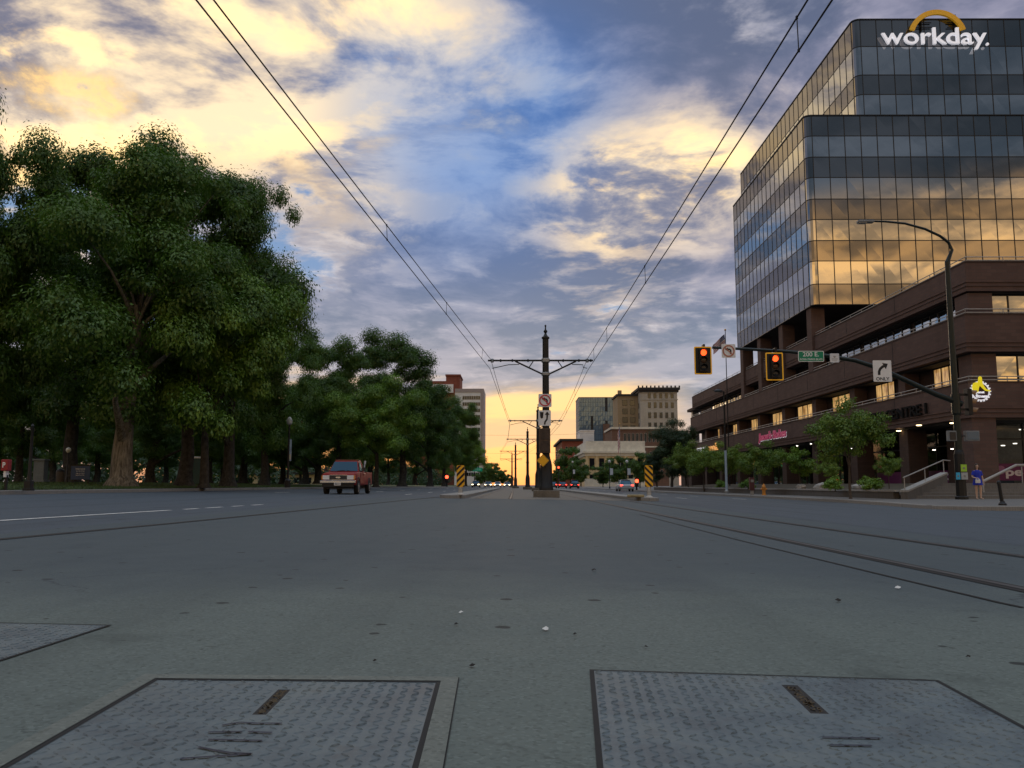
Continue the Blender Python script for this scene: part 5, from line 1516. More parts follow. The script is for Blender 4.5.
def arrow(b, M, pts, w_, hw, hl, d):
    p = [Vector(q) for q in pts]; dd = (p[-1] - p[-2]).normalized(); nn_ = Vector((-dd.y, dd.x))
    pathstroke(b, M, pts, w_, d)
    e = p[-1]; b.prism([tuple(e - nn_ * hw), tuple(e + dd * hl), tuple(e + nn_ * hw)], M, d * 1.1)
def sign(nm, px, py, y, w_, h, label, cat='sign', m=M_SIGNW, group=None, rad=.04, diamond=False):
    p = P(px, py, y)
    r = thing(nm, p, label, cat, group)
    M = front(p)
    o = rrect(w_, h, rad)
    if diamond: o = [((u - v) * .7071, (u + v) * .7071) for u, v in o]
    b = MB(); b.prism(o, M, .012); b.build('sign_plate', m, r)
    return r, M @ Matrix.Translation((0, 0, .012))
yp = 43 - .30
k = yp / F
r, M = sign('no_left_turn_sign', 545, 400.5, yp, 13.2 * k, 13.2 * k, 'white square no left turn sign topmost on the near tram pole', group='traffic signs on the near tram pole')
b = MB(); pathstroke(b, M, [(.10, -.17), (.10, .02), (.06, .07), (-.03, .075)], .075, .006); b.prism([(-.17, .075), (-.02, .17), (-.02, -.02)], M, .0066); b.build('arrow', M_SIGNB, r)
b = MB(); ringshape(b, M @ Matrix.Translation((0, 0, .007)), .295, .235, .006); pathstroke(b, M @ Matrix.Translation((0, 0, .0075)), [(-.18, .18), (.18, -.18)], .055, .006); b.build('red_ring', M_SIGNR, r)
r, M = sign('keep_right_sign', 544.6, 418, yp, 12.6 * k, 15.6 * k, 'white keep right sign with a bent black arrow below the no left turn sign', group='traffic signs on the near tram pole')
b = MB(); arrow(b, M, [(.0, -.33), (.02, -.2), (.12, -.06), (.13, .10), (.13, .16)], .085, .12, .17, .006); b.prism([(-.24, .30), (-.05, .30), (-.08, .02), (-.15, -.04), (-.21, .02)], M, .006); b.build('arrow', M_SIGNB, r)
r, M = sign('warning_sign', 543, 460.5, 42.52, 9.0 * k, 9.0 * k, 'plain yellow diamond warning sign low on the near tram pole', m=M_SIGNY, group='traffic signs on the near tram pole', diamond=True)
b = MB(); o = [((u - v) * .7071, (u + v) * .7071) for u, v in rrect(8.4 * k, 8.4 * k, .03)]; oi = [(u * .95, v * .95) for u, v in o]
n = len(o); vsx = [M @ Vector((u, v, .003)) for u, v in o] + [M @ Vector((u, v, .003)) for u, v in oi]
b.add(vsx, [(i, (i + 1) % n, n + (i + 1) % n, n + i) for i in range(n)]); b.build('border', M_SIGNB, r)
# weathered control box strapped to the pole
p = P(544.5, 441, 43); r = thing('control_box', p, 'brown weathered box strapped to the near tram pole between its signs', 'box')
b = MB(); b.box(p.x - .28, p.x + .28, 43 - .42, 43 - .2, p.z - .62, p.z + .62); b.build('box_body', mat('rust_brown', (.09, .06, .04), .8, var=.35, scale=2), r, bevel=.02)
b = MB(); b.box(p.x - .22, p.x + .22, 43 - .435, 43 - .421, p.z + .05, p.z + .55); b.box(p.x - .22, p.x + .22, 43 - .435, 43 - .421, p.z - .55, p.z - .02); b.build('door', mat('rust_dark', (.055, .038, .028), .8, var=.35, scale=3), r)

# object markers with slanted stripes on the island noses
M_PLINTHW = mat('worn_white', (.40, .39, .37), .8, var=.2, scale=6)
def marker(px, y, label, flip):
    p = P(px, 488, y); z = gz(p.x, y) + .15
    r = thing('hazard_marker', (p.x, y, z), label, 'traffic marker', 'striped markers on the median noses')
    w_, h = .34, .92; zb = P(px, 487, y).z
    zb = max(zb, z + .12)
    M = front(Vector((p.x, y, zb)))
    b = MB(); b.prism([(u, v + h / 2) for u, v in rrect(w_, h, .06)], M, .02); b.build('panel', M_SIGNY, r)
    b = MB(); s_ = -1 if flip else 1
    for q in range(-1, 4):
        c = .07 + q * .265
        pts = [(-w_ / 2 + .004, c - s_ * w_ / 2), (w_ / 2 - .004, c + s_ * w_ / 2), (w_ / 2 - .004, c + s_ * w_ / 2 + .125), (-w_ / 2 + .004, c - s_ * w_ / 2 + .125)]
        # clip to the panel
        lo, hi = .012, h - .012
        cl_ = []
        for (ax, ay), (bx, by_) in zip(pts, pts[1:] + pts[:1]):
            for ylim, keepup in (): pass
        def clipp(poly, lim, up):
            o_ = []
            for (ax, ay), (bx, by_) in zip(poly, poly[1:] + poly[:1]):
                ia, ib = (ay >= lim) == up, (by_ >= lim) == up
                if ia: o_.append((ax, ay))
                if ia != ib:
                    f = (lim - ay) / (by_ - ay); o_.append((ax + (bx - ax) * f, lim))
            return o_
        pg = clipp(clipp(pts, lo, True) or [], hi, False) if clipp(pts, lo, True) else []
        if len(pg) > 2: b.prism(pg, M @ Matrix.Translation((0, 0, .021)), .003)
    b.build('stripes', M_SIGNB, r)
    b = MB(); b.box(p.x - .09, p.x + .09, y + .005, y + .05, z - .02, zb + .3); b.build('post', M_STEELG, r)
    b = MB(); b.lathe((p.x, y + .02, z), [(.16, 0), (.15, .04), (.07, .09), (.06, zb - z)], 10); b.build('foot', M_PLINTHW, r)
marker(460.5, 36.4, 'yellow and black striped marker on the left median nose', False)
marker(649, 36.4, 'yellow and black striped marker on the right median nose', True)
# stripes slope towards the passing traffic; a pale nose block sits before the right one
p = P(639, 491, 36.25); r = tag(MB().box(p.x - .45, p.x + .25, 36.35, 36.75, gz(p.x, 36) + .15, gz(p.x, 36) + .27).build('nose_block', M_NOSE, origin=(p.x, 36.5, gz(p.x, 36) + .15), bevel=.05), 'worn yellow concrete block beside the right striped marker', 'kerb block')

# ------------------------------------------------------------------ signal mast on the right corner
MY = 40.0
bp = P(962, 503, MY); PXX = bp.x
mst = thing('signal_mast', (PXX, MY, SW), 'tall dark green signal mast with a long curved arm on the right corner', 'signal mast')
b = MB(); b.lathe((PXX, MY, SW), [(.30, 0), (.30, .12), (.24, .16), (.235, 2.1), (.21, 2.2), (.17, 2.3)], 8); b.build('base', M_BLK, mst, bevel=.01)
zarm = P(962, 404, MY).z; ztopp = P(953, 262, MY).z
b = MB(); b.lathe((PXX, MY, SW), [(.165, 2.3), (.15, zarm - SW), (.11, ztopp - SW)], 14); b.build('shaft', M_GRNBLK, mst, smooth=True)
b = MB(); b.lathe((PXX, MY, zarm), [(.20, -.45), (.20, .45)], 12); b.lathe((PXX, MY, SW + 4.0), [(.17, -.06), (.19, 0), (.17, .06)], 12); b.build('clamp_band', M_GRNBLK, mst)
arm = [P(962, 404, MY), P(935, 394, MY), P(905, 380, MY), P(880, 368.5, MY), P(855, 360.5, MY), P(825, 355.5, MY), P(790, 351.8, MY), P(750, 349.3, MY), P(712, 347.5, MY)]
b = MB(); b.tube(arm, [.135, .125, .115, .108, .10, .09, .08, .07, .06], 10); b.build('mast_arm', M_GRNBLK, mst, smooth=True)
lum = [Vector((PXX, MY, ztopp - .02)), P(952, 250, MY), P(948.5, 242.5, MY), P(940, 236, MY), P(925, 229, MY), P(905, 223.5, MY), P(885, 221.5, MY), P(872, 221.2, MY)]
b = MB(); b.tube(lum, [.11, .075, .07, .065, .06, .055, .05, .05], 8); b.build('lamp_arm', M_GRNBLK, mst, smooth=True)
h = P(866, 221.8, MY)
b = MB(); b.box(h.x - .42, h.x + .36, MY - .16, MY + .16, h.z - .06, h.z + .07); b.build('lamp_head', mat('lamp_grey', (.20, .21, .22), .5, var=.1), mst, bevel=.05)
b = MB(); b.box(h.x - .38, h.x + .0, MY - .13, MY + .13, h.z - .085, h.z - .062); b.build('lamp_lens', mat('unlit_lens', (.35, .36, .36), .3, var=0), mst)
def signal_head(px, py, y, label, lit=True, back=True):
    p = P(px, py, y); s_ = y / F
    r = thing('traffic_light', p, label, 'traffic light', 'red lit traffic lights over the road')
    w2, h2 = 8.8 * s_, 14.2 * s_
    b = MB(); b.prism(rrect(w2 * 2, h2 * 2, .06), front(p + Vector((0, .02, 0))), .02); b.build('backplate', M_BLK, r)
    b = MB(); M = front(p - Vector((0, .004, 0)))
    o, i_ = rrect(w2 * 2, h2 * 2, .06), rrect(w2 * 2 - .11, h2 * 2 - .11, .04); n = len(o)
    b.add([M @ Vector((u, v, .003)) for u, v in o] + [M @ Vector((u, v, .003)) for u, v in i_], [(q, (q + 1) % n, n + (q + 1) % n, n + q) for q in range(n)])
    b.build('yellow_border', mat_sigy, r)
    b = MB(); b.box(p.x - .19, p.x + .19, y - .16, y + .0, p.z - .55, p.z + .55); b.build('housing', M_BLK, r, bevel=.02)
    for q, zz in enumerate((.355, 0, -.355)):
        c = Vector((p.x, y - .162, p.z + zz))
        b = MB(); b.lathe(c, [(.145, 0), (.13, .03), (.08, .045), (.01, .05)], 20, M=Matrix(((1, 0, 0), (0, 0, -1), (0, 1, 0)))); 
        b.build('lens', (M_REDLIT if (q == 0 and lit) else (M_AMBOFF if q == 1 else M_GRNOFF)), r, smooth=True)
        b = MB(); n = 14
        pts = []
        for i in range(n + 1):
            a = R(-20) + R(220) * i / n; pts.append((math.cos(a) * .16, math.sin(a) * .16))
        vsx = [(c.x + u, c.y, c.z + v) for u, v in pts] + [(c.x + u, c.y - .19 * (.55 + .45 * max(0, v / .16)), c.z + v) for u, v in pts]
        vsx += [(c.x + u * .94, c.y, c.z + v * .94) for u, v in pts] + [(c.x + u * .94, c.y - .19 * (.55 + .45 * max(0, v / .16)), c.z + v * .94) for u, v in pts]
        m_ = n + 1; fs = []
        for i in range(n): fs += [(i, i + 1, m_ + i + 1, m_ + i), (2 * m_ + i + 1, 2 * m_ + i, 3 * m_ + i, 3 * m_ + i + 1), (m_ + i, m_ + i + 1, 3 * m_ + i + 1, 3 * m_ + i)]
        b.add(vsx, fs); b.build('visor', M_BLK, r)
    return r
mat_sigy = mat('reflective_yellow', (.80, .40, .02), .5, var=.05, emit=.12, ecol=(1, .5, .03))
M_REDLIT = mat('red_signal_lamp', (1, .1, .05), .3, var=0, emit=2.6, ecol=(1, .075, .012))
M_AMBOFF = mat('amber_lens', (.06, .03, .012), .25, var=0); M_GRNOFF = mat('dark_lens', (.018, .02, .025), .25, var=0)
signal_head(703, 360.5, MY - .22, 'red lit traffic light at the far left tip of the mast arm')
signal_head(774.5, 366.5, MY - .22, 'red lit traffic light in the middle of the mast arm beside the green street sign')
for px, py in ((703, 347.4), (774.5, 350.8)):
    p = P(px, py, MY); b = MB(); b.box(p.x - .05, p.x + .05, MY - .22, MY + .08, p.z - .3, p.z + .12); b.build('hanger', M_BLK, mst)
ys_ = MY - .16
r, M = sign('no_left_turn_sign', 728.5, 351, ys_, 14 * ys_ / F, 14 * ys_ / F, 'white no left turn sign on the mast arm between the red lights', group='signs on the signal mast arm')
b = MB(); pathstroke(b, M, [(.10, -.15), (.10, .04), (.04, .08), (-.04, .08)], .075, .006); b.prism([(-.17, .08), (-.03, .17), (-.03, -.01)], M, .0066); b.build('arrow', M_SIGNB, r)
b = MB(); ringshape(b, M @ Matrix.Translation((0, 0, .007)), .285, .225, .006); pathstroke(b, M @ Matrix.Translation((0, 0, .0075)), [(-.17, .17), (.17, -.17)], .05, .006); b.build('red_ring', mat('faded_red', (.42, .15, .10), .5, var=.08), r)
w_, h = 26 * ys_ / F, 11 * ys_ / F
r, M = sign('street_name_sign', 811, 356.3, ys_, w_, h, 'green street name sign reading 200 E. on the mast arm', group='signs on the signal mast arm', rad=.06)
b = MB(); b.prism(rrect(w_ - .06, h - .06, .045), M, .004); b.build('green_field', M_SIGNG, r)
b = MB(); M2 = M @ Matrix.Translation((0, 0, .0042)); b.text('200 E.', w_ * .62, h * .42, M2 @ Matrix.Translation((-w_ * .32, -h * .02, 0)), .004, bold=.012)
b.text('ROSA PARKS BLVD', w_ * .86, h * .17, M2 @ Matrix.Translation((-w_ * .43, -h * .36, 0)), .004, bold=.012); b.build('lettering', M_SIGNW, r)
r, M = sign('small_notice', 834.5, 358, ys_, 9.2 * ys_ / F, 9.2 * ys_ / F, 'small pale square sign with a faint grey mark right of the street name', group='signs on the signal mast arm', m=mat('sign_pale', (.58, .60, .63), .5, var=.06))
b = MB(); b.prism([(-.08, .10), (.08, .10), (.02, .0), (-.02, .0)], M, .003); b.box(0, 0, 0, 0, 0, 0); b.prism([(-.14, -.06), (.14, -.06), (.14, -.03), (-.14, -.03)], M, .003); b.prism([(-.12, -.12), (.12, -.12), (.12, -.10), (-.12, -.10)], M, .003); b.build('grey_mark', M_STEELG, r)
w_, h = 18.6 * ys_ / F, 21.6 * ys_ / F
r, M = sign('right_turn_only_sign', 882.3, 371, ys_, w_, h, 'white ONLY sign with a black right turn arrow on the mast arm', group='signs on the signal mast arm')
b = MB(); arrow(b, M, [(-.16, -.19), (-.155, -.02), (-.10, .10), (.0, .19), (.08, .235)], .12, .17, .22, .005); b.build('arrow', M_SIGNB, r)
b = MB(); b.text('ONLY', w_ * .72, h * .16, M @ Matrix.Translation((-w_ * .36, -h * .45, 0)), .004, bold=.02); b.build('lettering', M_SIGNB, r)
# side-facing signal head on the mast, its three visors towards the cross street
p = P(970.5, 402, MY); r = thing('traffic_light', p, 'dark traffic light seen from the side with three tan visors on the mast', 'traffic light')
b = MB(); b.box(p.x - .20, p.x + .0, MY - .2, MY + .2, p.z - .62, p.z + .62); b.build('housing', M_BLK, r, bevel=.02)
b = MB(); b.box(PXX + .12, p.x - .2, MY - .05, MY + .05, p.z + .3, p.z + .4); b.box(PXX + .12, p.x - .2, MY - .05, MY + .05, p.z - .4, p.z - .3); b.build('bracket', M_BLK, r)
M_TAN2 = mat('tan_visor', (.22, .12, .05), .5, var=.12)
for zz in (.41, .0, -.41):
    n = 12; pts = [(math.cos(R(-20) + R(220) * i / n) * .17, math.sin(R(-20) + R(220) * i / n) * .17) for i in range(n + 1)]
    vsx = [(p.x, MY + u, p.z + zz + v) for u, v in pts] + [(p.x + .34 * (.5 + .5 * max(0, v / .17)), MY + u, p.z + zz + v - .03) for u, v in pts]
    b = MB(); b.add(vsx, [(i, i + 1, n + 2 + i, n + 1 + i) for i in range(n)]); o = b.build('visor', M_TAN2, r)
    md = o.modifiers.new('thickness', 'SOLIDIFY'); md.thickness = .012
# pedestrian signals either side of the mast
for px, sx, lab in ((951.5, .19, 'grey pedestrian signal box left of the mast'), (971.5, .32, 'blue grey pedestrian signal box right of the mast')):
    p = P(px, 436, MY); r = thing('pedestrian_signal', p, lab, 'pedestrian signal', 'pedestrian signals on the mast')
    b = MB(); b.box(p.x - sx, p.x + sx, MY - .12, MY + .12, p.z - .24, p.z + .24); b.build('housing', mat('signal_grey', (.16, .18, .20), .5, var=.1), r, bevel=.02)
    b = MB(); b.box(p.x - sx + .05, p.x + sx - .05, MY - .14, MY - .121, p.z - .18, p.z + .18); b.build('lens', M_GRNOFF if sx < .3 else mat('bluish_lens', (.10, .14, .18), .2, var=0), r)
    b = MB(); b.tube([(PXX, MY, p.z), (p.x, MY, p.z)], .03, 6); b.build('bracket', M_BLK, r)
# stickers on the mast base
for px0, px1, py0, py1, col, lab in ((961, 966.5, 464.5, 471.5, (.32, .55, .05), 'lime green notice stuck on the signal mast'), (956.3, 960, 472.5, 479.5, (.04, .36, .62), 'bright blue sticker on the signal mast'), (961.5, 967.5, 472.5, 479.5, (.33, .36, .38), 'grey push button plate on the signal mast')):
    a, c = P(px0, py1, MY - .26), P(px1, py0, MY - .26)
    r = thing('notice', a, lab, 'notice', 'notices on the signal mast')
    b = MB(); b.box(a.x, c.x, MY - .275, MY - .25, a.z, c.z); b.build('notice_plate', mat('notice_paint', col, .6, var=.1, emit=0), r)
    b = MB(); zc = (a.z + c.z) / 2; b.box((a.x * 2 + c.x) / 3, (a.x + 2 * c.x) / 3, MY - .279, MY - .276, zc - .05, zc + .04); b.build('printed_mark', M_SIGNBK, r)
# leaning black bollard by the kerb
p = P(1003, 511, 28.3); zb = rz(0, 28) + .15
r = thing('bollard', (p.x, 28.3, zb), 'black slightly leaning bollard with a flared foot at the right kerb', 'bollard')
b = MB(); Mt = Matrix.Rotation(R(-6), 3, 'Y')
b.lathe((p.x, 28.3, zb), [(.125, 0), (.125, .05), (.085, .09), (.07, .14)], 14); b.build('foot', M_BLK, r, smooth=True)
b = MB(); b.lathe((p.x, 28.3, zb), [(.058, .14), (.055, .70), (.066, .71), (.066, .77), (.05, .80), (.02, .815)], 14, M=Mt); b.build('post', M_BLK, r, smooth=True)

# slim lamp post and flagpole on the right
def lamp_post(px, py_top, y, label, side_, lower=True):
    p = P(px, 485, y); z = SW; zt = P(px, py_top, y).z
    r = thing('street_lamp', (p.x, y, z), label, 'street lamp', 'street lamps along the road')
    b = MB(); b.lathe((p.x, y, z), [(.16, 0), (.16, .2), (.10, .3)], 10); b.build('base', M_STEELG, r)
    if lower:
        b = MB(); b.lathe((p.x, y, z), [(.10, .3), (.095, 3.4)], 10); b.build('painted_sleeve', mat('pale_blue_paint', (.30, .38, .46), .5, var=.1), r, smooth=True)
    b = MB(); b.lathe((p.x, y, z), [(.085, 3.4 if lower else .3), (.06, zt - z)], 10); b.build('shaft', M_BLK, r, smooth=True)
    b = MB(); b.tube([(p.x, y, zt - .05), (p.x + side_ * .5, y, zt + .1), (p.x + side_ * .9, y, zt + .1)], .03, 6); b.build('arm', M_BLK, r)
    b = MB(); b.lathe((p.x + side_ * .45, y, zt), [(.36, -.02), (.33, .08), (.15, .18), (.03, .2)], 14); b.build('lamp_shade', M_BLK, r, smooth=True)
lamp_post(726.5, 391.5, 68, 'slim dark lamp post with a pale bluish lower sleeve before the brick terraces', -1)
def make_flag(parent, p, w_, h, droop):
    nu, nv = 26, 13; b = MB()
    for j in range(nv + 1):
        for i in range(nu + 1):
            u, v = i / nu, j / nv
            b.v.append((p.x - u * w_ * math.cos(droop) + .03 * math.sin(v * 5), p.y + .16 * math.sin(u * 7 + v * 2) * u * w_ / 2, p.z + (v - 1) * h - u * w_ * math.sin(droop) + .05 * math.sin(u * 6)))
    for j in range(nv):
        for i in range(nu):
            b.f.append((j * (nu + 1) + i, j * (nu + 1) + i + 1, (j + 1) * (nu + 1) + i + 1, (j + 1) * (nu + 1) + i))
            canton = i < nu * .4 and j >= nv - 7
            star = canton and (i % 2 == 1) and (j % 2 == 0)
            b.mi.append(3 if star else (2 if canton else (0 if j % 2 == 0 else 1)))
    o = b.build('flag_cloth', FLAGM, parent)
    return o
FLAGM = [mat('flag_red', (.30, .035, .05), .8, var=.08), mat('flag_white', (.60, .58, .58), .8, var=.05), mat('flag_blue', (.03, .045, .14), .8, var=.08), mat('flag_star', (.55, .56, .62), .8, var=0)]
def flagpole(px, py_top, y, z, w_, h, droop, label1, label2):
    zt = P(px, py_top, y).z; p = P(px, 440, y)
    r = thing('flagpole', (p.x, y, z), label1, 'flagpole', 'flagpoles')
    b = MB(); b.lathe((p.x, y, z), [(.20, 0), (.18, .3), (.065, .4), (.04, zt - z)], 10); b.build('shaft', M_BLK if px > 700 else M_STEELG, r, smooth=True)
    b = MB(); b.lathe((p.x, y, zt), [(.01, 0), (.10, .06), (.12, .12), (.10, .18), (.01, .24)], 10); b.build('finial', M_SIGNY, r, smooth=True)
    f = thing('flag', (p.x, y, zt - .3), label2, 'flag', 'american flags')
    make_flag(f, Vector((p.x - .06, y, zt - .35)), w_, h, droop)
flagpole(728.5, 331, 92, SW, 1.75, 1.05, R(42), 'tall flagpole beside the brick terraces behind the mast arm signs', 'american flag drooping from the pole behind the mast arm signs')
flagpole(620, 424, 240, 0, 2.2, 6.0, R(75), 'white flagpole before the cream classical building', 'american flag hanging limp before the cream classical building')

# hydrant and parking meter
p = P(764, 494, 56); r = thing('fire_hydrant', (p.x, 56, SW), 'small orange fire hydrant by the kerb under the street tree', 'fire hydrant')
M_HYD = mat('hydrant_orange', (.50, .20, .03), .5, var=.15)
b = MB(); b.lathe((p.x, 56, SW), [(.15, 0), (.15, .05), (.11, .07), (.11, .48), (.135, .5), (.135, .54), (.11, .56)], 14); b.build('barrel', M_HYD, r, smooth=True)
b = MB(); b.lathe((p.x, 56, SW), [(.115, .56), (.10, .64), (.05, .69), (.03, .70), (.03, .76), (.01, .765)], 14); b.build('bonnet', M_HYD, r, smooth=True)
for d_ in ((-1, 0), (1, 0), (0, -1)):
    b = MB(); b.tube([(p.x + d_[0] * .09, 56 + d_[1] * .09, SW + .40), (p.x + d_[0] * .2, 56 + d_[1] * .2, SW + .40)], .055, 10); b.build('nozzle', M_HYD, r)
p = P(752, 494, 57); r = thing('pay_station', (p.x, 57, SW), 'dark maroon parking pay station on a pale foot left of the hydrant', 'parking meter')
b = MB(); b.box(p.x - .10, p.x + .10, 56.9, 57.1, SW, SW + .30); b.build('foot', M_STEELG, r, bevel=.01)
b = MB(); b.box(p.x - .16, p.x + .16, 56.86, 57.14, SW + .3, SW + 1.15); b.build('cabinet', mat('maroon_paint', (.06, .014, .018), .5, var=.15), r, bevel=.03)
b = MB(); b.box(p.x - .1, p.x + .1, 56.845, 56.858, SW + .85, SW + 1.02); b.build('screen', M_SIGNBK, r)

# ------------------------------------------------------------------ left side furniture
p = P(28.5, 490, 31.2); zl = lawn_z(p.x, 31.2)
r = thing('iron_post', (p.x, 31.2, zl), 'black cast iron post with a boxy foot at the left kerb', 'post')
b = MB(); b.box(p.x - .12, p.x + .12, 31.08, 31.32, zl - .02, zl + .34); b.box(p.x - .15, p.x + .15, 31.05, 31.35, zl - .02, zl + .07); b.build('base', M_BLK, r, bevel=.02)
b = MB(); b.lathe((p.x, 31.2, zl), [(.09, .34), (.06, .6), (.045, 2.3), (.06, 2.34), (.02, 2.42)], 12); b.build('shaft', M_BLK, r, smooth=True)
p = P(6.5, 476, 31.5); zl = lawn_z(p.x, 31.5)
r = thing('call_box', (p.x, 31.5, zl), 'red box with white markings on a black post at the left edge', 'call box')
a, c = P(2, 475, 31.5), P(9.5, 459.5, 31.5)
b = MB(); b.box(p.x - .04, p.x + .04, 31.46, 31.54, zl - .02, a.z); b.build('post', M_BLK, r)
b = MB(); b.box(p.x - .16, p.x + .10, 31.36, 31.62, a.z + .15, c.z); b.build('box_body', mat('signal_red', (.26, .018, .022), .5, var=.12), r, bevel=.03)
b = MB(); pw = P(5, 467, 31.35); M = front(Vector((p.x - .09, 31.355, a.z + .27))); b.text('P', .11, .20, M, .006, bold=.03); b.build('white_letter', M_SIGNW, r)
b = MB(); b.box(p.x - .06, p.x + .03, 31.40, 31.58, a.z - .08, a.z + .148); b.build('white_panel', M_SIGNW, r)
# blue information board
y = 50; a, c = P(70.5, 479.5, y), P(90, 466, y); zl = lawn_z(a.x, y)
r = thing('information_board', (a.x, y, zl), 'dark blue park information board with rows of white writing', 'sign board')
b = MB(); b.box(a.x, c.x, y, y + .06, a.z, c.z); b.build('panel', mat('board_blue', (.028, .06, .15), .5, var=.1), r)
b = MB()
M = front(Vector((0, y - .004, 0)))
rr = random.Random(3)
for i, f in enumerate((.72, .56, .40, .26)):
    wd = (c.x - a.x) * (.45 if i else .5); b.text(['PARK RULES', 'open daily until dusk', 'dogs on a leash', 'keep off flower beds'][i], wd, .09, front(Vector(((a.x + c.x) / 2 - wd / 2, y - .004, a.z + (c.z - a.z) * f))), .004)
b.build('lettering', M_SIGNW, r)
for x in (a.x + .1, c.x - .1):
    b = MB(); b.box(x - .04, x + .04, y + .061, y + .13, zl - .02, c.z + .05); b.build('post', M_BLK, r)
b = MB(); b.box(a.x - .05, c.x + .05, y - .03, y + .10, c.z + .002, c.z + .07); b.build('cap', M_BLK, r)
# banner on a lamp post
p = P(287.5, 487, 62); zl = lawn_z(p.x, 62)
r = thing('street_lamp', (p.x, 62, zl), 'dark lamp post carrying the pale blue banner beside the left kerb', 'street lamp')
b = MB(); b.lathe((p.x, 62, zl), [(.22, 0), (.22, .5), (.09, .65)], 10); b.build('base', M_BLK, r)
zt = P(287, 425, 62).z; b = MB(); b.lathe((p.x, 62, zl), [(.09, .65), (.06, zt - zl)], 10); b.build('shaft', M_BLK, r, smooth=True)
b = MB(); b.lathe((p.x, 62, zt), [(.08, 0), (.2, .1), (.22, .35), (.1, .55), (.02, .6)], 12); b.build('lantern', mat('lamp_globe', (.30, .31, .30), .3, var=.05), r, smooth=True)
a, c = P(288.3, 461, 62), P(291.8, 439.5, 62)
r2 = thing('banner', a, 'pale blue and white street banner hanging from the left lamp post', 'banner')
b = MB(); b.box(a.x, c.x, 61.985, 62.0, a.z, c.z); b.build('banner_cloth', mat('banner_blue', (.30, .40, .52), .7, var=.25, scale=2), r2)
b = MB(); b.box(a.x + .02, c.x - .02, 61.978, 61.984, a.z + .1, a.z + .5); b.build('printed_panel', mat('banner_pale', (.5, .46, .36), .7, var=.2), r2)
b = MB(); b.tube([(p.x, 62, c.z), (c.x, 62, c.z)], .015, 6); b.tube([(p.x, 62, a.z), (c.x, 62, a.z)], .015, 6); b.build('bracket', M_BLK, r2)
# teal portable cabin, park lamps, bins between the trunks
y = 66; a, c = P(192.5, 482, y), P(199.5, 461, y); zl = lawn_z(a.x, y)
r = thing('portable_toilet', (a.x, y, zl), 'teal portable toilet cabin half hidden beside the ridged oak trunk', 'cabin')
M_TEAL = mat('teal_plastic', (.015, .055, .06), .5, var=.1)
b = MB(); b.box(a.x, c.x + .3, y, y + 1.0, zl, zl + 2.0); b.build('cabin', M_TEAL, r, bevel=.03)
b = MB(); b.box(a.x + .1, c.x + .2, y - .03, y - .001, zl + .1, zl + 1.85); b.build('door', M_TEAL, r)
b = MB(); b.box(a.x - .03, c.x + .33, y - .05, y + 1.05, zl + 2.002, zl + 2.14); b.build('roof', M_SIGNW, r, bevel=.04)
y = 58; a, c = P(56.5, 483, y), P(64, 473, y); zl = lawn_z(a.x, y)
r = thing('litter_bin', ((a.x + c.x) / 2, y, zl), 'brown slatted litter bin left of the blue information board', 'litter bin')
b = MB(); b.lathe(((a.x + c.x) / 2, y, zl), [(.24, 0), (.26, .05), (.28, .75), (.25, .78)], 14); b.build('barrel', mat('bin_brown', (.07, .055, .045), .8, var=.2), r, smooth=True)
b = MB(); b.lathe(((a.x + c.x) / 2, y, zl + .78), [(.28, 0), (.26, .1), (.12, .2), (.02, .22)], 14); b.build('lid', M_BLK, r, smooth=True)
y = 54; p = P(68.5, 450, y); zl = lawn_z(p.x, y)
r = thing('park_lamp', (p.x, y, zl), 'thin park lamp with a round pale globe above the blue board', 'street lamp')
b = MB(); b.lathe((p.x, y, zl), [(.10, 0), (.10, .3), (.045, .4), (.04, p.z - zl - .15)], 10); b.build('shaft', M_BLK, r, smooth=True)
b = MB(); b.lathe((p.x, y, p.z), [(.05, -.17), (.13, -.1), (.16, 0), (.13, .1), (.02, .16)], 14); b.build('globe', mat('globe_white', (.6, .6, .56), .3, var=.05), r, smooth=True)

# ------------------------------------------------------------------ distant signals and signs
def far_signal(px, py, y, z0, label, colr, h=3.6, nm='traffic_light'):
    p = P(px, py, y); r = thing(nm, (p.x, y, z0), label, 'traffic light', 'distant lit traffic lights')
    b = MB(); b.lathe((p.x, y, z0), [(.14, 0), (.10, .3), (.08, p.z - z0 + .5)], 8); b.build('post', M_BLK, r)
    b = MB(); b.box(p.x - .25, p.x + .25, y - .3, y - .1, p.z - .75, p.z + .4); b.build('housing', M_BLK, r)
    b = MB(); b.lathe((p.x, y - .302, p.z), [(.24, 0), (.2, .06), (.02, .08)], 12, M=Matrix(((1, 0, 0), (0, 0, -1), (0, 1, 0)))); b.build('lens', colr, r)
M_FARRED = mat('far_red_lamp', (1, .1, .05), .3, var=0, emit=4, ecol=(1, .08, .03)); M_FARGRN = mat('far_green_lamp', (.05, .8, .4), .3, var=0, emit=1.6, ecol=(.03, .75, .38))
far_signal(447, 477, 120, gz(-18, 120) + .15, 'small red lit light left of the left striped marker', M_FARRED)
far_signal(549.5, 468.5, 205, 0, 'red lit signal just right of the near tram pole', M_FARRED)
far_signal(558.5, 467.5, 205, 0, 'red lit signal before the red brick corner building', M_FARRED)
far_signal(636.5, 481, 110, gz(15, 110) + .15, 'small red lit light right of the silver car', M_FARRED)
far_signal(474.5, 466, 215, gz(-18, 215), 'green lit signal at the end of the park row', M_FARGRN)
y = 212; p = P(477, 469.5, y); r = thing('direction_sign', p, 'green street sign board at the far end of the park row', 'sign')
b = MB(); b.box(p.x - 1.2, p.x + 1.3, y, y + .05, p.z - .45, p.z + .45); b.build('sign_plate', mat('far_sign_green', (.0, .22, .12), .5, var=.05, emit=.12, ecol=(.0, .6, .35)), r)
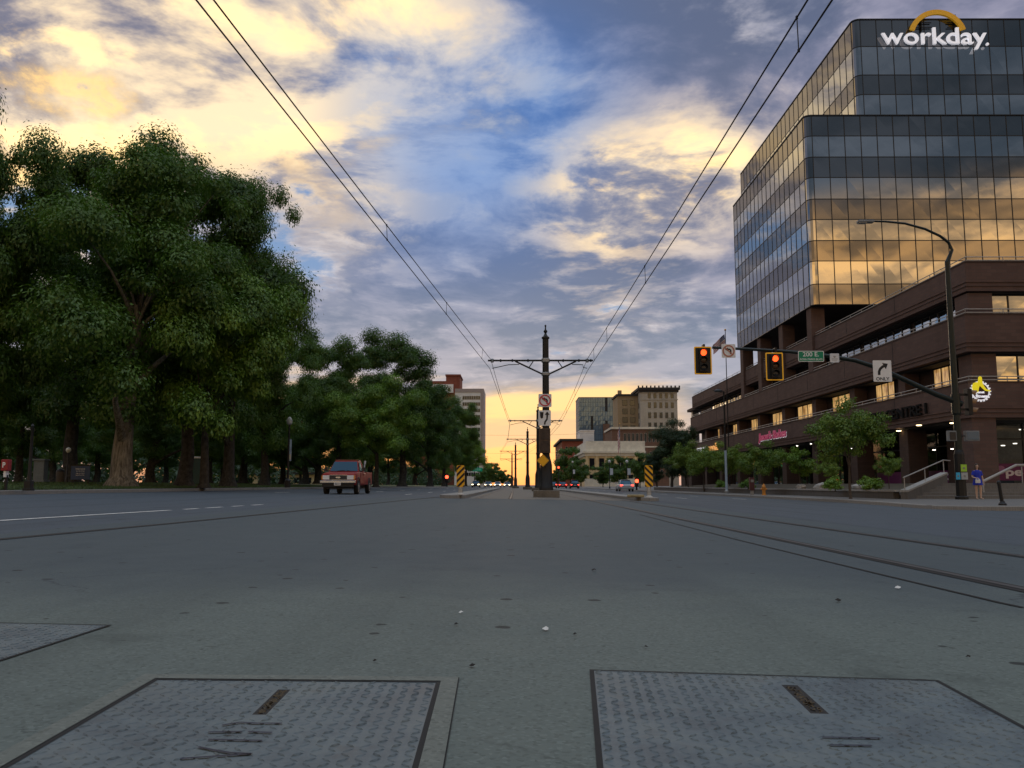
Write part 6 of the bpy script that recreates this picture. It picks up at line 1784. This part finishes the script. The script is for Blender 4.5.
b = MB(); b.text('STATE ST', 1.8, .4, front(Vector((p.x - .85, y - .004, p.z - .2))), .004, bold=.02); b.build('lettering', M_SIGNW, r)
b = MB(); b.box(p.x - 1.5, p.x + 5, y + .06, y + .2, p.z + .0, p.z + .12); b.build('bracket', M_BLK, r)
# lamp posts with banners by the cream building
for px, y, lab in ((611.5, 150, 'white street banner on a post left of the silver car'), (629, 150, 'second white street banner on a post above the silver car'), (574, 230, 'pale banner on a far post near the tail lights')):
    p = P(px, 472, y); z = gz(16, y) + .15; r = thing('banner_post', (p.x, y, z), lab, 'banner', 'far banners on lamp posts')
    b = MB(); b.lathe((p.x - .35, y, z), [(.15, 0), (.12, .3), (.07, .4), (.055, P(px, 463, y).z - z)], 8); b.build('post', M_BLK, r)
    b = MB(); b.box(p.x - .27, p.x + .27, y - .02, y + .02, p.z - .5, p.z + .65); b.build('banner_cloth', mat('far_banner', (.50, .54, .60), .7, var=.12), r)
    b = MB(); b.lathe((p.x - .35, y, P(px, 463, y).z), [(.08, 0), (.24, .15), (.24, .4), (.05, .55)], 10); b.build('lantern', mat('pale_globe', (.55, .55, .52), .4, var=.05), r)
# ------------------------------------------------------------------ vehicles
M_TYRE = mat('tyre_rubber', (.016, .016, .017), .85, var=.15)
M_RIM = mat('wheel_rim', (.28, .285, .29), .4, metal=.7, var=.1)
M_CHROME = mat('chrome', (.62, .63, .64), .22, metal=.9, var=.05)
M_CARGLASS = glass_mat('car_glass', .05, (.40, .68, .95), (.008, .018, .028), .08, .4)
M_HEADL = mat('headlamp_glass', (.62, .64, .66), .18, var=0)
M_HEADON = mat('headlamp_lit', (1, .9, .7), .3, var=0, emit=9, ecol=(1, .80, .48))
M_TAILON = mat('tail_lamp_lit', (1, .05, .03), .3, var=0, emit=5, ecol=(1, .05, .03))
M_TAILOFF = mat('tail_lamp', (.25, .015, .015), .25, var=0)
M_TRIM = mat('dark_trim', (.018, .018, .019), .6, var=.1)
M_PLTW = mat('number_plate', (.55, .56, .58), .5, var=.1)
def paint(name, col):
    m = mat(name, col, .5, var=.08, scale=1.5); b = m.node_tree.nodes['Principled BSDF']
    b.inputs['Coat Weight'].default_value = .06; b.inputs['Coat Roughness'].default_value = .25; b.inputs['Specular IOR Level'].default_value = .12
    return m
def wheel(parent, x, y, r, w_):
    s_ = 1 if x > 0 else -1
    MY_ = Matrix.Rotation(PI / 2 * s_, 3, 'Y')
    b = MB(); b.lathe((x - s_ * w_ / 2, y, r), [(r * .6, 0), (r * .96, .01), (r, w_ * .25), (r, w_ * .75), (r * .96, w_ * .99), (r * .6, w_)], 22, M=MY_)
    wh = b.build('wheel', M_TYRE, parent, smooth=True, local=True)
    b = MB(); b.lathe((x - s_ * w_ / 2, y, r), [(r * .62, w_ * .80), (r * .60, w_ * 1.02), (r * .45, w_ * .98), (r * .18, w_ * 1.04), (r * .05, w_ * 1.04)], 16, M=MY_)
    b.build('rim', M_RIM, wh, smooth=True, local=True)
def loft(sections, parent, name, m, smooth=True):
    """cross-sections along y: (y, [(x, z), ...]) all with equal counts, closed loops"""
    b = MB(); n = len(sections[0][1])
    for y, s_ in sections: b.v += [(x, y, z) for x, z in s_]
    for k in range(len(sections) - 1):
        for i in range(n):
            j = (i + 1) % n; b.f.append((k * n + i, k * n + j, (k + 1) * n + j, (k + 1) * n + i)); b.mi.append(0)
    b.f += [tuple(range(n)), tuple(reversed(range((len(sections) - 1) * n, len(sections) * n)))]; b.mi += [0, 0]
    return b.build(name, m, parent, smooth=smooth, local=True)
def sec(w_, z0, z1, r=.10, sh=.0):
    """rounded box section: half width w_, bottom z0, top z1; sh narrows the top"""
    o = []
    for (cx, cz, a0, ww) in ((w_ - sh, z1, 0, 1), (-(w_ - sh), z1, PI / 2, 1), (-w_, z0, PI, 1), (w_, z0, 1.5 * PI, 1)):
        sx = 1 if cx > 0 else -1; sz = 1 if cz == z1 else -1
        for i in range(4):
            a = a0 + PI / 2 * i / 3; o.append((cx - sx * r + r * math.cos(a), cz - sz * r + r * math.sin(a)))
    return o
# --- the red pickup: front faces the camera (-y)
TYK = 43.6; TX = X(338, TYK)
tk = thing('pickup_truck', (TX, TYK, gz(TX, TYK)), 'old red pickup truck with chrome bumper coming towards the camera on the left', 'pickup truck')
tk.scale = (1.0, 1.0, 1.07)
M_REDP = paint('faded_red_paint', (.215, .013, .009)); M_REDR = paint('faded_roof_paint', (.25, .075, .05))
hw = .86
loft([(0.02, sec(hw * .95, .48, .93, .08)), (.12, sec(hw * .985, .44, .99, .08)), (.6, sec(hw, .42, 1.04, .09)), (1.35, sec(hw, .42, 1.09, .09)), (1.5, sec(hw, .42, 1.08, .09)), (3.2, sec(hw, .42, 1.08, .09)), (3.28, sec(hw, .42, 1.08, .09))], tk, 'body', M_REDP)
# cargo bed: open box
b = MB(); y0, y1 = 3.30, 5.15
b.box(-hw, -hw + .07, y0, y1, .46, 1.10); b.box(hw - .07, hw, y0, y1, .46, 1.10); b.box(-hw + .07, hw - .07, y0, y0 + .06, .46, 1.10); b.box(-hw + .07, hw - .07, y0 + .06, y1 - .06, .55, .62)
b.build('cargo_bed', M_REDP, tk, local=True, bevel=.02)
b = MB(); b.box(-hw + .07, hw - .07, y1 - .06, y1, .48, 1.09); b.build('tailgate', M_REDP, tk, local=True, bevel=.02)
# cab
cab = [(1.42, sec(hw * .92, 1.07, 1.10, .015)), (1.95, sec(hw * .90, 1.07, 1.60, .06, .13)), (2.15, sec(hw * .89, 1.07, 1.66, .07, .14)), (2.85, sec(hw * .89, 1.07, 1.67, .07, .14)), (3.10, sec(hw * .88, 1.07, 1.60, .06, .12)), (3.24, sec(hw * .88, 1.07, 1.12, .02, .02))]
loft(cab, tk, 'cab', M_REDP)
b = MB(); b.box(-.62, .62, 2.08, 2.95, 1.645, 1.695); b.build('roof', M_REDR, tk, local=True, bevel=.03)
b = MB(); b.add([(-.73, 1.40, 1.125), (.73, 1.40, 1.125), (.60, 1.885, 1.60), (-.60, 1.885, 1.60)], [(0, 1, 2, 3)]); ws = b.build('windscreen', M_CARGLASS, tk, local=True)
for s_ in (-1, 1):
    b = MB(); e = .012
    b.add([(s_ * (hw * .92 + e), 1.62, 1.13), (s_ * (hw * .91 + e), 2.45, 1.13), (s_ * (hw * .76 + e), 2.45, 1.55), (s_ * (hw * .77 + e), 2.0, 1.55)], [(0, 1, 2, 3)])
    dr = MB(); dr.box(s_ * (hw + .004) - .006, s_ * (hw + .004) + .006, 1.5, 2.55, .52, 1.05); d_ = dr.build('door', M_REDP, tk, local=True)
    b.build('window', M_CARGLASS, d_, local=True)
    hb = MB(); hb.box(s_ * (hw + .03) - .012, s_ * (hw + .03) + .012, 2.36, 2.50, .93, .97); hb.build('handle', M_TRIM, d_, local=True)
    mb_ = MB(); mb_.box(s_ * 1.0 - .09, s_ * 1.0 + .09, 1.62, 1.70, 1.13, 1.31); mb_.tube([(s_ * .86, 1.68, 1.12), (s_ * .98, 1.66, 1.16)], .02, 6); mb_.build('wing_mirror', M_TRIM, tk, local=True)
    hl = MB(); hl.box(s_ * .62 - .17, s_ * .62 + .17, -.02, .06, .70, .90); hl.build('headlight', M_HEADL, tk, local=True, bevel=.015)
    ml = MB(); ml.box(s_ * .82 - .03, s_ * .82 + .03, -.01, .10, .70, .90); ml.build('marker_light', mat('amber_marker', (.6, .22, .03), .3, var=0), tk, local=True, bevel=.01)
    fl_ = MB()
    for k_, (yw) in enumerate((.95, 4.25)):
        n = 12; pts = [(math.cos(PI * i / n), math.sin(PI * i / n)) for i in range(n + 1)]
        vsx = [(s_ * (hw + .025), yw + u * .43, .40 + v * .43) for u, v in pts] + [(s_ * (hw + .025), yw + u * .37, .40 + v * .37) for u, v in pts] + [(s_ * (hw - .05), yw + u * .43, .40 + v * .43) for u, v in pts]
        m_ = n + 1; fl_.add(vsx, sum([[(i, i + 1, m_ + i + 1, m_ + i), (i, i + 1, 2 * m_ + i + 1, 2 * m_ + i)] for i in range(n)], []))
    fl_.build('wheel_arch_trim', M_TRIM, tk, local=True)
    for yw in (.95, 4.25): wheel(tk, s_ * (hw - .08), yw, .345, .22)
    tl_ = MB(); tl_.box(s_ * .78 - .07, s_ * .78 + .07, 5.14, 5.18, .68, .98); tl_.build('tail_light', M_TAILOFF, tk, local=True)
b = MB(); b.box(-.44, .44, -.015, .05, .70, .90); g_ = b.build('grille', M_TRIM, tk, local=True)
b = MB()
for zz in (.74, .785, .83, .872): b.box(-.42, .42, -.028, -.016, zz, zz + .012)
b.build('grille_bars', mat('grille_grey', (.10, .10, .105), .5, var=0), g_, local=True)
b = MB(); o_ = [(math.cos(a) * .13, math.sin(a) * .042) for a in np.linspace(0, 2 * PI, 21)[:-1]]; b.prism(o_, front(Vector((0, -.03, .80))), .012); b.build('emblem', M_CHROME, g_, local=True)
b = MB(); b.box(-.46, .46, -.022, .045, .903, .925); b.box(-.46, .46, -.022, .045, .675, .697); b.build('grille_surround', M_CHROME, tk, local=True)
b = MB(); b.box(-.90, .90, -.14, .02, .53, .66); b.build('front_bumper', M_CHROME, tk, local=True, bevel=.03)
b = MB(); b.box(-.80, .80, -.06, .05, .34, .525); b.build('front_valance', M_TRIM, tk, local=True, bevel=.02)
b = MB(); b.box(-.17, .17, -.165, -.15, .42, .56); pl_ = b.build('number_plate', M_PLTW, tk, local=True)
b = MB(); b.text('4R8 21C', .26, .07, front(Vector((-.13, -.1655, .455))), .002, bold=.02); b.build('lettering', M_SIGNB, pl_, local=True)
b = MB(); b.box(-.86, .86, 5.15, 5.25, .46, .60); b.build('rear_bumper', M_TRIM, tk, local=True, bevel=.02)
b = MB(); b.box(-.62, .62, .2, 5.0, .26, .44); b.build('chassis', M_TRIM, tk, local=True)
for s_ in (-1, 1):
    b = MB(); b.tube([(s_ * .35, 1.385, 1.13), (s_ * .05 + .1, 1.41, 1.165)], .012, 5); b.build('wiper', M_TRIM, ws, local=True)
b = MB(); b.tube([(.66, 3.5, 1.10), (.72, 3.55, 1.62)], .035, 6); b.tube([(.72, 3.55, 1.62), (.74, 3.56, 1.80)], .055, 6); tag(b.build('pale_post', mat('pale_plastic', (.42, .48, .50), .5, var=.1), origin=None, local=True), 'pale upright tube standing in the pickup bed', 'tube')
o = C.objects['pale_post']; o.location = tk.location
# --- sedans: built once per pose, then copied
def sedan(name, label, body, lights, loc, away, group, suv=False, cat='car'):
    """front towards -y; away turns it round"""
    r = thing(name, loc, label, cat, group, PI if away else 0)
    hw = .88; hb = .98 if suv else .88; top = 1.68 if suv else 1.42
    loft([(0.0, sec(hw * .80, .36, .64, .10)), (.12, sec(hw * .93, .30, .74, .12)), (.9, sec(hw, .26, hb - .08, .12)), (1.6, sec(hw, .26, hb, .12)), (3.4, sec(hw, .26, hb, .12)), (4.2, sec(hw * .98, .28, hb - .01, .12)), (4.5, sec(hw * .90, .36, hb - .08, .12)), (4.6, sec(hw * .8, .42, hb - .18, .08))], r, 'body', body)
    rear = 4.35 if suv else 3.75
    gh = [(1.35, sec(hw * .88, hb - .06, hb - .0, .02)), (2.05, sec(hw * .84, hb - .06, top - .08, .08, .14)), (2.4, sec(hw * .82, hb - .06, top, .09, .15)), (3.0, sec(hw * .82, hb - .06, top - .01, .09, .15)), (rear - .45, sec(hw * .82, hb - .06, top - .14, .08, .14)), (rear + .1, sec(hw * .84, hb - .06, hb + .02, .02))]
    loft(gh, r, 'greenhouse', M_CARGLASS)
    b = MB(); b.box(-hw * .60, hw * .60, 2.15, rear - .55, top - .06, top + .012); b.build('roof', body, r, local=True, bevel=.03)
    b = MB()
    for s_ in (-1, 1):
        b.tube([(s_ * hw * .86, 1.42, hb), (s_ * hw * .70, 2.1, top - .05)], .035, 6); b.tube([(s_ * hw * .70, rear - .45, top - .10), (s_ * hw * .84, rear + .08, hb + .02)], .05, 6); b.tube([(s_ * hw * .80, 2.75, hb), (s_ * hw * .68, 2.72, top - .02)], .04, 6)
    b.build('pillars', body, r, local=True)
    for s_ in (-1, 1):
        b = MB(); b.box(s_ * .64 - .16, s_ * .64 + .16, -.01, .16, .58, .72); b.build('headlight', M_HEADON if lights == 'front' else M_HEADL, r, local=True, bevel=.02)
        b = MB(); b.box(s_ * .66 - .15, s_ * .66 + .15, 4.46, 4.60, .66, .82); b.build('tail_light', M_TAILON if lights == 'rear' else M_TAILOFF, r, local=True, bevel=.02)
        b = MB(); b.box(s_ * .97 - .08, s_ * .97 + .08, 1.55, 1.65, hb + .0, hb + .13); b.build('wing_mirror', body, r, local=True, bevel=.02)
        for yw in (.85, 3.65): wheel(r, s_ * (hw - .09), yw, .31, .20)
    b = MB(); b.box(-.72, .72, 4.5, 4.66, .34, .52); b.build('rear_bumper', body, r, local=True, bevel=.03)
    b = MB(); b.box(-.24, .24, 4.605, 4.64, .58, .70); b.build('number_plate', M_PLTW, r, local=True)
    b = MB(); b.box(-.45, .45, -.03, .06, .42, .56); b.build('grille', M_TRIM, r, local=True)
    return r
P_SILV = paint('silver_paint', (.42, .44, .46)); P_DARK = paint('dark_paint', (.03, .032, .036)); P_WHITE = paint('white_paint', (.6, .6, .6)); P_RED = paint('deep_red_paint', (.22, .025, .03))
def at_road(px, y): x = X(px, y); return Vector((x, y, gz(x, y)))
l = at_road(627, 104); sedan('parked_car', 'silver sedan with red tail lamps near the right kerb before the cream building', P_SILV, 'rear', l + Vector((0, 4.6, 0)), True, 'cars seen from behind')
for px, y, pm, lab in ((553, 175, P_DARK, 'dark car with lit tail lamps just right of the near tram pole'), (563, 178, P_RED, 'red car with lit tail lamps, middle of the three far cars'), (575, 168, P_DARK, 'dark car with lit tail lamps, rightmost of the three far cars')):
    l = at_road(px, y); sedan('far_car', lab, pm, 'rear', l + Vector((0, 4.6, 0)), True, 'cars seen from behind', suv=(px == 575))
for px, y, pm, lab in ((475.5, 185, P_DARK, 'leftmost oncoming car with bright lit headlamps'), (488, 205, P_SILV, 'second oncoming car with headlamps, beside the low white building'), (497.5, 215, P_WHITE, 'third oncoming car with headlamps, pale bonnet'), (507, 225, P_SILV, 'oncoming car with headlamps nearest the far tram poles')):
    sedan('oncoming_car', lab, pm, 'front', at_road(px, y), False, 'oncoming cars with headlamps lit')
# ------------------------------------------------------------------ the woman on the corner
M_SKIN = mat('skin', (.58, .40, .31), .6, var=.06, scale=6)
M_DRESS = mat('cobalt_blue_cloth', (.018, .035, .40), .8, var=.15, scale=5)
M_HAIR = mat('light_brown_hair', (.055, .038, .026), .7, var=.25, scale=20)
wy = 40.6; wx = X(977.8, wy); wz = SW
ps = thing('person', (wx, wy, wz), 'woman in a short cobalt blue dress holding a small white bag by the signal mast', 'person', rz=R(-8))
S = 1.66
J = {}
def skin_mesh(verts, edges, radii, root, name='body'):
    me = bpy.data.meshes.new(name); me.from_pydata(verts, edges, []); me.update()
    o = bpy.data.objects.new(name, me); C.objects.link(o)
    md = o.modifiers.new('skin', 'SKIN'); md.use_smooth_shade = True; md.branch_smoothing = .6
    sv = me.skin_vertices[0].data
    for i, r_ in enumerate(radii):
        sv[i].radius = r_ if hasattr(r_, '__len__') else (r_, r_); sv[i].use_root = (i == root)
    s2 = o.modifiers.new('sub', 'SUBSURF'); s2.levels = 2; s2.render_levels = 2
    bpy.context.view_layer.update()
    m2 = bpy.data.meshes.new_from_object(o.evaluated_get(bpy.context.evaluated_depsgraph_get()))
    bpy.data.objects.remove(o); bpy.data.meshes.remove(me)
    return m2
vts, eds, rad = [], [], []
def pt(p, r_, link=None):
    vts.append(p); rad.append(r_)
    if link is not None: eds.append((link, len(vts) - 1))
    return len(vts) - 1
pel = pt((0, .0, .86), (.155, .105))
wai = pt((0, .0, 1.03), (.125, .09), pel); che = pt((0, .0, 1.20), (.145, .10), wai); upc = pt((0, .01, 1.315), (.12, .075), che)
nck = pt((0, .0, 1.39), (.05, .05), upc); nk2 = pt((0, -.01, 1.445), (.048, .05), nck)
h1 = pt((0, -.02, 1.50), (.066, .085), nk2); h2 = pt((0, -.015, 1.565), (.074, .098), h1); h3 = pt((0, -.01, 1.625), (.066, .085), h2)
for s_, foot in ((-1, (-.075, 0)), (1, (.115, -.03))):
    hp = pt((s_ * .085, 0, .80), (.085, .09), pel); th = pt((s_ * .092, -.005, .64), (.073, .078), hp); kn = pt((foot[0] * .95 + s_ * .01, -.015, .455), (.050, .054), th)
    cf = pt((foot[0], .012, .33), (.051, .056), kn); an = pt((foot[0], .015, .09), (.030, .034), cf); he = pt((foot[0], .0, .04), (.032, .036), an)
    to = pt((foot[0] + s_ * .02, -.13, .025), (.036, .022), he); t2 = pt((foot[0] + s_ * .025, -.19, .02), (.028, .014), to)
def arm(s_, el, wr, palm, tips, thumb):
    sh = pt((s_ * .165, .01, 1.30), (.052, .052), upc); e = pt(el, (.037, .037), sh); w_ = pt(wr, (.024, .027), e); pm = pt(palm, (.022, .034), w_)
    for t_ in tips:
        a = Vector(palm); b_ = Vector(t_); k1 = a.lerp(b_, .55); q = pt(tuple(k1), (.0085, .0085), pm); pt(t_, (.0075, .0075), q)
    q = pt(tuple(Vector(palm).lerp(Vector(thumb), .6)), (.010, .010), pm); pt(thumb, (.008, .008), q)
# her right arm (on the left of the photo) bent across the waist to the bag; the other hangs
arm(-1, (-.235, -.02, 1.045), (-.13, -.20, .985), (-.09, -.255, .975), [(-.035, -.30, .985), (-.028, -.305, .962), (-.03, -.30, .938), (-.038, -.29, .918)], (-.10, -.30, 1.015))
arm(1, (.225, .03, 1.04), (.255, -.02, .815), (.262, -.035, .745), [(.268, -.075, .665), (.268, -.05, .655), (.267, -.03, .66), (.265, -.012, .675)], (.245, -.085, .71))
me = skin_mesh(vts, eds, rad, pel)
o = bpy.data.objects.new('body', me); C.objects.link(o); o.parent = ps; me.materials.clear(); me.materials.append(M_SKIN)
# face: nose, eyes, mouth, ears
def blob(nm, c, sx, sy, sz, m):
    bm = bmesh.new(); bmesh.ops.create_uvsphere(bm, u_segments=12, v_segments=8, radius=1)
    for v in bm.verts: v.co = Vector((v.co.x * sx + c[0], v.co.y * sy + c[1], v.co.z * sz + c[2]))
    me = bpy.data.meshes.new(nm); bm.to_mesh(me); bm.free(); me.materials.append(m)
    me.polygons.foreach_set('use_smooth', [True] * len(me.polygons))
    o = bpy.data.objects.new(nm, me); C.objects.link(o); o.parent = ps; return o
M_EYE = mat('eye_dark', (.03, .025, .02), .3, var=0); M_LIP = mat('lips', (.32, .11, .09), .5, var=0); M_SOLE = mat('shoe', (.30, .26, .22), .6, var=.1)
blob('nose', (0, -.108, 1.548), .012, .018, .020, M_SKIN)
for s_ in (-1, 1):
    blob('eye', (s_ * .030, -.094, 1.573), .013, .007, .007, M_EYE); blob('ear', (s_ * .076, -.01, 1.558), .010, .018, .028, M_SKIN)
blob('mouth', (0, -.098, 1.512), .022, .006, .007, M_LIP)
# dress, loose short sleeves
def ring_(cx, cy, z, rx, ry2, n=28, wob=0): return [(cx + rx * math.cos(2 * PI * i / n) * (1 + wob * math.sin(6 * 2 * PI * i / n)), cy + ry2 * math.sin(2 * PI * i / n) * (1 + wob * math.sin(6 * 2 * PI * i / n)), z) for i in range(n)]
b = MB(); rs = [(.665, .235, .175, .04), (.72, .225, .168, .035), (.84, .198, .150, .02), (.95, .170, .130, .01), (1.03, .152, .118, 0), (1.15, .168, .128, 0), (1.24, .172, .124, 0), (1.315, .150, .105, 0), (1.365, .092, .078, 0), (1.372, .080, .07, 0)]
for z, rx, ry2, wb in rs: b.v += ring_(0, 0, z, rx, ry2, 28, wb)
for k_ in range(len(rs) - 1):
    for i in range(28): b.f.append((k_ * 28 + i, k_ * 28 + (i + 1) % 28, (k_ + 1) * 28 + (i + 1) % 28, (k_ + 1) * 28 + i)); b.mi.append(0)
dr = b.build('dress', M_DRESS, ps, smooth=True, local=True)
for s_, e in ((-1, (-.235, -.02, 1.045)), (1, (.225, .03, 1.04))):
    a = Vector((s_ * .13, .01, 1.315)); c = Vector(e); c = a.lerp(c, .72)
    b = MB(); b.tube([a, a.lerp(c, .3), c], [.068, .075, .072], 16); b.build('sleeve', M_DRESS, dr, smooth=True, local=True)
# shoulder-length hair
b = MB(); prof = [(.010, .125), (.05, .115), (.078, .085), (.090, .04), (.092, -.01), (.090, -.07), (.088, -.13), (.080, -.17)]
n = 26; rows = []
for r_, z in reversed(prof):
    row = []
    for i in range(n):
        a = 2 * PI * i / n; y_ = math.sin(a); front_ = max(0, -y_)
        k_ = 1.0; zz = z
        if z < .05 and front_ > .55: k_ = .62       # face left open
        row.append((math.cos(a) * r_ * (1 if front_ < .55 or z >= .05 else .96), .005 + y_ * r_ * 1.22 * k_, 1.56 + zz))
    rows.append(row)
for row in rows: b.v += row
for k_ in range(len(rows) - 1):
    for i in range(n):
        a = 2 * PI * (i + .5) / n
        if max(0, -math.sin(a)) > .55 and k_ < len(rows) - 4: continue
        b.f.append((k_ * n + i, k_ * n + (i + 1) % n, (k_ + 1) * n + (i + 1) % n, (k_ + 1) * n + i)); b.mi.append(0)
hr_ = b.build('hair', M_HAIR, ps, smooth=True, local=True)
md = hr_.modifiers.new('thickness', 'SOLIDIFY'); md.thickness = .014
for s_, fx, fy in ((-1, -.075, 0), (1, .115, -.03)):
    b = MB(); b.box(fx - .045 + s_ * .01, fx + .045 + s_ * .012, -.205, .045, 0.0, .016); b.box(fx - .042 + s_ * .01, fx + .042 + s_ * .012, -.13, -.09, .016, .055); b.build('sandal', M_SOLE, ps, local=True)
c = ps.matrix_basis @ Vector((-.13, -.30, .93))
mtx = Matrix.Translation(ps.location) @ Matrix.Rotation(R(-8), 4, 'Z')
bagp = mtx @ Vector((-.10, -.33, .86))
bag = thing('handbag', bagp, 'small white handbag held at the waist by the woman in blue', 'bag', rz=R(-8))
M_BAG = mat('white_leather', (.6, .6, .6), .5, var=.08)
b = MB(); b.box(-.12, .10, -.035, .045, -.11, .06); b.build('bag_body', M_BAG, bag, local=True, bevel=.02)
b = MB(); b.tube([(-.09, 0, .05), (-.06, .02, .12), (.0, .03, .13), (.05, .02, .12), (.07, 0, .05)], .009, 6); b.build('handle', M_BAG, bag, local=True)
# where her fingers close on the strap
